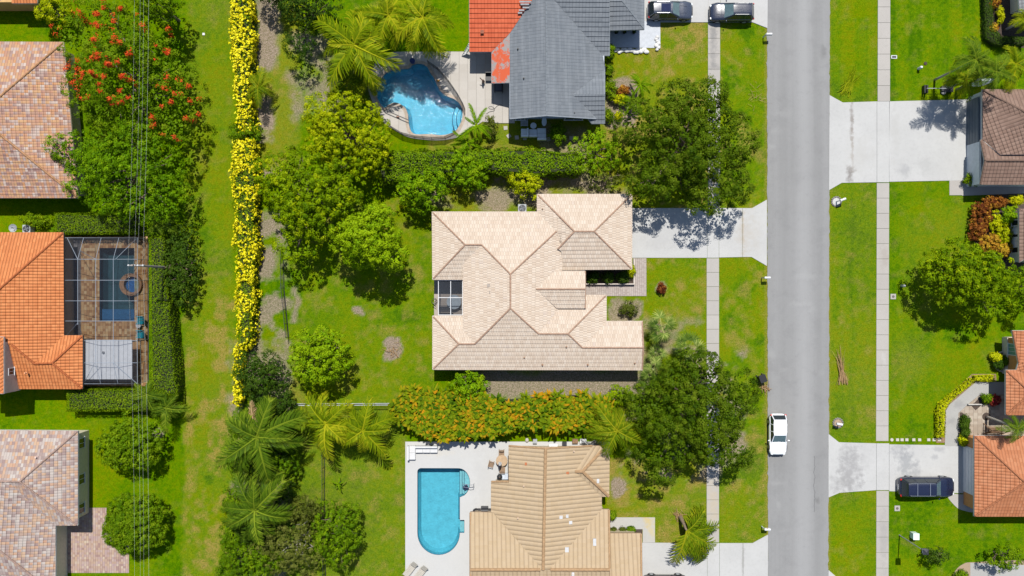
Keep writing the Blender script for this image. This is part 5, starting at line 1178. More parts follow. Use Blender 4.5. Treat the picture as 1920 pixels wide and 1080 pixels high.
# beside the tan house
tree('leafy_tree', 'bright small tree at the back wall of the tan house', 'mango', 880, 722, 40, 34, 3.2, 7, 63, base=.65)
for k, (px, py, r_, lb) in enumerate(((1240, 612, 32, 'grey green fan palm nearest the front lawn of the tan house'), (1290, 652, 34, 'fan palm touching the pavement above the lower oak'), (1230, 662, 20, 'smallest fan palm in the group beside the tan house'), (1226, 694, 26, 'fan palm at the corner of the tan roof'), (1216, 712, 24, 'lowest fan palm below the corner of the tan roof'))):
    palm(lb, 'fan', px, py, (2.8, 3.2, 1.7, 2.2, 1.6)[k], r_ * .92, 10, 64 + k, {1: (1262, 655)}.get(k), 'fan_palm', 'fan palms beside the tan house', tr=.09, pitch=(-.7, .9))
tree('leafy_shrub', 'bare looking grey green shrub in the bed by the tan house entrance', 'olive', 1178, 581, 20, 18, 1.2, 6, 70, cat='shrub', trunk=False, fill=.1, dens=.6, base=.35)
tree('leafy_shrub', 'small round burgundy shrub alone on the front lawn', 'rust', 1240, 541, 9, 10, .7, 4, 71, cat='shrub', trunk=False, base=.02)
for k, px in enumerate((1112, 1140, 1166, 1184)):
    tree('leafy_shrub', ('dark shrub at the inner end of the walled planter by the entry', 'dark shrub second from the inner end of the walled planter', 'dark shrub third from the inner end of the walled planter', 'yellow tipped shrub at the outer corner of the walled planter')[k], 'dark' if k < 3 else 'yellowbush', px, 520 - (k == 3) * 12, 13 - 4 * (k == 3), 11, 1.0, 5, 72 + k, cat='shrub', trunk=False, base=.6)
# croton hedge: long coloured blades
def blade_hedge(label, poly, h, dens, seed):
    rng = rng_(seed); P = [tuple(G(x, y, h))[:2] for x, y in poly]; P = P if area_sign(P) > 0 else P[::-1]; c = np.mean(np.array(P), 0); P = [(x - c[0], y - c[1]) for x, y in P]
    r = thing('croton_hedge', label, 'hedge', (c[0], c[1], 0)); A = np.array(P); lo, hi = A.min(0), A.max(0)
    n = int((hi - lo).prod() * dens); q = rng.uniform(lo, hi, (n, 2)); q = q[inside(P, q[:, 0], q[:, 1])]
    tuft = np.column_stack([q, h * (.55 + .45 * vnoise(q[:, 0] + c[0], q[:, 1] + c[1], 1.0, seed, 3)) + rng.uniform(-.2, .2, len(q))])
    V = []; F = []; T = []
    for p in tuft:
        tone = rng.normal(.36, .22); a0 = rng.random() * 6.28
        for k in range(7):
            az = a0 + k * 2.4 + rng.normal(0, .3); L = rng.uniform(.65, 1.25); w = rng.uniform(.09, .15); el = rng.uniform(.35, 1.15)
            d = np.array([math.cos(az) * math.cos(el), math.sin(az) * math.cos(el), math.sin(el)]); s = np.array([-math.sin(az), math.cos(az), 0]); dr = np.array([math.cos(az), math.sin(az), -.9]); dr /= np.linalg.norm(dr)
            m1 = p + d * L * .45; m2 = m1 + (d * .5 + dr * .5) * L * .35; e = m2 + dr * L * .3; i0 = len(V); t = tone + rng.normal(0, .12)
            V += [p - s * w * .25, p + s * w * .25, m1 + s * w, m1 - s * w, m2 + s * w * .8, m2 - s * w * .8, e]; T += [t - .1, t - .1, t, t, t + .1, t + .1, t + .25]
            F += [(i0, i0 + 1, i0 + 2, i0 + 3), (i0 + 3, i0 + 2, i0 + 4, i0 + 5), (i0 + 5, i0 + 4, i0 + 6)]
    me = bpy.data.meshes.new('foliage'); me.from_pydata([tuple(v) for v in V], [], F); me.materials.append(FO['croton']); a = me.attributes.new('tint', 'FLOAT', 'POINT'); a.data.foreach_set('value', np.clip(np.array(T, np.float32), 0, 1)); link('foliage', me, r)
    m = MB(); m.prism(offset_poly(P, -.45), 0, h * .55); m.obj('core', bpy.data.materials['hedge_core'], r, local=True)
blade_hedge('long hedge of green yellow and orange bladed croton above the white pool deck', [(735, 752), (760, 728), (800, 728), (840, 738), (930, 748), (1010, 742), (1080, 738), (1130, 745), (1160, 765), (1140, 800), (1060, 806), (980, 802), (920, 818), (830, 822), (760, 808), (738, 785)], 2.3, 6.5, 80)
tree('leafy_shrub', 'mixed green shrub at the right end of the croton hedge', 'bright', 1165, 748, 38, 26, 2.4, 7, 81, cat='shrub', base=.45)
palm('golden green palm between the croton hedge and the lower oak', 'coco', 1157, 808, 4.2, 56, 15, 82, tr=.11)
# lower left palms and trees
palm('large deep green palm with pale midribs below the dark rounded tree', 'deep', 482, 820, 6.2, 88, 20, 83, None, 'coconut_palm', 'big dark palms beside the utility strip', dead=3)
palm('large deep green palm lower down, with a dead brown frond', 'deep', 478, 957, 6.0, 84, 19, 84, None, 'coconut_palm', 'big dark palms beside the utility strip', dead=2)
palm('yellowing palm left of its twin above the wire fence', 'gold', 611, 795, 4.4, 66, 16, 85, (612, 800), 'coconut_palm', 'two golden palms on the lower lawn')
palm('yellowing palm right of its twin, shadow falling on the lawn', 'gold', 680, 808, 4.2, 60, 14, 86, (676, 812), 'coconut_palm', 'two golden palms on the lower lawn')
palm('tiny palm alone on the lawn left of the white pool deck', 'fox', 635, 908, .9, 16, 9, 87, tr=.05)
tree('shade_tree', 'spreading tree with pale bare twigs in its crown at the bottom edge', 'olive', 545, 1020, 80, 70, 5.6, 9, 88, base=.78, fill=.3, bark=PALEBARK)
tree('shade_tree', 'darker green tree right of the pale twigged tree at the bottom edge', 'mid', 632, 1000, 56, 66, 5.2, 9, 89, base=.5)
tree('shade_tree', 'dark shrub mass under the large deep green palms', 'dark', 500, 880, 42, 60, 3.4, 8, 90, base=.6)
tree('shade_tree', 'green shrub mass at the bottom edge beside the utility strip', 'mid', 455, 1035, 40, 55, 3.6, 8, 91, base=.45)
tree('shade_tree', 'dark green tree filling the gap between the two deep green palms', 'mid', 528, 850, 36, 60, 4.2, 8, 190, base=.35)
tree('shade_tree', 'dark bushy tree under the lower deep green palm', 'dark', 470, 985, 46, 44, 3.8, 8, 191, base=.8)
tree('leafy_shrub', 'green shrub with yellow flecks at the strip edge by the lower palm', 'mid', 436, 945, 22, 40, 2.4, 6, 192, cat='shrub', base=.6)
tree('shade_tree', 'dark tree joining the dark rounded tree and the upper palm', 'dark', 500, 775, 42, 34, 4.2, 7, 193, base=.6)
tree('leafy_shrub', 'shrub mass in the lower left corner of the planting by the strip', 'mid', 430, 1070, 28, 30, 2.6, 6, 194, cat='shrub', base=.4)
for k, (px, py, rx, ry, hh, st, lb) in enumerate(((534, 768, 26, 34, 3.8, 'dark', 'dark tree in the gap right of the dark rounded tree'), (452, 800, 26, 34, 2.8, 'mid', 'green shrub at the strip edge beside the upper palm'), (520, 915, 36, 34, 3.6, 'dark', 'dark tree between the two palms and the lower lawn'), (438, 1005, 26, 34, 2.8, 'mid', 'green shrub at the strip edge below the lower palm'), (505, 1050, 44, 40, 4.4, 'mid', 'green tree at the bottom edge under the lower palm'), (575, 958, 36, 30, 4.4, 'olive', 'olive tree crown just above the pale twigged tree'), (530, 985, 40, 36, 4.0, 'dark', 'dark tree between the lower palm and the pale twigged tree'), (540, 840, 22, 40, 3.4, 'dark', 'dark shrub at the lawn edge right of the upper palm'))):
    tree('shade_tree', lb, st, px, py, rx, ry, hh, 7, 200 + k, base=.5, fill=.9)
tree('leafy_shrub', 'green shrub mass left of the upper deep green palm', 'mid', 447, 862, 24, 40, 2.2, 6, 92, cat='shrub', base=.45)
# ------------------------------------------------------------------ planting, right side
tree('shade_tree', 'big bright green round tree on the lawn of the terracotta house', 'bright', 1816, 522, 80, 64, 7.4, 12, 101, base=.32, dens=1.15, sub=((1768, 505, 36, 36), (1862, 575, 42, 26), (1802, 475, 34, 26), (1872, 520, 36, 40)))
tree('shade_tree', 'green tree cut by the right edge behind the big round tree', 'mid', 1925, 545, 24, 50, 5.0, 6, 102)
rr = random.Random(5)
for k, (px, py, rx, ry, st, lb, bs) in enumerate(((1842, 400, 22, 26, 'rust', 'rust red shrub at the top left of the curved bed', .3), (1834, 430, 20, 22, 'rust', 'rust red shrub at the left edge of the curved bed', .3), (1868, 380, 26, 14, 'rust', 'rust and orange shrub along the top of the curved bed', .45), (1855, 455, 24, 22, 'rust', 'orange leaved shrub at the foot of the curved bed', .75), (1866, 418, 14, 26, 'yellowbush', 'yellow shrub down the middle of the curved bed', .8), (1895, 405, 22, 22, 'fresh', 'fresh green shrub against the bay wall', .65), (1886, 440, 16, 24, 'yellowbush', 'lime shrub below the fresh green one in the curved bed', .6), (1905, 375, 12, 9, 'lime', 'pale flowering shrub at the right end of the curved bed', .9), (1882, 468, 16, 14, 'rust', 'orange shrub beside the bay wall window', .8))):
    tree('leafy_shrub', lb, st, px, py, rx, ry, 1.3, 6, 110 + k, cat='shrub', trunk=False, base=bs)
PG = 'palms at the corner of the brown tiled house'
palm('tall palm whose crown shadow lies on the concrete drive', 'deep', 1829, 112, 7.4, 46, 13, 120, None, 'palm_tree', PG, tr=.09)
palm('palm right of the tall one, above the brown roof corner', 'deep', 1866, 135, 6.8, 44, 13, 121, None, 'palm_tree', PG, tr=.09)
palm('low palm nearest the dark posts by the drive', 'coco', 1812, 150, 3.4, 42, 13, 122, None, 'palm_tree', PG, tr=.09)
palm('golden palm at the right edge above the brown roof', 'gold', 1905, 120, 4.0, 46, 13, 123, None, 'palm_tree', PG, tr=.09)
hedge_box('dark low clipped hedge in the top right corner bed', [(1846, -20), (1862, -20), (1866, 50), (1880, 66), (1925, 68), (1925, 84), (1868, 84), (1850, 70)], .9, 'dark', .12, 130, 'hedge', 124, .75, .08, inset=.1)
tree('leafy_shrub', 'bronze rosette plant at the top of the corner bed', 'rust', 1865, 6, 11, 11, .9, 4, 125, cat='shrub', trunk=False, base=.55)
tree('leafy_shrub', 'lime clump in the middle of the corner bed', 'yellowbush', 1876, 28, 7, 18, .8, 4, 126, cat='shrub', trunk=False, base=.9)
tree('leafy_shrub', 'pale bronze rosette plant at the lower end of the corner bed', 'rust', 1863, 52, 8, 10, .8, 4, 127, cat='shrub', trunk=False, base=.95)
palm('golden palm leaning in from the right edge over the corner bed', 'gold', 1925, 35, 3.5, 30, 10, 128, tr=.1)
tree('leafy_shrub', 'clipped green shrub by the front wall of the brown tiled house', 'hedgey', 1820, 339, 14, 12, 1.2, 5, 129, cat='shrub', trunk=False)
hedge_box('row of bright yellow green shrubs along the curved front walk', PX2 if False else [(x, y) for x, y in zp([(45, 800), (75, 735), (140, 680), (345, 515), (365, 555), (240, 650), (150, 730), (112, 800), (106, 1035), (45, 1035)], 1750, 600, 4.695)], .75, 'lime', .17, 120, 'hedge', 130, .75, .12, inset=.08)
hedge_box('short yellow green shrub row before the entry of the terracotta house', [(x, y) for x, y in zp([(372, 490), (545, 490), (545, 540), (372, 540)], 1750, 600, 4.695)], .7, 'lime', .17, 120, 'hedge', 131, .7, .12, inset=.1)
for k, (x, y, st, rx, lb, bs) in enumerate(((555, 330, 'lime', 9, 'bright green shrub in the stone edged half round bed', .8), (575, 390, 'dark', 9, 'dark shrub in the stone edged half round bed', .5), (625, 360, 'mid', 8, 'green shrub leaning on the ochre side wall', .4), (465, 690, 'mid', 8, 'green tuft in the triangular courtyard bed', .5), (545, 705, 'magenta', 12, 'burgundy red plant in the triangular courtyard bed', .6), (285, 885, 'dark', 8, 'upper dark shrub in the narrow courtyard bed', .8), (272, 930, 'dark', 8, 'middle dark shrub in the narrow courtyard bed', .8), (280, 995, 'dark', 9, 'lower dark shrub in the narrow courtyard bed', .8), (275, 1055, 'yellowbush', 12, 'yellow green shrub at the garage corner of the courtyard', .8))):
    tree('leafy_shrub', lb, st, 1750 + x / 4.695, 600 + y / 4.695, rx, rx, .9, 5, 132 + k, cat='shrub', trunk=False, base=bs)
palm('palm with a pale leaning trunk in the paved courtyard', 'deep', 1908, 804, 5.2, 34, 13, 145, (1849, 781), 'palm_tree', None, tr=.11, bark=PALEBARK)
tree('small_tree', 'small sparse dark tree beside the lamp post', 'dark', 1756, 1041, 25, 18, 2.6, 6, 146, base=.75, fill=.15, dens=.8)
tree('small_tree', 'loose green tree in the lower right corner over the gravel bed', 'mid', 1884, 1045, 38, 30, 3.0, 7, 147, fill=.15, dens=.8, base=.55)
tree('leafy_shrub', 'low green shrub at the bottom edge of the gravel bed', 'mid', 1803, 1080, 14, 8, .7, 4, 148, cat='shrub', trunk=False)
tree('leafy_shrub', 'rounded clipped shrub beside the wall of the tan barrel tiled house', 'hedgey', 1148, 967, 7, 8, .8, 4, 149, cat='shrub', trunk=False)
for k, px in enumerate((1150, 1167, 1183)):
    tree('leafy_shrub', ('grey green tuft nearest the wall in the narrow bed by the walk', 'grey green tuft in the middle of the narrow bed by the walk', 'larger green tuft at the outer end of the narrow bed')[k], 'olive' if k < 2 else 'mid', px, 996 - (k == 2) * 2, 5 + k * .8, 5, .5, 4, 150 + k, cat='shrub', trunk=False)
palm('leaning palm spilling fronds over the lower drive', 'coco', 1288, 995, 2.4, 74, 18, 155, (1275, 968), 'palm_tree', None, tr=.16, bark=BARK, pitch=(-.1, .9), only=(-120, 60))
# fallen fronds and cuttings on the verges
def litter(label, spots, cat='fallen frond', name='fallen_frond', group=None):
    c = G(spots[0][0], spots[0][1]); r = thing(name, label, cat, c, group)
    for k, (px, py, kind, L, az) in enumerate(spots):
        f = bpy.data.objects.new('leaf', FR[kind][k % len(FR[kind])]); COL.objects.link(f); f.parent = r; g = G(px, py); f.location = (g.x - c.x, g.y - c.y, .10); f.rotation_euler = (.25, -.15, R(az)); f.scale = (L, L * 1.1, L * .35)
    return r
def dry_pile(label, px, py, az, L, n, spread, w, seed, cat='fallen frond', name='fallen_frond', bw=1., mat='dead'):
    rng = rng_(seed); g = G(px, py); r = thing(name, label, cat, g); V = []; F = []; T = []
    for k in range(n):
        a = R(az) + rng.normal(0, spread); l = L * rng.uniform(.35, 1.0); o = rng.normal(0, w, 2); d = np.array([math.cos(a), math.sin(a)]); s_ = np.array([-d[1], d[0]]) * rng.uniform(.012, .042) * bw; st = o - d * L * .45 * rng.uniform(.6, 1.1); z = rng.uniform(.03, .22); i0 = len(V); b = rng.normal(0, .10)
        for q in range(4):
            t = q / 3; c = st + d * l * t + s_ * b * 40 * t * t; ww = s_ * (1 - .75 * t); V += [(c[0] - ww[0], c[1] - ww[1], z + .06 * math.sin(3 * t)), (c[0] + ww[0], c[1] + ww[1], z + .07 * math.sin(3 * t))]; T += [rng.normal(.5, .25)] * 2
        F += [(i0 + 2 * q, i0 + 2 * q + 1, i0 + 2 * q + 3, i0 + 2 * q + 2) for q in range(3)]
    me = bpy.data.meshes.new('leaf'); me.from_pydata(V, [], F); me.materials.append(FO[mat]); at = me.attributes.new('tint', 'FLOAT', 'POINT'); at.data.foreach_set('value', np.clip(np.array(T, np.float32), 0, 1)); link('leaf', me, r)
    return r
dry_pile('dry brown palm frond lying on the verge beside the road', 1577, 690, 98, 3.6, 46, .16, .16, 1)
dry_pile('pale dry frond bits on the grass left of the road', 1418, 178, 60, 1.1, 20, 1.2, .5, 2, bw=.5)
dry_pile('dead brown frond boot beside the leaning palm', 1271, 964, 120, 1.2, 30, .5, .18, 3)
dry_pile('dry fronds beside the black bin on the kerb', 1431, 724, 100, 1.4, 24, .6, .2, 4)
dry_pile('twigs and dry clippings on the brown patch of the back lawn', 737, 656, 120, .9, 26, 1.5, .35, 5, 'clippings', 'clippings')
dry_pile('heap of cut yellow green palm fronds on the verge above the wide drive', 1594, 155, 62, 2.9, 60, .28, .20, 6, bw=1.2, mat='goldpalm')
# ------------------------------------------------------------------ pool cage, poles, wires, fences
zx = lambda x: 100 + x / 3.177
zy = lambda y: 420 + y / 3.177
def cage():
    r = thing('pool_cage', 'screened aluminium cage over the dark pool of the orange tiled house', 'pool cage', G(205, 585))
    lo, hi = 2.55, 3.35; m = MB(); q = lambda x, y, h: G(zx(x), zy(y), h); t = .024
    for pts in ([(68, 82, lo), (500, 82, lo), (500, 952, lo), (182, 952, lo)], [(68, 82, lo), (68, 665, lo)], [(182, 680, lo), (182, 952, lo)],
                [(145, 210, hi), (500, 210, lo)] if False else [(68, 210, lo), (145, 210, hi), (357, 210, hi), (500, 210, lo)], [(68, 335, lo), (145, 335, hi), (357, 335, hi), (500, 335, lo)], [(68, 458, lo), (145, 458, hi), (357, 458, hi), (500, 458, lo)],
                [(68, 578, lo), (145, 578, hi), (357, 578, hi), (500, 578, lo)], [(182, 695, lo), (252, 695, hi), (357, 695, hi), (500, 695, lo)], [(182, 827, lo), (252, 827, hi), (357, 827, hi), (500, 827, lo)],
                [(145, 210, hi), (145, 600, hi)], [(252, 210, hi), (252, 827, hi)], [(357, 210, hi), (357, 827, hi)],
                [(82, 82, lo), (145, 210, hi)], [(180, 82, lo), (145, 210, hi)], [(285, 82, lo), (252, 210, hi)], [(390, 82, lo), (357, 210, hi)], [(492, 90, lo), (370, 210, hi)], [(160, 160, lo + .4), (252, 210, hi)],
                [(82, 660, lo), (145, 590, hi)], [(170, 655, lo), (148, 590, hi)], [(190, 935, lo), (245, 830, hi)], [(282, 950, lo), (252, 830, hi)], [(385, 950, lo), (357, 830, hi)], [(490, 945, lo), (362, 830, hi)], [(290, 700, hi), (290, 920, lo)] if False else [(357, 827, hi), (500, 952, lo)]):
        m.tube([q(*p) for p in pts], t, 4)
    m.obj('frame', ALU, r)
    m = MB(); ys = [82, 210, 335, 458, 578, 695, 827, 952]
    for y in ys:
        g = q(500, y, lo); m.tube([(g.x, g.y, .05), g], t, 4)
    for x in (68, 180, 285, 390):
        g = q(x, 82, lo); m.tube([(g.x, g.y, .05), g], t, 4)
    for x in (182, 290, 395):
        g = q(x, 952, lo); m.tube([(g.x, g.y, .05), g], t, 4)
    a = q(500, 82, lo); b = q(500, 952, lo); m.tube([(a.x, a.y, .95), (b.x, b.y, .95)], t * .8, 4); m.tube([(a.x, a.y, .12), (b.x, b.y, .12)], t, 4)
    m.obj('post', plain('bronze_aluminium', (.14, .14, .15), .4, .1), r)
    SC = screen_mat('cage_screen', (.010, .012, .018), .45); m = MB()
    def quad(*p): m.add([q(*x) for x in p], [tuple(range(len(p)))])
    quad((145, 210, hi), (357, 210, hi), (357, 827, hi), (252, 827, hi), (252, 600, hi), (145, 600, hi)); quad((357, 210, hi), (500, 82, lo), (500, 952, lo), (357, 827, hi)); quad((68, 82, lo), (500, 82, lo), (357, 210, hi), (145, 210, hi)); quad((68, 82, lo), (145, 210, hi), (145, 600, hi), (68, 665, lo))
    quad((252, 827, hi), (357, 827, hi), (500, 952, lo), (182, 952, lo)); quad((182, 680, lo), (252, 600, hi), (252, 827, hi), (182, 952, lo)); quad((68, 665, lo), (145, 600, hi), (252, 600, hi), (182, 680, lo))
    g = [q(500, 82, lo), q(500, 952, lo)]; m.add([(g[0].x, g[0].y, .05), (g[1].x, g[1].y, .05), g[1], g[0]], [(0, 1, 2, 3)]); g = [q(68, 82, lo), q(500, 82, lo)]; m.add([(g[0].x, g[0].y, .05), (g[1].x, g[1].y, .05), g[1], g[0]], [(0, 1, 2, 3)])
    m.obj('screen', SC, r)
cage()
c = G(204, 673); r = thing('patio_cover', 'white ribbed flat patio roof inside the screened pool cage', 'patio cover', c); m = MB()
for k in range(11):
    x0, x1 = zx(188 + 25.6 * k), zx(188 + 25.6 * (k + 1)); a = G(x0, zy(925), 2.25); b = G(x1, zy(690), 2.25); m.box(a.x, a.y, 2.2, b.x - .03, b.y, 2.25)
a = G(zx(188), zy(925), 2.2); b = G(zx(470), zy(690), 2.2); m.box(a.x, a.y, 2.16, b.x, b.y, 2.19); m.obj('roof', plain('white_pan_roof', (.74, .76, .80), .6, .08), r)
m = MB(); a = G(zx(186), zy(930), 2.2); b = G(zx(470), zy(905), 2.2); m.box(a.x - .02, a.y - .12, 2.12, b.x, a.y - .02, 2.30); m.obj('gutter', DKMETAL, r)
for x in (300, 466):
    for y in (700, 915):
        g = G(zx(x), zy(y), 2.1); m = MB(); m.box(g.x - .05, g.y - .05, .05, g.x + .05, g.y + .05, 2.16); m.obj('post', WHITE, r)
g = G(zx(300), zy(765), 2.25); m = MB(); m.cyl(g, .13, 2.24, 2.40, 10); m.obj('roof_vent', GALV, r)
sheet('patio', [PX([(120, 446), (152, 446), (152, 640), (120, 640)])], .062, plain('dark_floor', (.085, .08, .085), .7, .3, 2))  # strip of darker floor colour along the house side of the cage
for lb, py in (('turquoise deck chair nearest the spa beside the hedge', 600), ('turquoise deck chair farther from the spa beside the hedge', 626)):
    g = G(266, py); r = thing('deck_chair', lb, 'chair', (g.x, g.y, .05), 'pair of turquoise deck chairs'); m = MB()
    for k in range(6): m.box(g.x - .33, g.y - .30 + k * .105, .40, g.x + .25, g.y - .21 + k * .105, .44)
    m.obj('seat', TEAL, r); m = MB()
    for k in range(6): y = g.y - .32 + k * .11; m.add([(g.x + .22, y, .42), (g.x + .22, y + .09, .42), (g.x + .62, y + .09, 1.0), (g.x + .62, y, 1.0), (g.x + .25, y, .40), (g.x + .25, y + .09, .40), (g.x + .65, y + .09, .98), (g.x + .65, y, .98)], [(0, 1, 2, 3), (7, 6, 5, 4), (0, 3, 7, 4), (1, 5, 6, 2), (3, 2, 6, 7)])
    m.obj('backrest', TEAL, r)
    for sy in (-.36, .36):
        m = MB(); m.box(g.x - .35, g.y + sy - .05, .58, g.x + .35, g.y + sy + .05, .62); m.obj('armrest', TEAL, r)
        for sx in (-.3, .28): m = MB(); m.box(g.x + sx - .03, g.y + sy - .03, .05, g.x + sx + .03, g.y + sy + .03, .58); m.obj('leg', TEAL, r)
g = G(263.5, 610); r = thing('side_table', 'round white side table between the turquoise deck chairs', 'table', (g.x, g.y, .05)); m = MB(); m.cyl(g, .26, .48, .53, 16); m.obj('tabletop', WHITE, r); m = MB(); m.cyl(g, .05, .08, .48, 8); m.cyl(g, .18, .05, .08, 12); m.obj('base', WHITE, r)
# utility pole and wires
b = G(327, 502); top = G(256, 497, 9.0); r = thing('utility_pole', 'tall grey utility pole standing in the ragged shrub beside the pool cage', 'utility pole', (b.x, b.y, 0)); m = MB()
m.tube([(b.x, b.y, -.2), (b.x, b.y, 9.4)], [.13, .085], 10); m.obj('pole', plain('weathered_pole', (.23, .20, .18), .9, .25, 5), r)
WX = [258.5, 271, 279, 297]; m = MB(); xa = G(WX[0], 500, 9.0).x; xb = G(WX[3], 500, 9).x
m.box(b.x - .55, b.y - .06, 8.84, b.x + .9, b.y + .06, 8.96); m.obj('crossarm', plain('grey_crossarm', (.18, .175, .17), .8, .2), r)
wy = b.y
for k, x in enumerate((-.5, .05, .38, .85)):
    m = MB(); m.cyl((b.x + x, wy), .05, 8.96, 9.10, 8); m.cyl((b.x + x, wy), .08, 9.02, 9.06, 8); m.obj('insulator', WHITE, r)
WIRE = plain('bare_wire', (.50, .52, .48), .4, .1)
for k, x in enumerate((-.5, .05, .38, .85)):
    m = MB(); pts = []
    for s in range(-14, 15):
        y = s * 4.2; pts.append((b.x + x, wy + y, 9.11 - 1.3 * (1 - ((abs(y) - 29.4) / 29.4) ** 2)))
    m.tube(pts, .0032 if k < 3 else .004, 5); o = m.obj('power_line', WIRE, None, recentre=True)
    tag(o, ('leftmost of the four overhead wires crossing the left gardens', 'second of the four overhead wires from the left', 'third of the four overhead wires from the left', 'rightmost and slightly thicker overhead wire, nearest the grass strip')[k], 'overhead wire', 'overhead wires')
def fence(label, pts, h, mat, meshmat, step=1.8, rail=.025, name='fence', cat='fence', lowrail=True):
    P = [G(*p) for p in pts]; c = P[0]; r = thing(name, label, cat, (c.x, c.y, 0)); m = MB(); mm = MB()
    for a, b in zip(P[:-1], P[1:]):
        for z in ((h, .12) if lowrail else (h,)): m.tube([(a.x, a.y, z), (b.x, b.y, z)], rail, 5)
        mm.add([(a.x, a.y, .06), (b.x, b.y, .06), (b.x, b.y, h), (a.x, a.y, h)], [(0, 1, 2, 3)])
        n = max(1, round((b - a).length / step))
        for i in range(n + 1):
            if i == n and b != P[-1]: continue
            q = a.lerp(b, i / n); pm = MB(); pm.cyl(q, rail * 1.3, 0, h + .05, 7); pm.obj('post', mat, r)
    m.obj('rail', mat, r); mm.obj('mesh_panel', meshmat, r); return r
CHAIN = screen_mat('chain_link', (.02, .02, .022), .34)
fence('dark wire fence standing in the dry grass beside the yellow hedge', [(532, 468), (533, 540), (537, 580), (542, 632)], 1.3, DKMETAL, CHAIN)
fence('dark wire fence running down from the golden palms', [(609, 752), (609, 935), (611, 1080)], 1.3, DKMETAL, CHAIN)
fence('grey pipe topped fence between the two back gardens', [(545, 757), (600, 757), (748, 756)], 1.25, plain('pale_pipe', (.36, .39, .42), .5, .15), CHAIN, 2.4, .035)
MESH = screen_mat('pool_fence_mesh', (.03, .03, .032), .62)
fence('black mesh safety fence curving round the upper right edge of the freeform pool', [(803, 119), (822, 132), (842, 155), (858, 178), (868, 196), (872, 206)], 1.2, DKMETAL, MESH, 1.0, .018)
fence('black mesh safety fence along the foot of the freeform pool', [(722, 224), (735, 240), (755, 252), (778, 258), (810, 261), (835, 260), (856, 250)], 1.2, DKMETAL, MESH, 1.0, .018)
# ------------------------------------------------------------------ street furniture
EDGE = plain('grey_edging_stone', (.16, .145, .13), .9, .3, 5, bump=.4)
def mailbox(label, px, py, az=0, bed=None):
    g = G(px, py); r = thing('mailbox', label, 'mailbox', g, 'white mailboxes along the road', R(az)); V = lambda m: m
    m = MB(); m.box(-.05, -.05, -.1, .05, .05, 1.05); m.obj('post', WHITE, r, local=True)
    m = MB(); m.box(-.04, -.03, .86, .40, .03, .92); m.obj('bracket', WHITE, r, local=True)
    m = MB(); n = 8; v = []
    for x in (-.02, .56):
        v += [(x, -.12, .93), (x, .12, .93)] + [(x, .12 * math.cos(math.pi * k / n), 1.10 + .12 * math.sin(math.pi * k / n)) for k in range(n + 1)]
    N = n + 3; m.add(v, [(i, (i + 1) % N, N + (i + 1) % N, N + i) for i in range(N)] + [tuple(range(N)), tuple(range(N, 2 * N))[::-1]]); m.obj('box', WHITE, r, local=True)
    m = MB(); m.box(.2, .123, 1.05, .24, .135, 1.25); m.obj('flag', RED, r, local=True)
    if bed:
        m = MB()
        for k in range(14):
            a = k * 2 * math.pi / 14; m.ellipsoid((.48 * math.cos(a), .48 * math.sin(a), .04), (.13, .10, .08), 7, 5)
        m.obj('edging_stone', EDGE, r, local=True); m = MB(); m.cyl((0, 0), .44, 0, .04, 16); m.obj('bed', bed, r, local=True)
mailbox('white mailbox at the kerb near the top parked black SUV', 1431, 70)
mailbox('white mailbox at the kerb below the shaded concrete drive', 1428, 521)
mailbox('white mailbox at the kerb by the lower left drive', 1428, 987)
mailbox('white mailbox in a white gravel ring beside the wide drive', 1568, 378, 20, plain('white_gravel', (.36, .36, .35), .9, .2, 12))
mailbox('white mailbox with a stone edged brown bed on the right verge', 1571, 793, 170, plain('brown_gravel', (.26, .19, .13), .9, .3, 12))
g = G(1425, 708); r = thing('wheelie_bin', 'black wheeled bin lying tilted at the left kerb', 'bin', g, None, R(20)); m = MB()
v = [(-.26, -.28, .12), (.26, -.28, .12), (.26, .24, .12), (-.26, .24, .12), (-.32, -.36, 1.0), (.32, -.36, 1.0), (.32, .32, 1.0), (-.32, .32, 1.0)]; m.add(v, [(3, 2, 1, 0), (0, 1, 5, 4), (1, 2, 6, 5), (2, 3, 7, 6), (3, 0, 4, 7)]); m.obj('body', BLACK, r, local=True)
m = MB(); m.box(-.35, -.40, 1.0, .35, .34, 1.06); m.box(-.28, .34, .98, .28, .42, 1.03); m.obj('lid', BLACK, r, local=True)
for sx in (-.3, .3): m = MB(); m.tube([(sx - .04, .28, .12), (sx + .04, .28, .12)], .12, 12); m.obj('wheel', RUBBER, r, local=True)
# lamp post
g = G(1686.5, 1003.5); r = thing('lamp_post', 'grey garden lamp post casting a thin shadow on the lower right lawn', 'lamp post', g); m = MB()
m.tube([(g.x, g.y, -.1), (g.x, g.y, .3), (g.x, g.y, 5.0)], [.10, .06, .045], 8); m.obj('pole', plain('grey_post', (.20, .21, .20), .5), r)
m = MB(); m.box(g.x - .26, g.y - .26, 5.0, g.x + .26, g.y + .26, 5.06); m.cyl(g, .08, 4.85, 5.0, 8); m.add([(g.x - .28, g.y - .28, 5.34), (g.x + .28, g.y - .28, 5.34), (g.x + .28, g.y + .28, 5.34), (g.x - .28, g.y + .28, 5.34), (g.x, g.y, 5.5)], [(0, 1, 4), (1, 2, 4), (2, 3, 4), (3, 0, 4), (3, 2, 1, 0)]); m.obj('lamp_cap', DKMETAL, r)
m = MB(); m.box(g.x - .2, g.y - .2, 5.06, g.x + .2, g.y + .2, 5.34); m.obj('lantern_glass', LENS, r)
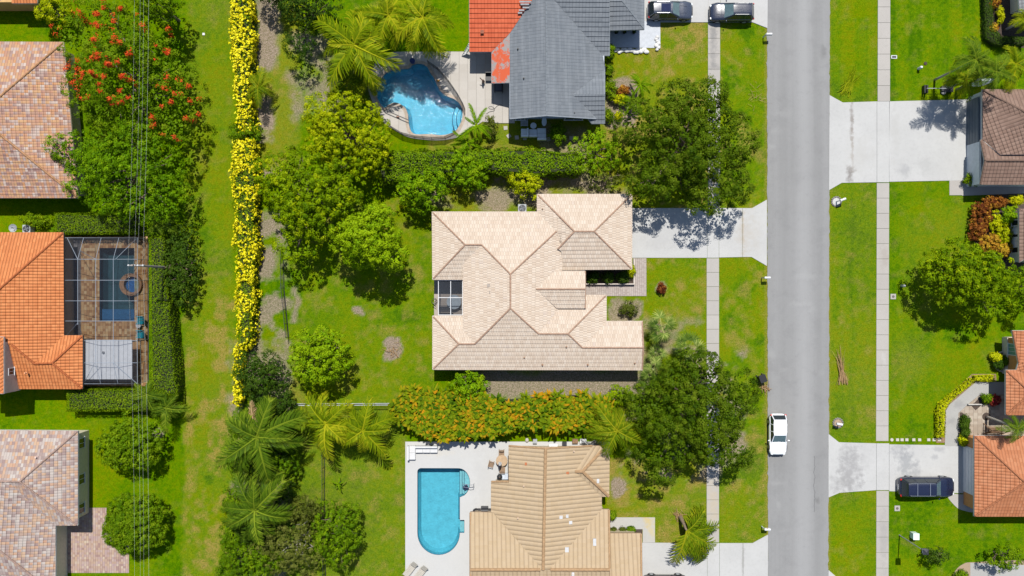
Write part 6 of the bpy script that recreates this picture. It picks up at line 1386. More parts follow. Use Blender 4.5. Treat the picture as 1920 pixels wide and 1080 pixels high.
g = G(1711, 1002); r = thing('utility_box', 'pale green grey utility cabinet beside the lamp post', 'utility box', g); m = MB(); m.box(g.x - .28, g.y - .3, 0, g.x + .28, g.y + .3, .75); m.obj('cabinet', plain('cabinet_paint', (.50, .58, .54), .5), r); m = MB(); m.box(g.x - .31, g.y - .33, .75, g.x + .31, g.y + .33, .80); m.obj('lid', plain('cabinet_lid', (.55, .64, .62), .45), r)
for lb, px, py, col_ in (('small white utility pedestal on the lawn above the wide drive', 1722, 129, WHITE), ('small grey utility pedestal on the lawn left of the round tree', 1690, 536, GALV)):
    g = G(px, py); r = thing('pedestal', lb, 'utility pedestal', g); m = MB(); m.cyl(g, .14, 0, .6, 10); m.obj('body', col_, r); m = MB(); m.cyl(g, .16, .6, .74, 10, r2=.10); m.obj('cap', col_, r)
for lb, px, py, mt in (('concrete meter box lid set in the lawn beside the pavement', 1674.5, 556, PAVE), ('concrete meter box lid in the lawn below the navy SUV', 1682, 953, PAVE), ('small white survey marker on the grass strip', 382, 64, WHITE)):
    g = G(px, py); r = thing('meter_box', lb, 'meter box', g); m = MB(); w = .28 if mt is PAVE else .12; m.box(g.x - w, g.y - w, -.1, g.x + w, g.y + w, .05); m.obj('frame', mt, r); m = MB(); m.cyl(g, w * .5, .05, .07, 12); m.obj('cover', plain('iron_cover', (.10, .09, .08), .8) if mt is PAVE else mt, r)
g = G(1676, 107); r = thing('meter_box', 'grey meter box half sunk at the pavement edge near the top', 'meter box', g); m = MB(); m.box(g.x - .3, g.y - .17, -.1, g.x + .3, g.y + .17, .06); m.obj('frame', GALV, r); m = MB(); m.box(g.x - .22, g.y - .1, .06, g.x + .22, g.y + .1, .08); m.obj('cover', DKMETAL, r)
g = G(1735, 119); r = thing('drain_cover', 'small dark round cover in the lawn beside the white pedestal', 'cover', g); m = MB(); m.cyl(g, .17, -.05, .05, 14); m.cyl(g, .12, .05, .07, 12); m.obj('cover', plain('brown_cover', (.05, .035, .03), .9), r)
for k, px in enumerate((1672, 1682.5, 1691, 1700, 1713, 1724, 1741, 1751, 1761)):
    g = G(px, 824.5); m = MB()
    if k == 0: m.cyl(g, .17, -.05, .05, 12)
    else: m.prism(offset_poly([(g.x - .16, g.y - .14), (g.x + .16, g.y - .14), (g.x + .16, g.y + .14), (g.x - .16, g.y + .14)], .0), -.05, .05)
    o = m.obj('stepping_stone', plain('stone_pale', (.37, .34, .30), .85, .1, 5) if k == 0 else bpy.data.materials['stone_pale'], None, recentre=True)
    tag(o, 'round pale stepping stone at the pavement end of the row' if k == 0 else 'square pale stepping stone in the row beside the right hand drive', 'stepping stone', 'stepping stones beside the drive')
for lb, px, py, a in (('pale square stepping slab on the grass nearest the freeform pool deck', 948, 240, 5), ('tilted pale stepping slab just above the hedge by the grey gable', 954, 255, 35), ('shaded stepping slab left of the outdoor chairs', 969, 258, 5), ('shaded stepping slab below the left outdoor chair', 984, 259, 0), ('shaded stepping slab right of the outdoor chairs', 1028, 261, 10), ('shaded stepping slab nearest the end of the grey gable', 1071, 259, 0)):
    g = G(px, py); o = None; m = MB(); m.box(-.20, -.20, -.05, .20, .20, .05); o = m.obj('stepping_slab', PAVE, None, local=True); o.location = (g.x, g.y, 0); o.rotation_euler = (0, 0, R(a)); tag(o, lb, 'stepping slab', 'slabs along the grey gable')
# air conditioners, dish
def aircon(label, px, py, w=.85):
    g = G(px, py); r = thing('air_conditioner', label, 'air conditioner', g, 'outdoor air conditioners'); m = MB(); m.box(g.x - w / 2, g.y - w / 2, .0, g.x + w / 2, g.y + w / 2, .80)
    for s in range(7): m.box(g.x - w / 2 + .02, g.y - w / 2 - .008, .1 + s * .09, g.x + w / 2 - .02, g.y - w / 2, .14 + s * .09)
    m.obj('case', plain('ac_case', (.27, .29, .30), .5) if 'ac_case' not in bpy.data.materials else bpy.data.materials['ac_case'], r)
    m = MB(); m.cyl(g, w * .43, .80, .83, 20); m.obj('fan_well', DKMETAL, r); m = MB()
    for k in range(4):
        a = k * math.pi / 2 + .4; d = Vector((math.cos(a), math.sin(a), 0)); s = Vector((-d.y, d.x, 0)); m.add([Vector((g.x, g.y, .835)) + s * .03, Vector((g.x, g.y, .835)) - s * .03, Vector((g.x, g.y, .84)) + d * w * .34 - s * .10, Vector((g.x, g.y, .86)) + d * w * .34 + s * .10], [(0, 1, 2, 3)])
    m.obj('fan', plain('fan_blade', (.10, .11, .12), .5), r)
aircon('grey square air conditioner at the upper eave of the tan house', 979, 392)
aircon('grey air conditioner beside the dish above the orange roof', 58, 430, .8)
g = G(43, 430); r = thing('satellite_dish', 'round grey satellite dish on the north side of the orange house', 'satellite dish', g); m = MB(); m.tube([(g.x, g.y, 0), (g.x, g.y, 1.6)], .04, 6); m.obj('mast', DKMETAL, r)
m = MB(); v = []; N = 18
for k, (rr_, z_) in enumerate(((.02, 1.58), (.25, 1.62), (.42, 1.72))): v += [(g.x + rr_ * math.cos(2 * math.pi * i / N), g.y + rr_ * math.sin(2 * math.pi * i / N), z_) for i in range(N)]
m.add(v, [(k * N + i, k * N + (i + 1) % N, (k + 1) * N + (i + 1) % N, (k + 1) * N + i) for k in range(2) for i in range(N)] + [tuple(range(N))]); m.obj('reflector', plain('dish_grey', (.23, .24, .25), .5), r); m = MB(); m.tube([(g.x + .42, g.y, 1.7), (g.x + .12, g.y, 2.02)], .018, 5); m.box(g.x + .06, g.y - .05, 1.98, g.x + .16, g.y + .05, 2.07); m.obj('feed_arm', DKMETAL, r)
# basketball style post assembly beside the drive
g0 = G(1732, 169); r = thing('weight_stand', 'dark double plate stand with a long bar beside the wide drive', 'stand', g0); m = MB()
for s in (-.12, .12): m.box(g0.x + s - .09, g0.y - .42, .05, g0.x + s + .07, g0.y + .40, .55)
m.obj('plate', BLACK, r); b = G(1768, 169); m = MB(); m.tube([(g0.x, g0.y, .75), (b.x, b.y, .75)], .035, 6); m.tube([(g0.x, g0.y, .5), (g0.x, g0.y, .76)], .04, 6); m.obj('bar', GALV, r); m = MB(); m.box(b.x - .3, b.y - .25, 0, b.x + .9, b.y + .35, .35); m.tube([(b.x, b.y + .2, .3), (b.x + .25, b.y + .9, .25), (b.x + .5, b.y + 1.05, .1)], .07, 6); m.obj('base', DKMETAL, r)
g = G(1768, 173); o = MB(); o.ellipsoid((g.x, g.y, .12), (.28, .28, .16), 10, 6); o = o.obj('boulder', ROCK, None, recentre=True); tag(o, 'tan boulder beside the dark plate stand', 'boulder')
# half round stone edged bed
g = G(1875, 678); m = MB(); r = thing('stone_edging', 'half round pale stone bed edging against the ochre side wall', 'edging', g)
for k in range(13):
    a = R(95 + k * 14); m.ellipsoid((g.x + .3 + .95 * math.cos(a), g.y + 1.0 * math.sin(a), .07), (.16, .13, .13), 7, 5)
m.obj('stone', ROCK, r); m = MB(); m.cyl((g.x + .3, g.y), .85, 0, .05, 18); m.obj('bed', SOIL, r)
# white rock edging below the grey entry terrace
rnd = random.Random(8)
g = G(1180, 96); r = thing('rock_edging', 'white rock edging below the blue grey entry terrace', 'edging', g)
for k in range(34):
    t = k / 33; px, py = (1154 + 75 * t, 96 + rnd.uniform(-3, 3)) if t < .8 else (1230 + rnd.uniform(0, 8), 96 - (t - .8) * 130); q = G(px, py); m = MB(); s = rnd.uniform(.14, .24); m.ellipsoid((q.x, q.y, .1), (s * 1.2, s, .14), 7, 5); m.obj('rock', plain('white_rock', (.48, .475, .46), .9, .15, 6) if k == 0 else bpy.data.materials['white_rock'], r)
for k, px in enumerate((1155, 1170, 1188)):
    g = G(px, 62); r = thing('plant_pot', ('black potted plant nearest the wall under the grey garage eave', 'black potted plant in the middle under the grey garage eave', 'black potted plant nearest the drive under the grey garage eave')[k], 'plant pot', (g.x, g.y, .045), 'pots on the entry terrace'); m = MB(); m.cyl(g, .14, .045, .4, 12, r2=.2); m.obj('pot', BLACK, r)
    rg = rng_(k); d = norm(rg.normal(size=(60, 3)) + np.array([0, 0, .6])); leaf_mesh('plant', [(np.array([0, 0, .45]) + d * .26 * rg.uniform(.5, 1, (60, 1)), d, .16, rg.uniform(.2, .8, 60), .4, 0, None)], [FO['dark']], r)
# ------------------------------------------------------------------ furniture
def lounger(label, px, py, az, mat, group):
    g = G(px, py); r = thing('sun_lounger', label, 'sun lounger', (g.x, g.y, .05), group, R(az)); m = MB()
    for k in range(9): m.box(-.30, -.95 + k * .14, .32, .30, -.83 + k * .14, .36)
    m.obj('seat', mat, r, local=True); m = MB()
    for k in range(5): y = .33 + k * .12; z = .34 + k * .09; m.add([(-.30, y, z), (.30, y, z), (.30, y + .10, z + .075), (-.30, y + .10, z + .075), (-.3, y, z - .03), (.3, y, z - .03), (.3, y + .1, z + .045), (-.3, y + .1, z + .045)], [(0, 1, 2, 3), (4, 7, 6, 5), (0, 4, 5, 1), (2, 6, 7, 3), (1, 5, 6, 2), (0, 3, 7, 4)])
    m.obj('backrest', mat, r, local=True)
    for sx in (-.3, .3): m = MB(); m.box(sx - .03, -.98, .28, sx + .03, .45, .33); m.obj('frame', mat, r, local=True)
    for sx in (-.28, .28):
        for y in (-.85, .35): m = MB(); m.box(sx - .03, y - .03, 0, sx + .03, y + .03, .28); m.obj('leg', mat, r, local=True)
BEIGE = plain('beige_sling', (.36, .33, .28), .8, .1)
lounger('beige sun lounger left of its twin at the foot of the aqua pool', 771, 1064, -38, BEIGE, 'two loungers by the aqua pool'); lounger('beige sun lounger right of its twin at the foot of the aqua pool', 790, 1071, -38, BEIGE, 'two loungers by the aqua pool')
def sofa(label, px0, py0, px1, py1, back, mat, z=.05, cat='sofa', name='sofa'):
    a = G(px0, py1, .5); b = G(px1, py0, .5); r = thing(name, label, cat, ((a.x + b.x) / 2, (a.y + b.y) / 2, z)); m = MB(); m.box(a.x, a.y, z + .02, b.x, b.y, z + .25); m.obj('base', mat, r)
    W = b.x - a.x; D = b.y - a.y; n = max(1, round(max(W, D) / .75)); i0, i1, j0, j1 = a.x, b.x, a.y, b.y; t = .18
    m = MB()
    if 'n' in back: m.box(a.x, b.y - t, z + .25, b.x, b.y, z + .75); j1 -= t
    if 's' in back: m.box(a.x, a.y, z + .25, b.x, a.y + t, z + .75); j0 += t
    if 'w' in back: m.box(a.x, j0, z + .25, a.x + t, j1, z + .75); i0 += t
    if 'e' in back: m.box(b.x - t, j0, z + .25, b.x, j1, z + .75); i1 -= t
    if m.v: m.obj('backrest', mat, r)
    for k in range(n):
        m = MB()
        if W >= D: m.box(i0 + (i1 - i0) * k / n + .01, j0 + .01, z + .25, i0 + (i1 - i0) * (k + 1) / n - .01, j1 - .01, z + .42)
        else: m.box(i0 + .01, j0 + (j1 - j0) * k / n + .01, z + .25, i1 - .01, j0 + (j1 - j0) * (k + 1) / n - .01, z + .42)
        m.obj('cushion', mat, r)
    return r
OFF = plain('off_white_fabric', (.45, .45, .45), .85, .06)
sofa('long white outdoor sofa on the pool deck against the croton hedge', 779, 836, 820, 849, 'n', OFF); sofa('white chaise section turned down at the left end of the outdoor sofa', 764, 836, 778.5, 862, 'w', OFF)
g = G(941, 861); r = thing('round_table', 'round brown garden table with a folded parasol beside the tan house', 'table', (g.x, g.y, .05)); m = MB(); m.cyl(g, .60, .70, .74, 22); m.obj('tabletop', plain('tan_table', (.34, .24, .15), .7), r); m = MB(); m.cyl(g, .06, .08, .7, 8); m.cyl(g, .3, .05, .08, 12); m.obj('pedestal', DKMETAL, r)
g2 = G(938, 864); r = thing('parasol', 'folded white parasol standing in the round garden table', 'parasol', (g2.x, g2.y, .05)); m = MB(); m.tube([(g2.x, g2.y, .05), (g2.x, g2.y, 2.3)], .025, 6); m.obj('pole', GALV, r)
m = MB(); N = 16; v = []
for rr_, z_ in ((.03, 2.3), (.13, 1.9), (.22, 1.2)): v += [(g2.x + rr_ * (1 if i % 2 else .55) * math.cos(2 * math.pi * i / N), g2.y + rr_ * (1 if i % 2 else .55) * math.sin(2 * math.pi * i / N), z_) for i in range(N)]
m.add(v, [(k * N + (i + 1) % N, k * N + i, (k + 1) * N + i, (k + 1) * N + (i + 1) % N) for k in range(2) for i in range(N)]); m.obj('canopy', WHITE, r)
def chair(label, px, py, az, mat, group=None, z=.05):
    g = G(px, py); r = thing('garden_chair', label, 'chair', (g.x, g.y, z), group, R(az)); m = MB()
    for k in range(5): m.box(-.25, -.24 + k * .10, .40, .25, -.16 + k * .10, .43)
    m.obj('seat', mat, r, local=True); m = MB()
    for k in range(4): m.box(-.25 + k * .135, .26, .43, -.17 + k * .135, .30, .88)
    m.box(-.27, .255, .88, .27, .305, .94); m.obj('backrest', mat, r, local=True)
    for sx in (-.26, .26):
        m = MB(); m.box(sx - .03, -.25, .60, sx + .03, .26, .64); m.obj('armrest', mat, r, local=True)
        for y in (-.22, .26): m = MB(); m.box(sx - .025, y - .025, 0, sx + .025, y + .025, .60); m.obj('leg', mat, r, local=True)
CG = 'brown chairs round the garden table'
BRC = plain('brown_chair', (.24, .16, .10), .7)
chair('brown slatted chair standing apart left of the garden table', 921.5, 868, 75, BRC, CG); chair('brown slatted chair at the top of the garden table', 940.5, 847, 0, BRC, CG); chair('brown slatted chair at the foot of the garden table', 942, 878, 180, BRC, CG)
g = G(937, 891); r = thing('kettle_grill', 'round black kettle grill below the garden table', 'grill', (g.x, g.y, .05)); m = MB(); m.ellipsoid((g.x, g.y, .75), (.29, .29, .26), 16, 8); m.obj('bowl', BLACK, r); m = MB(); m.tube([(g.x - .06, g.y, 1.02), (g.x + .06, g.y, 1.02)], .02, 5); m.obj('handle', WOOD, r)
for k in range(3): a = k * 2.1; m = MB(); m.tube([(g.x + .14 * math.cos(a), g.y + .14 * math.sin(a), .6), (g.x + .28 * math.cos(a), g.y + .28 * math.sin(a), .05)], .02, 5); m.obj('leg', DKMETAL, r)
g = G(948, 891); r = thing('storage_box', 'pale deck box between the kettle grill and the wall', 'box', (g.x, g.y, .05)); m = MB(); m.box(g.x - .35, g.y - .28, .05, g.x + .35, g.y + .28, .5); m.obj('body', GALV, r); m = MB(); m.box(g.x - .38, g.y - .31, .5, g.x + .38, g.y + .31, .56); m.obj('lid', plain('blue_lid', (.38, .42, .48), .5), r)
g = G(909, 953); r = thing('gas_grill', 'black gas grill at the wall of the tan barrel tiled house', 'grill', (g.x, g.y, .05)); m = MB(); m.box(g.x - .38, g.y - .28, .1, g.x + .38, g.y + .28, .85); m.obj('cart', DKMETAL, r); m = MB(); m.tube([(g.x - .36, g.y, .86), (g.x + .36, g.y, .86)], .27, 12); m.obj('lid', BLACK, r); m = MB(); m.tube([(g.x - .3, g.y - .3, .95), (g.x + .3, g.y - .3, .95)], .02, 6); m.obj('handle', CHROME, r)
for sx in (-.55, .55): m = MB(); m.box(g.x + sx - .15, g.y - .22, .8, g.x + sx + .15, g.y + .22, .84); m.obj('side_shelf', DKMETAL, r)
g = G(893, 956); m = MB(); m.ellipsoid((g.x, g.y, .4), (.36, .28, .42), 10, 6); o = m.obj('covered_heap', BLACK, None, recentre=True); tag(o, 'small black covered heap left of the gas grill', 'cover')
# handrail and pool lift at the aqua pool
g = G(881, 908); r = thing('pool_handrail', 'chrome handrail at the half round steps of the aqua pool', 'handrail', (g.x, g.y, .05)); 
for dy in (-.14, .14): m = MB(); m.tube([(g.x + .45, g.y + dy, .05), (g.x + .40, g.y + dy, .8), (g.x + .1, g.y + dy, .9), (g.x - .7, g.y + dy, .55), (g.x - .75, g.y + dy, -.3)], .03, 7); m.obj('rail', CHROME, r)
g = G(873.5, 914); r = thing('pool_float', 'dark blue square float on the steps of the aqua pool', 'float', (g.x, g.y, -.05)); r.rotation_euler = (0, 0, R(30)); m = MB(); m.box(-.24, -.24, .0, .24, .24, .09); m.obj('pad', plain('navy_foam', (.015, .02, .05), .8), r, local=True); m = MB(); m.box(-.26, .18, .09, .26, .26, .16); m.obj('pillow', plain('navy_foam_light', (.03, .04, .09), .8), r, local=True)
g = G(940, 832); 
for lb, px, py, mt, w in (('white bucket shaped bin by the walk above the tan barrel roof', 1037, 834, WHITE, .42), ('dark crate by the walk above the tan barrel roof', 1058, 831, DKMETAL, .22), ('brown basket by the walk above the tan barrel roof', 1078, 826, WOOD, .28), ('white and brown cool box by the walk above the tan barrel roof', 1093, 826, WHITE, .32), ('pale stone heap at the right end of the walk', 1117, 829, ROCK, .5), ('small grey pail at the left end of the walk', 1003, 826, GALV, .2), ('dark rock at the left part of the walk', 988, 825, ROCK, .2)):
    g = G(px, py); r = thing('garden_container' if mt is not ROCK else 'boulder', lb, 'container' if mt is not ROCK else 'boulder', g); m = MB()
    if mt is ROCK: m.ellipsoid((g.x, g.y, .12), (w, .24, .2), 9, 6); m.obj('stone', mt, r)
    else: m.box(g.x - w, g.y - .2, 0, g.x + w, g.y + .2, .4); m.obj('body', mt, r); m = MB(); m.box(g.x - w * 1.05, g.y - .22, .4, g.x + w * 1.05, g.y + .22, .45); m.obj('lid', mt, r)
# outdoor seats behind the grey house
BW = plain('grey_outdoor_fabric', (.58, .62, .64), .85, .06)
sofa('left pale outdoor armchair in the shade of the grey gable', 977, 241, 991, 257, 'se', BW, .0, 'armchair', 'armchair'); sofa('middle pale outdoor seat in the shade of the grey gable', 992, 242, 1007, 257, 's', BW, .0, 'armchair', 'armchair'); sofa('right pale outdoor lounge seat in the shade of the grey gable', 1007.5, 240, 1024, 263, 's', BW, .0, 'armchair', 'armchair')
g = G(1000, 237); r = thing('coffee_table', 'round pale coffee table among the outdoor seats behind the grey house', 'table', g); m = MB(); m.cyl(g, .32, .36, .40, 18); m.obj('tabletop', BW, r); m = MB(); m.cyl(g, .22, 0, .36, 14); m.obj('base', GALV, r)
g = G(1020, 230); r = thing('oval_table', 'pale oval tilted tabletop against the grey gable wall', 'table', g); m = MB(); m.ellipsoid((g.x, g.y, .62), (.26, .48, .04), 18, 4); m.obj('tabletop', BW, r); m = MB(); m.cyl(g, .06, 0, .6, 8); m.obj('pedestal', GALV, r)
g = G(983, 230); r = thing('slatted_bench', 'grey slatted bench against the grey gable wall', 'bench', g); m = MB()
for k in range(6): m.box(g.x - .38, g.y - .42 + k * .14, .42, g.x + .38, g.y - .32 + k * .14, .46)
m.obj('seat', GALV, r)
for sx in (-.33, .33): m = MB(); m.box(g.x + sx - .03, g.y - .4, 0, g.x + sx + .03, g.y + .4, .42); m.obj('leg', GALV, r)
# things on the freeform pool deck
g = G(916, 146); r = thing('deck_chair', 'dark folding chair under the orange roof edge', 'chair', (g.x, g.y, .05)); m = MB(); m.box(g.x - .3, g.y - .4, .38, g.x + .3, g.y + .3, .44); m.obj('seat', BLACK, r); m = MB(); m.box(g.x - .3, g.y + .3, .42, g.x + .3, g.y + .38, .95); m.obj('backrest', BLACK, r)
for sx in (-.26, .26):
    for sy in (-.34, .3): m = MB(); m.box(g.x + sx - .025, g.y + sy - .025, .05, g.x + sx + .025, g.y + sy + .025, .38); m.obj('leg', BLACK, r)
g = G(935, 166); r = thing('hot_tub', 'square dark framed glass table beside the grey house wall', 'table', (g.x, g.y, .05)); m = MB(); m.box(g.x - .45, g.y - .45, .55, g.x + .45, g.y + .45, .62); m.obj('frame', BLACK, r); m = MB(); m.box(g.x - .33, g.y - .36, .62, g.x + .33, g.y + .36, .63); m.obj('tabletop', plain('smoked_glass', (.08, .09, .11), .1), r)
r.name = 'glass_table'
for sx in (-.4, .4):
    for sy in (-.4, .4): m = MB(); m.box(g.x + sx - .04, g.y + sy - .04, .05, g.x + sx + .04, g.y + sy + .04, .55); m.obj('leg', BLACK, r)
g = G(906, 155); r = thing('garden_statue', 'small brown garden statue with a forked shadow on the pool deck', 'statue', (g.x, g.y, .05)); m = MB(); m.cyl(g, .16, .05, .2, 10); m.obj('plinth', ROCK, r); m = MB(); m.tube([(g.x, g.y, .2), (g.x + .03, g.y, .5), (g.x - .02, g.y, .8), (g.x + .02, g.y, .98)], [.13, .16, .10, .03], 8); m.ellipsoid((g.x + .02, g.y, 1.05), (.09, .09, .11), 8, 6); m.tube([(g.x, g.y, .7), (g.x - .3, g.y + .25, 1.0)], .05, 6); m.obj('figure', plain('bronze', (.14, .09, .07), .6, .3, 8), r)
g = G(880, 92, .8); r = thing('garden_ladder', 'white wooden rail ladder leaning beside the orange roof', 'rail', (g.x, g.y, .05)); m = MB(); a = G(883, 80, 1.9); b = G(870, 104); 
for o_ in (-.22, .22): m.tube([(a.x + o_, a.y + o_ * .5, 1.9), (b.x + o_, b.y + o_ * .5, .05)], .05, 6)
for k in range(7): t = (k + .5) / 7; p = Vector((a.x, a.y, 1.9)).lerp(Vector((b.x, b.y, .05)), t); m.tube([p + Vector((-.22, -.11, 0)), p + Vector((.22, .11, 0))], .04, 5)
m.obj('ladder', WHITE, r)
g = G(774, 116); r = thing('storage_tub', 'small navy blue tub at the top edge of the freeform pool', 'tub', (g.x, g.y, .05)); m = MB(); m.cyl(g, .24, .05, .5, 12, r2=.28); m.obj('tub', plain('navy_plastic', (.015, .03, .12), .4), r)
for k, (px, py, lb) in enumerate(((822, 152, 'small orange toy on the cream rim right of the pool'), (746, 220, 'small pink toy on the round pool peninsula'))):
    g = G(px, py); r = thing('pool_toy', lb, 'toy', (g.x, g.y, .06)); m = MB(); m.ellipsoid((g.x, g.y, .16), (.16, .11, .10), 9, 6); m.obj('body', plain('orange_toy' if k == 0 else 'pink_toy', (.55, .25, .03) if k == 0 else (.5, .28, .2), .5), r); m = MB(); m.ellipsoid((g.x + .14, g.y, .27), (.07, .06, .07), 8, 5); m.obj('head', bpy.data.materials['orange_toy' if k == 0 else 'pink_toy'], r)
a = G(723, 208); b = G(767, 227); r = thing('pool_rail', 'long dark double rail across the round pool peninsula', 'rail', (a.x, a.y, .06)); m = MB()
m.tube([(a.x, a.y, .5), (b.x, b.y, .5)], .045, 6); m.obj('rail', DKMETAL, r)
for t in (0, .5, 1): q = a.lerp(b, t); m = MB(); m.tube([(q.x, q.y, .05), (q.x, q.y, .5)], .03, 6); m.obj('post', DKMETAL, r)
pts = [G(x, y) for x, y in ((1290, 600), (1250, 610), (1215, 640), (1175, 640), (1165, 625), (1200, 620), (1215, 650), (1140, 690))]
pts = catmull([(690 + x / 5.144, 80 + y / 5.144) for x, y in ((1290, 600), (1250, 610), (1215, 640), (1175, 640), (1165, 622), (1200, 620), (1220, 655), (1170, 670), (1140, 690))], 5, False)
m = MB(); m.tube([(*tuple(G(x, y))[:2], .075) for x, y in pts], .022, 5); o = m.obj('garden_hose', DKMETAL, None, recentre=True); tag(o, 'thin dark hose looping across the cream pool deck', 'hose')
# courtyard seat of the terracotta house
g = G(1750 + 520 / 4.695, 600 + 955 / 4.695); r = thing('swing_seat', 'brown wooden swing seat standing in the paved courtyard', 'seat', (g.x, g.y, .035)); m = MB()
for k in range(6): m.box(g.x - .75, g.y - .3 + k * .1, .42, g.x + .75, g.y - .23 + k * .1, .45)
m.obj('seat', WOOD, r); m = MB()
for k in range(5): m.box(g.x - .75, g.y - .36, .5 + k * .09, g.x + .75, g.y - .33, .56 + k * .09)
m.obj('backrest', WOOD, r)
for sx in (-.95, .95):
    m = MB(); m.tube([(g.x + sx, g.y - .55, .03), (g.x + sx, g.y, 1.5)], .05, 6); m.tube([(g.x + sx, g.y + .55, .03), (g.x + sx, g.y, 1.5)], .05, 6); m.obj('frame_leg', WOOD, r)
m = MB(); m.tube([(g.x - 1.0, g.y, 1.5), (g.x + 1.0, g.y, 1.5)], .055, 6); m.obj('top_bar', WOOD, r)
for sx in (-.72, .72): m = MB(); m.tube([(g.x + sx, g.y, .45), (g.x + sx, g.y, 1.48)], .02, 5); m.obj('chain', GALV, r)
m = MB()
for lb, x0, y0, x1, y1 in (('low pale kerb wall between the walk and the courtyard', 1816, 757.5, 1842, 759.5),): m.bx(x0, y0, x1, y1, 0, .3)
o = m.obj('low_wall', ROCK, None, recentre=True); tag(o, 'low pale kerb wall between the curved walk and the courtyard', 'wall')
m = MB(); g = G(1849, 781); m.cyl(g, .42, .02, .055, 18); o = m.obj('tree_ring', SOIL, None, recentre=True); tag(o, 'dark round soil ring at the foot of the courtyard palm', 'tree ring')
# planter wall by the tan house entry
r = thing('planter_wall', 'low dark rimmed wall round the planter at the tan house entry', 'wall', G(1140, 532)); m = MB(); m.bx(1097, 531.5, 1190, 533.5, 0, .45); m.bx(1188, 486, 1190, 531.5, 0, .45); m.obj('wall', plain('planter_stucco', (.42, .37, .32), .8), r); m = MB(); m.bx(1097, 533.6, 1190, 535, .2, .3); m.obj('ledge', plain('planter_ledge', (.20, .15, .13), .8), r)
g = G(1293, 60); 
g = G(815, 566); r = thing('bicycle_frame', 'tangle of dark garden tools leaning outside the lanai screen', 'garden tools', g); m = MB()
for k in range(4): m.tube([(g.x + .1 * k - .2, g.y - .5 + k * .25, .05), (g.x + .2, g.y - .3 + k * .2, .9)], .03, 5)
m.tube([(g.x + .28 * math.cos(a), g.y + .1 + .28 * math.sin(a), .3) for a in np.linspace(0, 6.28, 15)], .025, 5); m.obj('tool', DKMETAL, r); r.name = 'garden_tools'
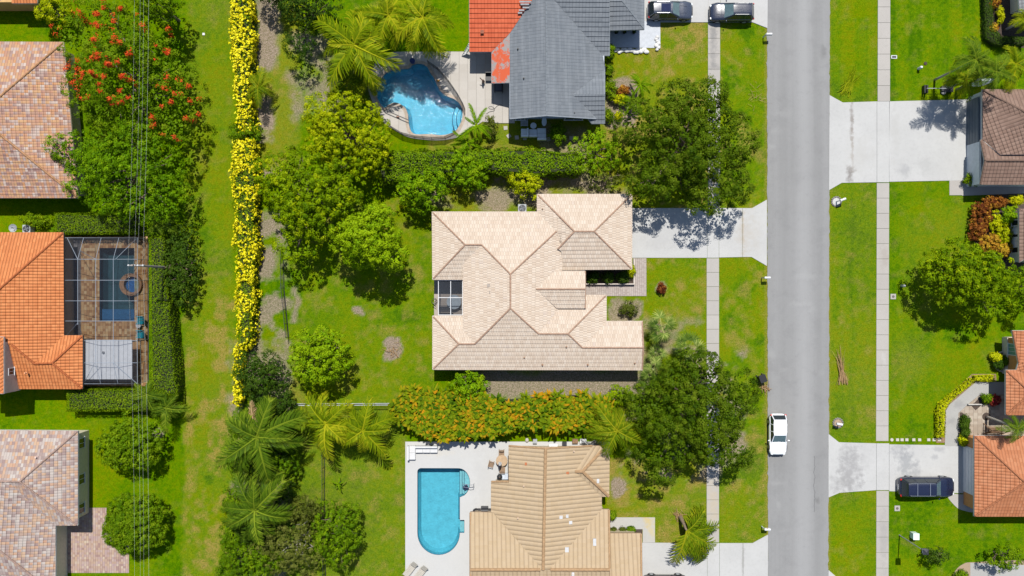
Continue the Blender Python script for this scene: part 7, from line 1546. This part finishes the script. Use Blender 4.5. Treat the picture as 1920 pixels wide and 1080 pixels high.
# ------------------------------------------------------------------ cars
def car(label, px, py, az, L, W, H, col_, kind='suv', rails=False, sunroof=False, bars=False, name='parked_car'):
    g = G(px, py, .5); r = thing(name, label, 'car', (g.x, g.y, .03), 'parked cars', R(az)); P = paint(name + '_paint_%d' % px, col_); hl = L / 2; hw = W / 2
    belt = H * .60 if kind == 'suv' else H * .62; hood = belt * (.98 if kind == 'suv' else .93)
    xs = np.linspace(-hl, hl, 29); ws = hl - .62 - L * .17     # windscreen foot
    xr = -hl + (.10 if kind != 'sedan' else .75)              # rear of glass
    m = MB(); V = []; n = len(xs); prof = []
    for x in xs:
        t = abs(x) / hl; w = hw * (1 - (.20 if kind == 'suv' else .30) * max(0, (t - .72) / .28) ** 2.2 - (.10 if t > .985 else 0))
        top = belt
        if x > ws: u = (x - ws) / (hl - ws); top = hood - (hood - .68) * u ** 2.4
        elif x < xr + .25: u = min(1, (xr + .25 - x) / .5); top = belt - .10 * u
        e = 1 - max(0, (t - .93) / .07) * .16
        prof.append([(-w * .90, .22), (-w * .985, .34), (-w, .55), (-w * .985, top * .80 * e), (-w * .90, top * .965 * e), (-w * .70, top * e), (-w * .35, (top + .022) * e), (0, (top + .03) * e), (w * .35, (top + .022) * e), (w * .70, top * e), (w * .90, top * .965 * e), (w * .985, top * .80 * e), (w, .55), (w * .985, .34), (w * .90, .22)])
    k = len(prof[0]); V = [(x, y, z) for x, pr in zip(xs, prof) for y, z in pr]; F = [(i * k + j, i * k + j + 1, (i + 1) * k + j + 1, (i + 1) * k + j)[::-1] for i in range(n - 1) for j in range(k - 1)]
    F += [tuple(range(k)), tuple(range((n - 1) * k, n * k))[::-1]]; m.add(V, F); b = m.obj('body', P, r, local=True, smooth=True)
    wt = ws - .85; rt = xr + .40                                # roof front and rear
    bw, tw = hw * .91, hw * (.69 if kind == 'suv' else .75); zb, zt = belt - .02, H - .045
    lo = [(ws, bw * .86), (ws - .12, bw), (xr + .18, bw), (xr, bw * .84)]; hi = [(wt, tw * .90), (wt - .10, tw), (rt + .10, tw), (rt, tw * .92)]
    def ring(l, z, crown=0): return [(x, y, z) for x, y in l] + [(x, -y, z) for x, y in l[::-1]]
    A = ring(lo, zb); B = ring(hi, zt); N = 8
    m = MB(); m.add([A[0], A[7], B[7], B[0]], [(0, 1, 2, 3)]); m.obj('windscreen', GLASSB, r, local=True)
    m = MB(); m.add([A[3], A[4], B[4], B[3]], [(3, 2, 1, 0)]); m.obj('rear_window', GLASS, r, local=True)
    for s in (0, 1):
        q = (0, 1, 2, 3) if s == 0 else (7, 6, 5, 4); m = MB()
        for i, j in zip(q[:-1], q[1:]): m.add([A[i], A[j], B[j], B[i]], [(0, 1, 2, 3)])
        m.obj('side_window', GLASS, r, local=True)
    m = MB()
    for i in (0, 3, 4, 7): m.tube([Vector(A[i]), Vector(B[i])], [.05, .045], 5)
    for sy in (1, -1):
        for fx in (.42, .72): x0 = ws - .12 + (xr + .30 - ws) * fx; m.tube([(x0, sy * bw * 1.0, zb), (x0 * .96 - .02, sy * tw * 1.01, zt)], .03, 5)
    m.obj('pillar', P, r, local=True)
    m = MB(); nx = 9; rows = []
    for i in range(nx):
        t = i / (nx - 1); x = rt - .03 + (wt + .03 - rt + .03) * t; e = 1 - .10 * abs(2 * t - 1) ** 4; cz = .045 * (1 - (2 * t - 1) ** 4)
        rows.append([(x, y * tw * e, zt + .035 * (1 - y ** 4) + cz * .4 - (0.03 if abs(y) == 1 else 0)) for y in (-1, -.9, -.5, 0, .5, .9, 1)])
    V = [p for q in rows for p in q]; m.add(V, [(i * 7 + j, (i + 1) * 7 + j, (i + 1) * 7 + j + 1, i * 7 + j + 1) for i in range(nx - 1) for j in range(6)]); m.obj('roof', P, r, local=True, smooth=True)
    if sunroof:
        m = MB(); m.box(rt + (wt - rt) * .38, -tw * .62, zt + .03, rt + (wt - rt) * .90, tw * .62, zt + .066); m.obj('sunroof', plain('tinted_glass', (.012, .018, .05), .08) if 'tinted_glass' not in bpy.data.materials else bpy.data.materials['tinted_glass'], r, local=True)
    if rails:
        for sy in (-1, 1): m = MB(); m.tube([(rt + .15, sy * tw * .88, zt + .03), (rt + .3, sy * tw * .88, zt + .09), (wt - .3, sy * tw * .88, zt + .09), (wt - .1, sy * tw * .88, zt + .03)], .028, 6); m.obj('roof_rail', CHROME, r, local=True)
    if bars:
        for f in (.30, .76): x = rt + (wt - rt) * f; m = MB(); m.box(x - .03, -tw * .86, zt + .09, x + .03, tw * .86, zt + .12); m.obj('cross_bar', CHROME, r, local=True)
        m = MB()
        for y in (-.4, 0, .4): m.box(rt + .3, y * tw - .012, zt + .03, wt - .4, y * tw + .012, zt + .062)
        m.obj('roof_rib', P, r, local=True)
    for x in (-hl + L * .20, hl - L * .19):
        for sy in (-1, 1):
            m = MB(); y0 = sy * (hw - .20); y1 = sy * (hw + .012); m.tube([(x, y0, .34), (x, y1, .34)], .345, 18); w_ = m.obj('wheel', RUBBER, r, local=True); m = MB(); m.tube([(x, y1 - sy * .02, .34), (x, y1 + sy * .008, .34)], .21, 14); m.obj('rim', GALV, w_, local=True)
            m = MB(); m.tube([(x + .40 * math.cos(a), sy * (hw * .985), .36 + .40 * math.sin(a)) for a in np.linspace(0, math.pi, 9)], .035, 5); m.obj('wheel_arch', BLACK, r, local=True)
    for sy in (-1, 1):
        m = MB(); m.ellipsoid((ws - .22, sy * (hw + .10), belt + .06), (.07, .12, .075), 8, 6); m.obj('mirror', P, r, local=True)
        m = MB(); m.ellipsoid((hl - .16, sy * hw * .68, .66), (.15, .15, .06), 8, 5); m.obj('headlight', LENS, r, local=True)
        m = MB(); m.ellipsoid((-hl + .10, sy * hw * .80, belt * .90), (.10, .12, .10), 8, 5); m.obj('taillight', RED, r, local=True)
        m = MB(); m.tube([(hl - .65, sy * hw * .35, hood - .0), (ws + .05, sy * hw * .42, hood + .035)], .012, 4); m.obj('hood_crease', P, r, local=True)
    m = MB(); m.box(hl - .03, -hw * .45, .45, hl + .015, hw * .45, .62); m.obj('grille', BLACK, r, local=True)
    m = MB(); m.box(hl - .02, -.24, .34, hl + .02, .24, .44); m.box(-hl - .02, -.26, .55, -hl + .02, .26, .66); m.obj('number_plate', WHITE, r, local=True)
    m = MB(); m.tube([(ws - .02, -.1, zb + .03), (ws - .22, -bw * .6, zb + .13)], .012, 4); m.tube([(ws - .02, .35, zb + .03), (ws - .2, -.05, zb + .12)], .012, 4); m.obj('wiper', BLACK, r, local=True)
    return r
NAVY = (.018, .024, .055)
car('dark navy SUV with a panoramic roof parked nearest the grey garage', 1256, 21, 0, 4.65, 1.88, 1.66, (.035, .042, .062), 'suv', True, True)
car('black SUV facing the garage, parked across the pavement at the top', 1371, 24, 180, 4.55, 1.88, 1.66, (.014, .018, .035), 'suv', True)
car('white hatchback parked at the left kerb of the road', 1457.5, 814, -90, 4.25, 1.82, 1.48, (.72, .73, .75), 'hatch')
car('long navy SUV with roof bars on the drive of the terracotta house', 1735, 912, 0, 5.75, 2.05, 1.90, (.008, .011, .030), 'suv', True, False, True, 'parked_car')
car('black SUV cut by the bottom edge on the lower drive', 1246, 1094, 0, 4.5, 1.85, 1.66, (.03, .022, .022), 'suv', True)
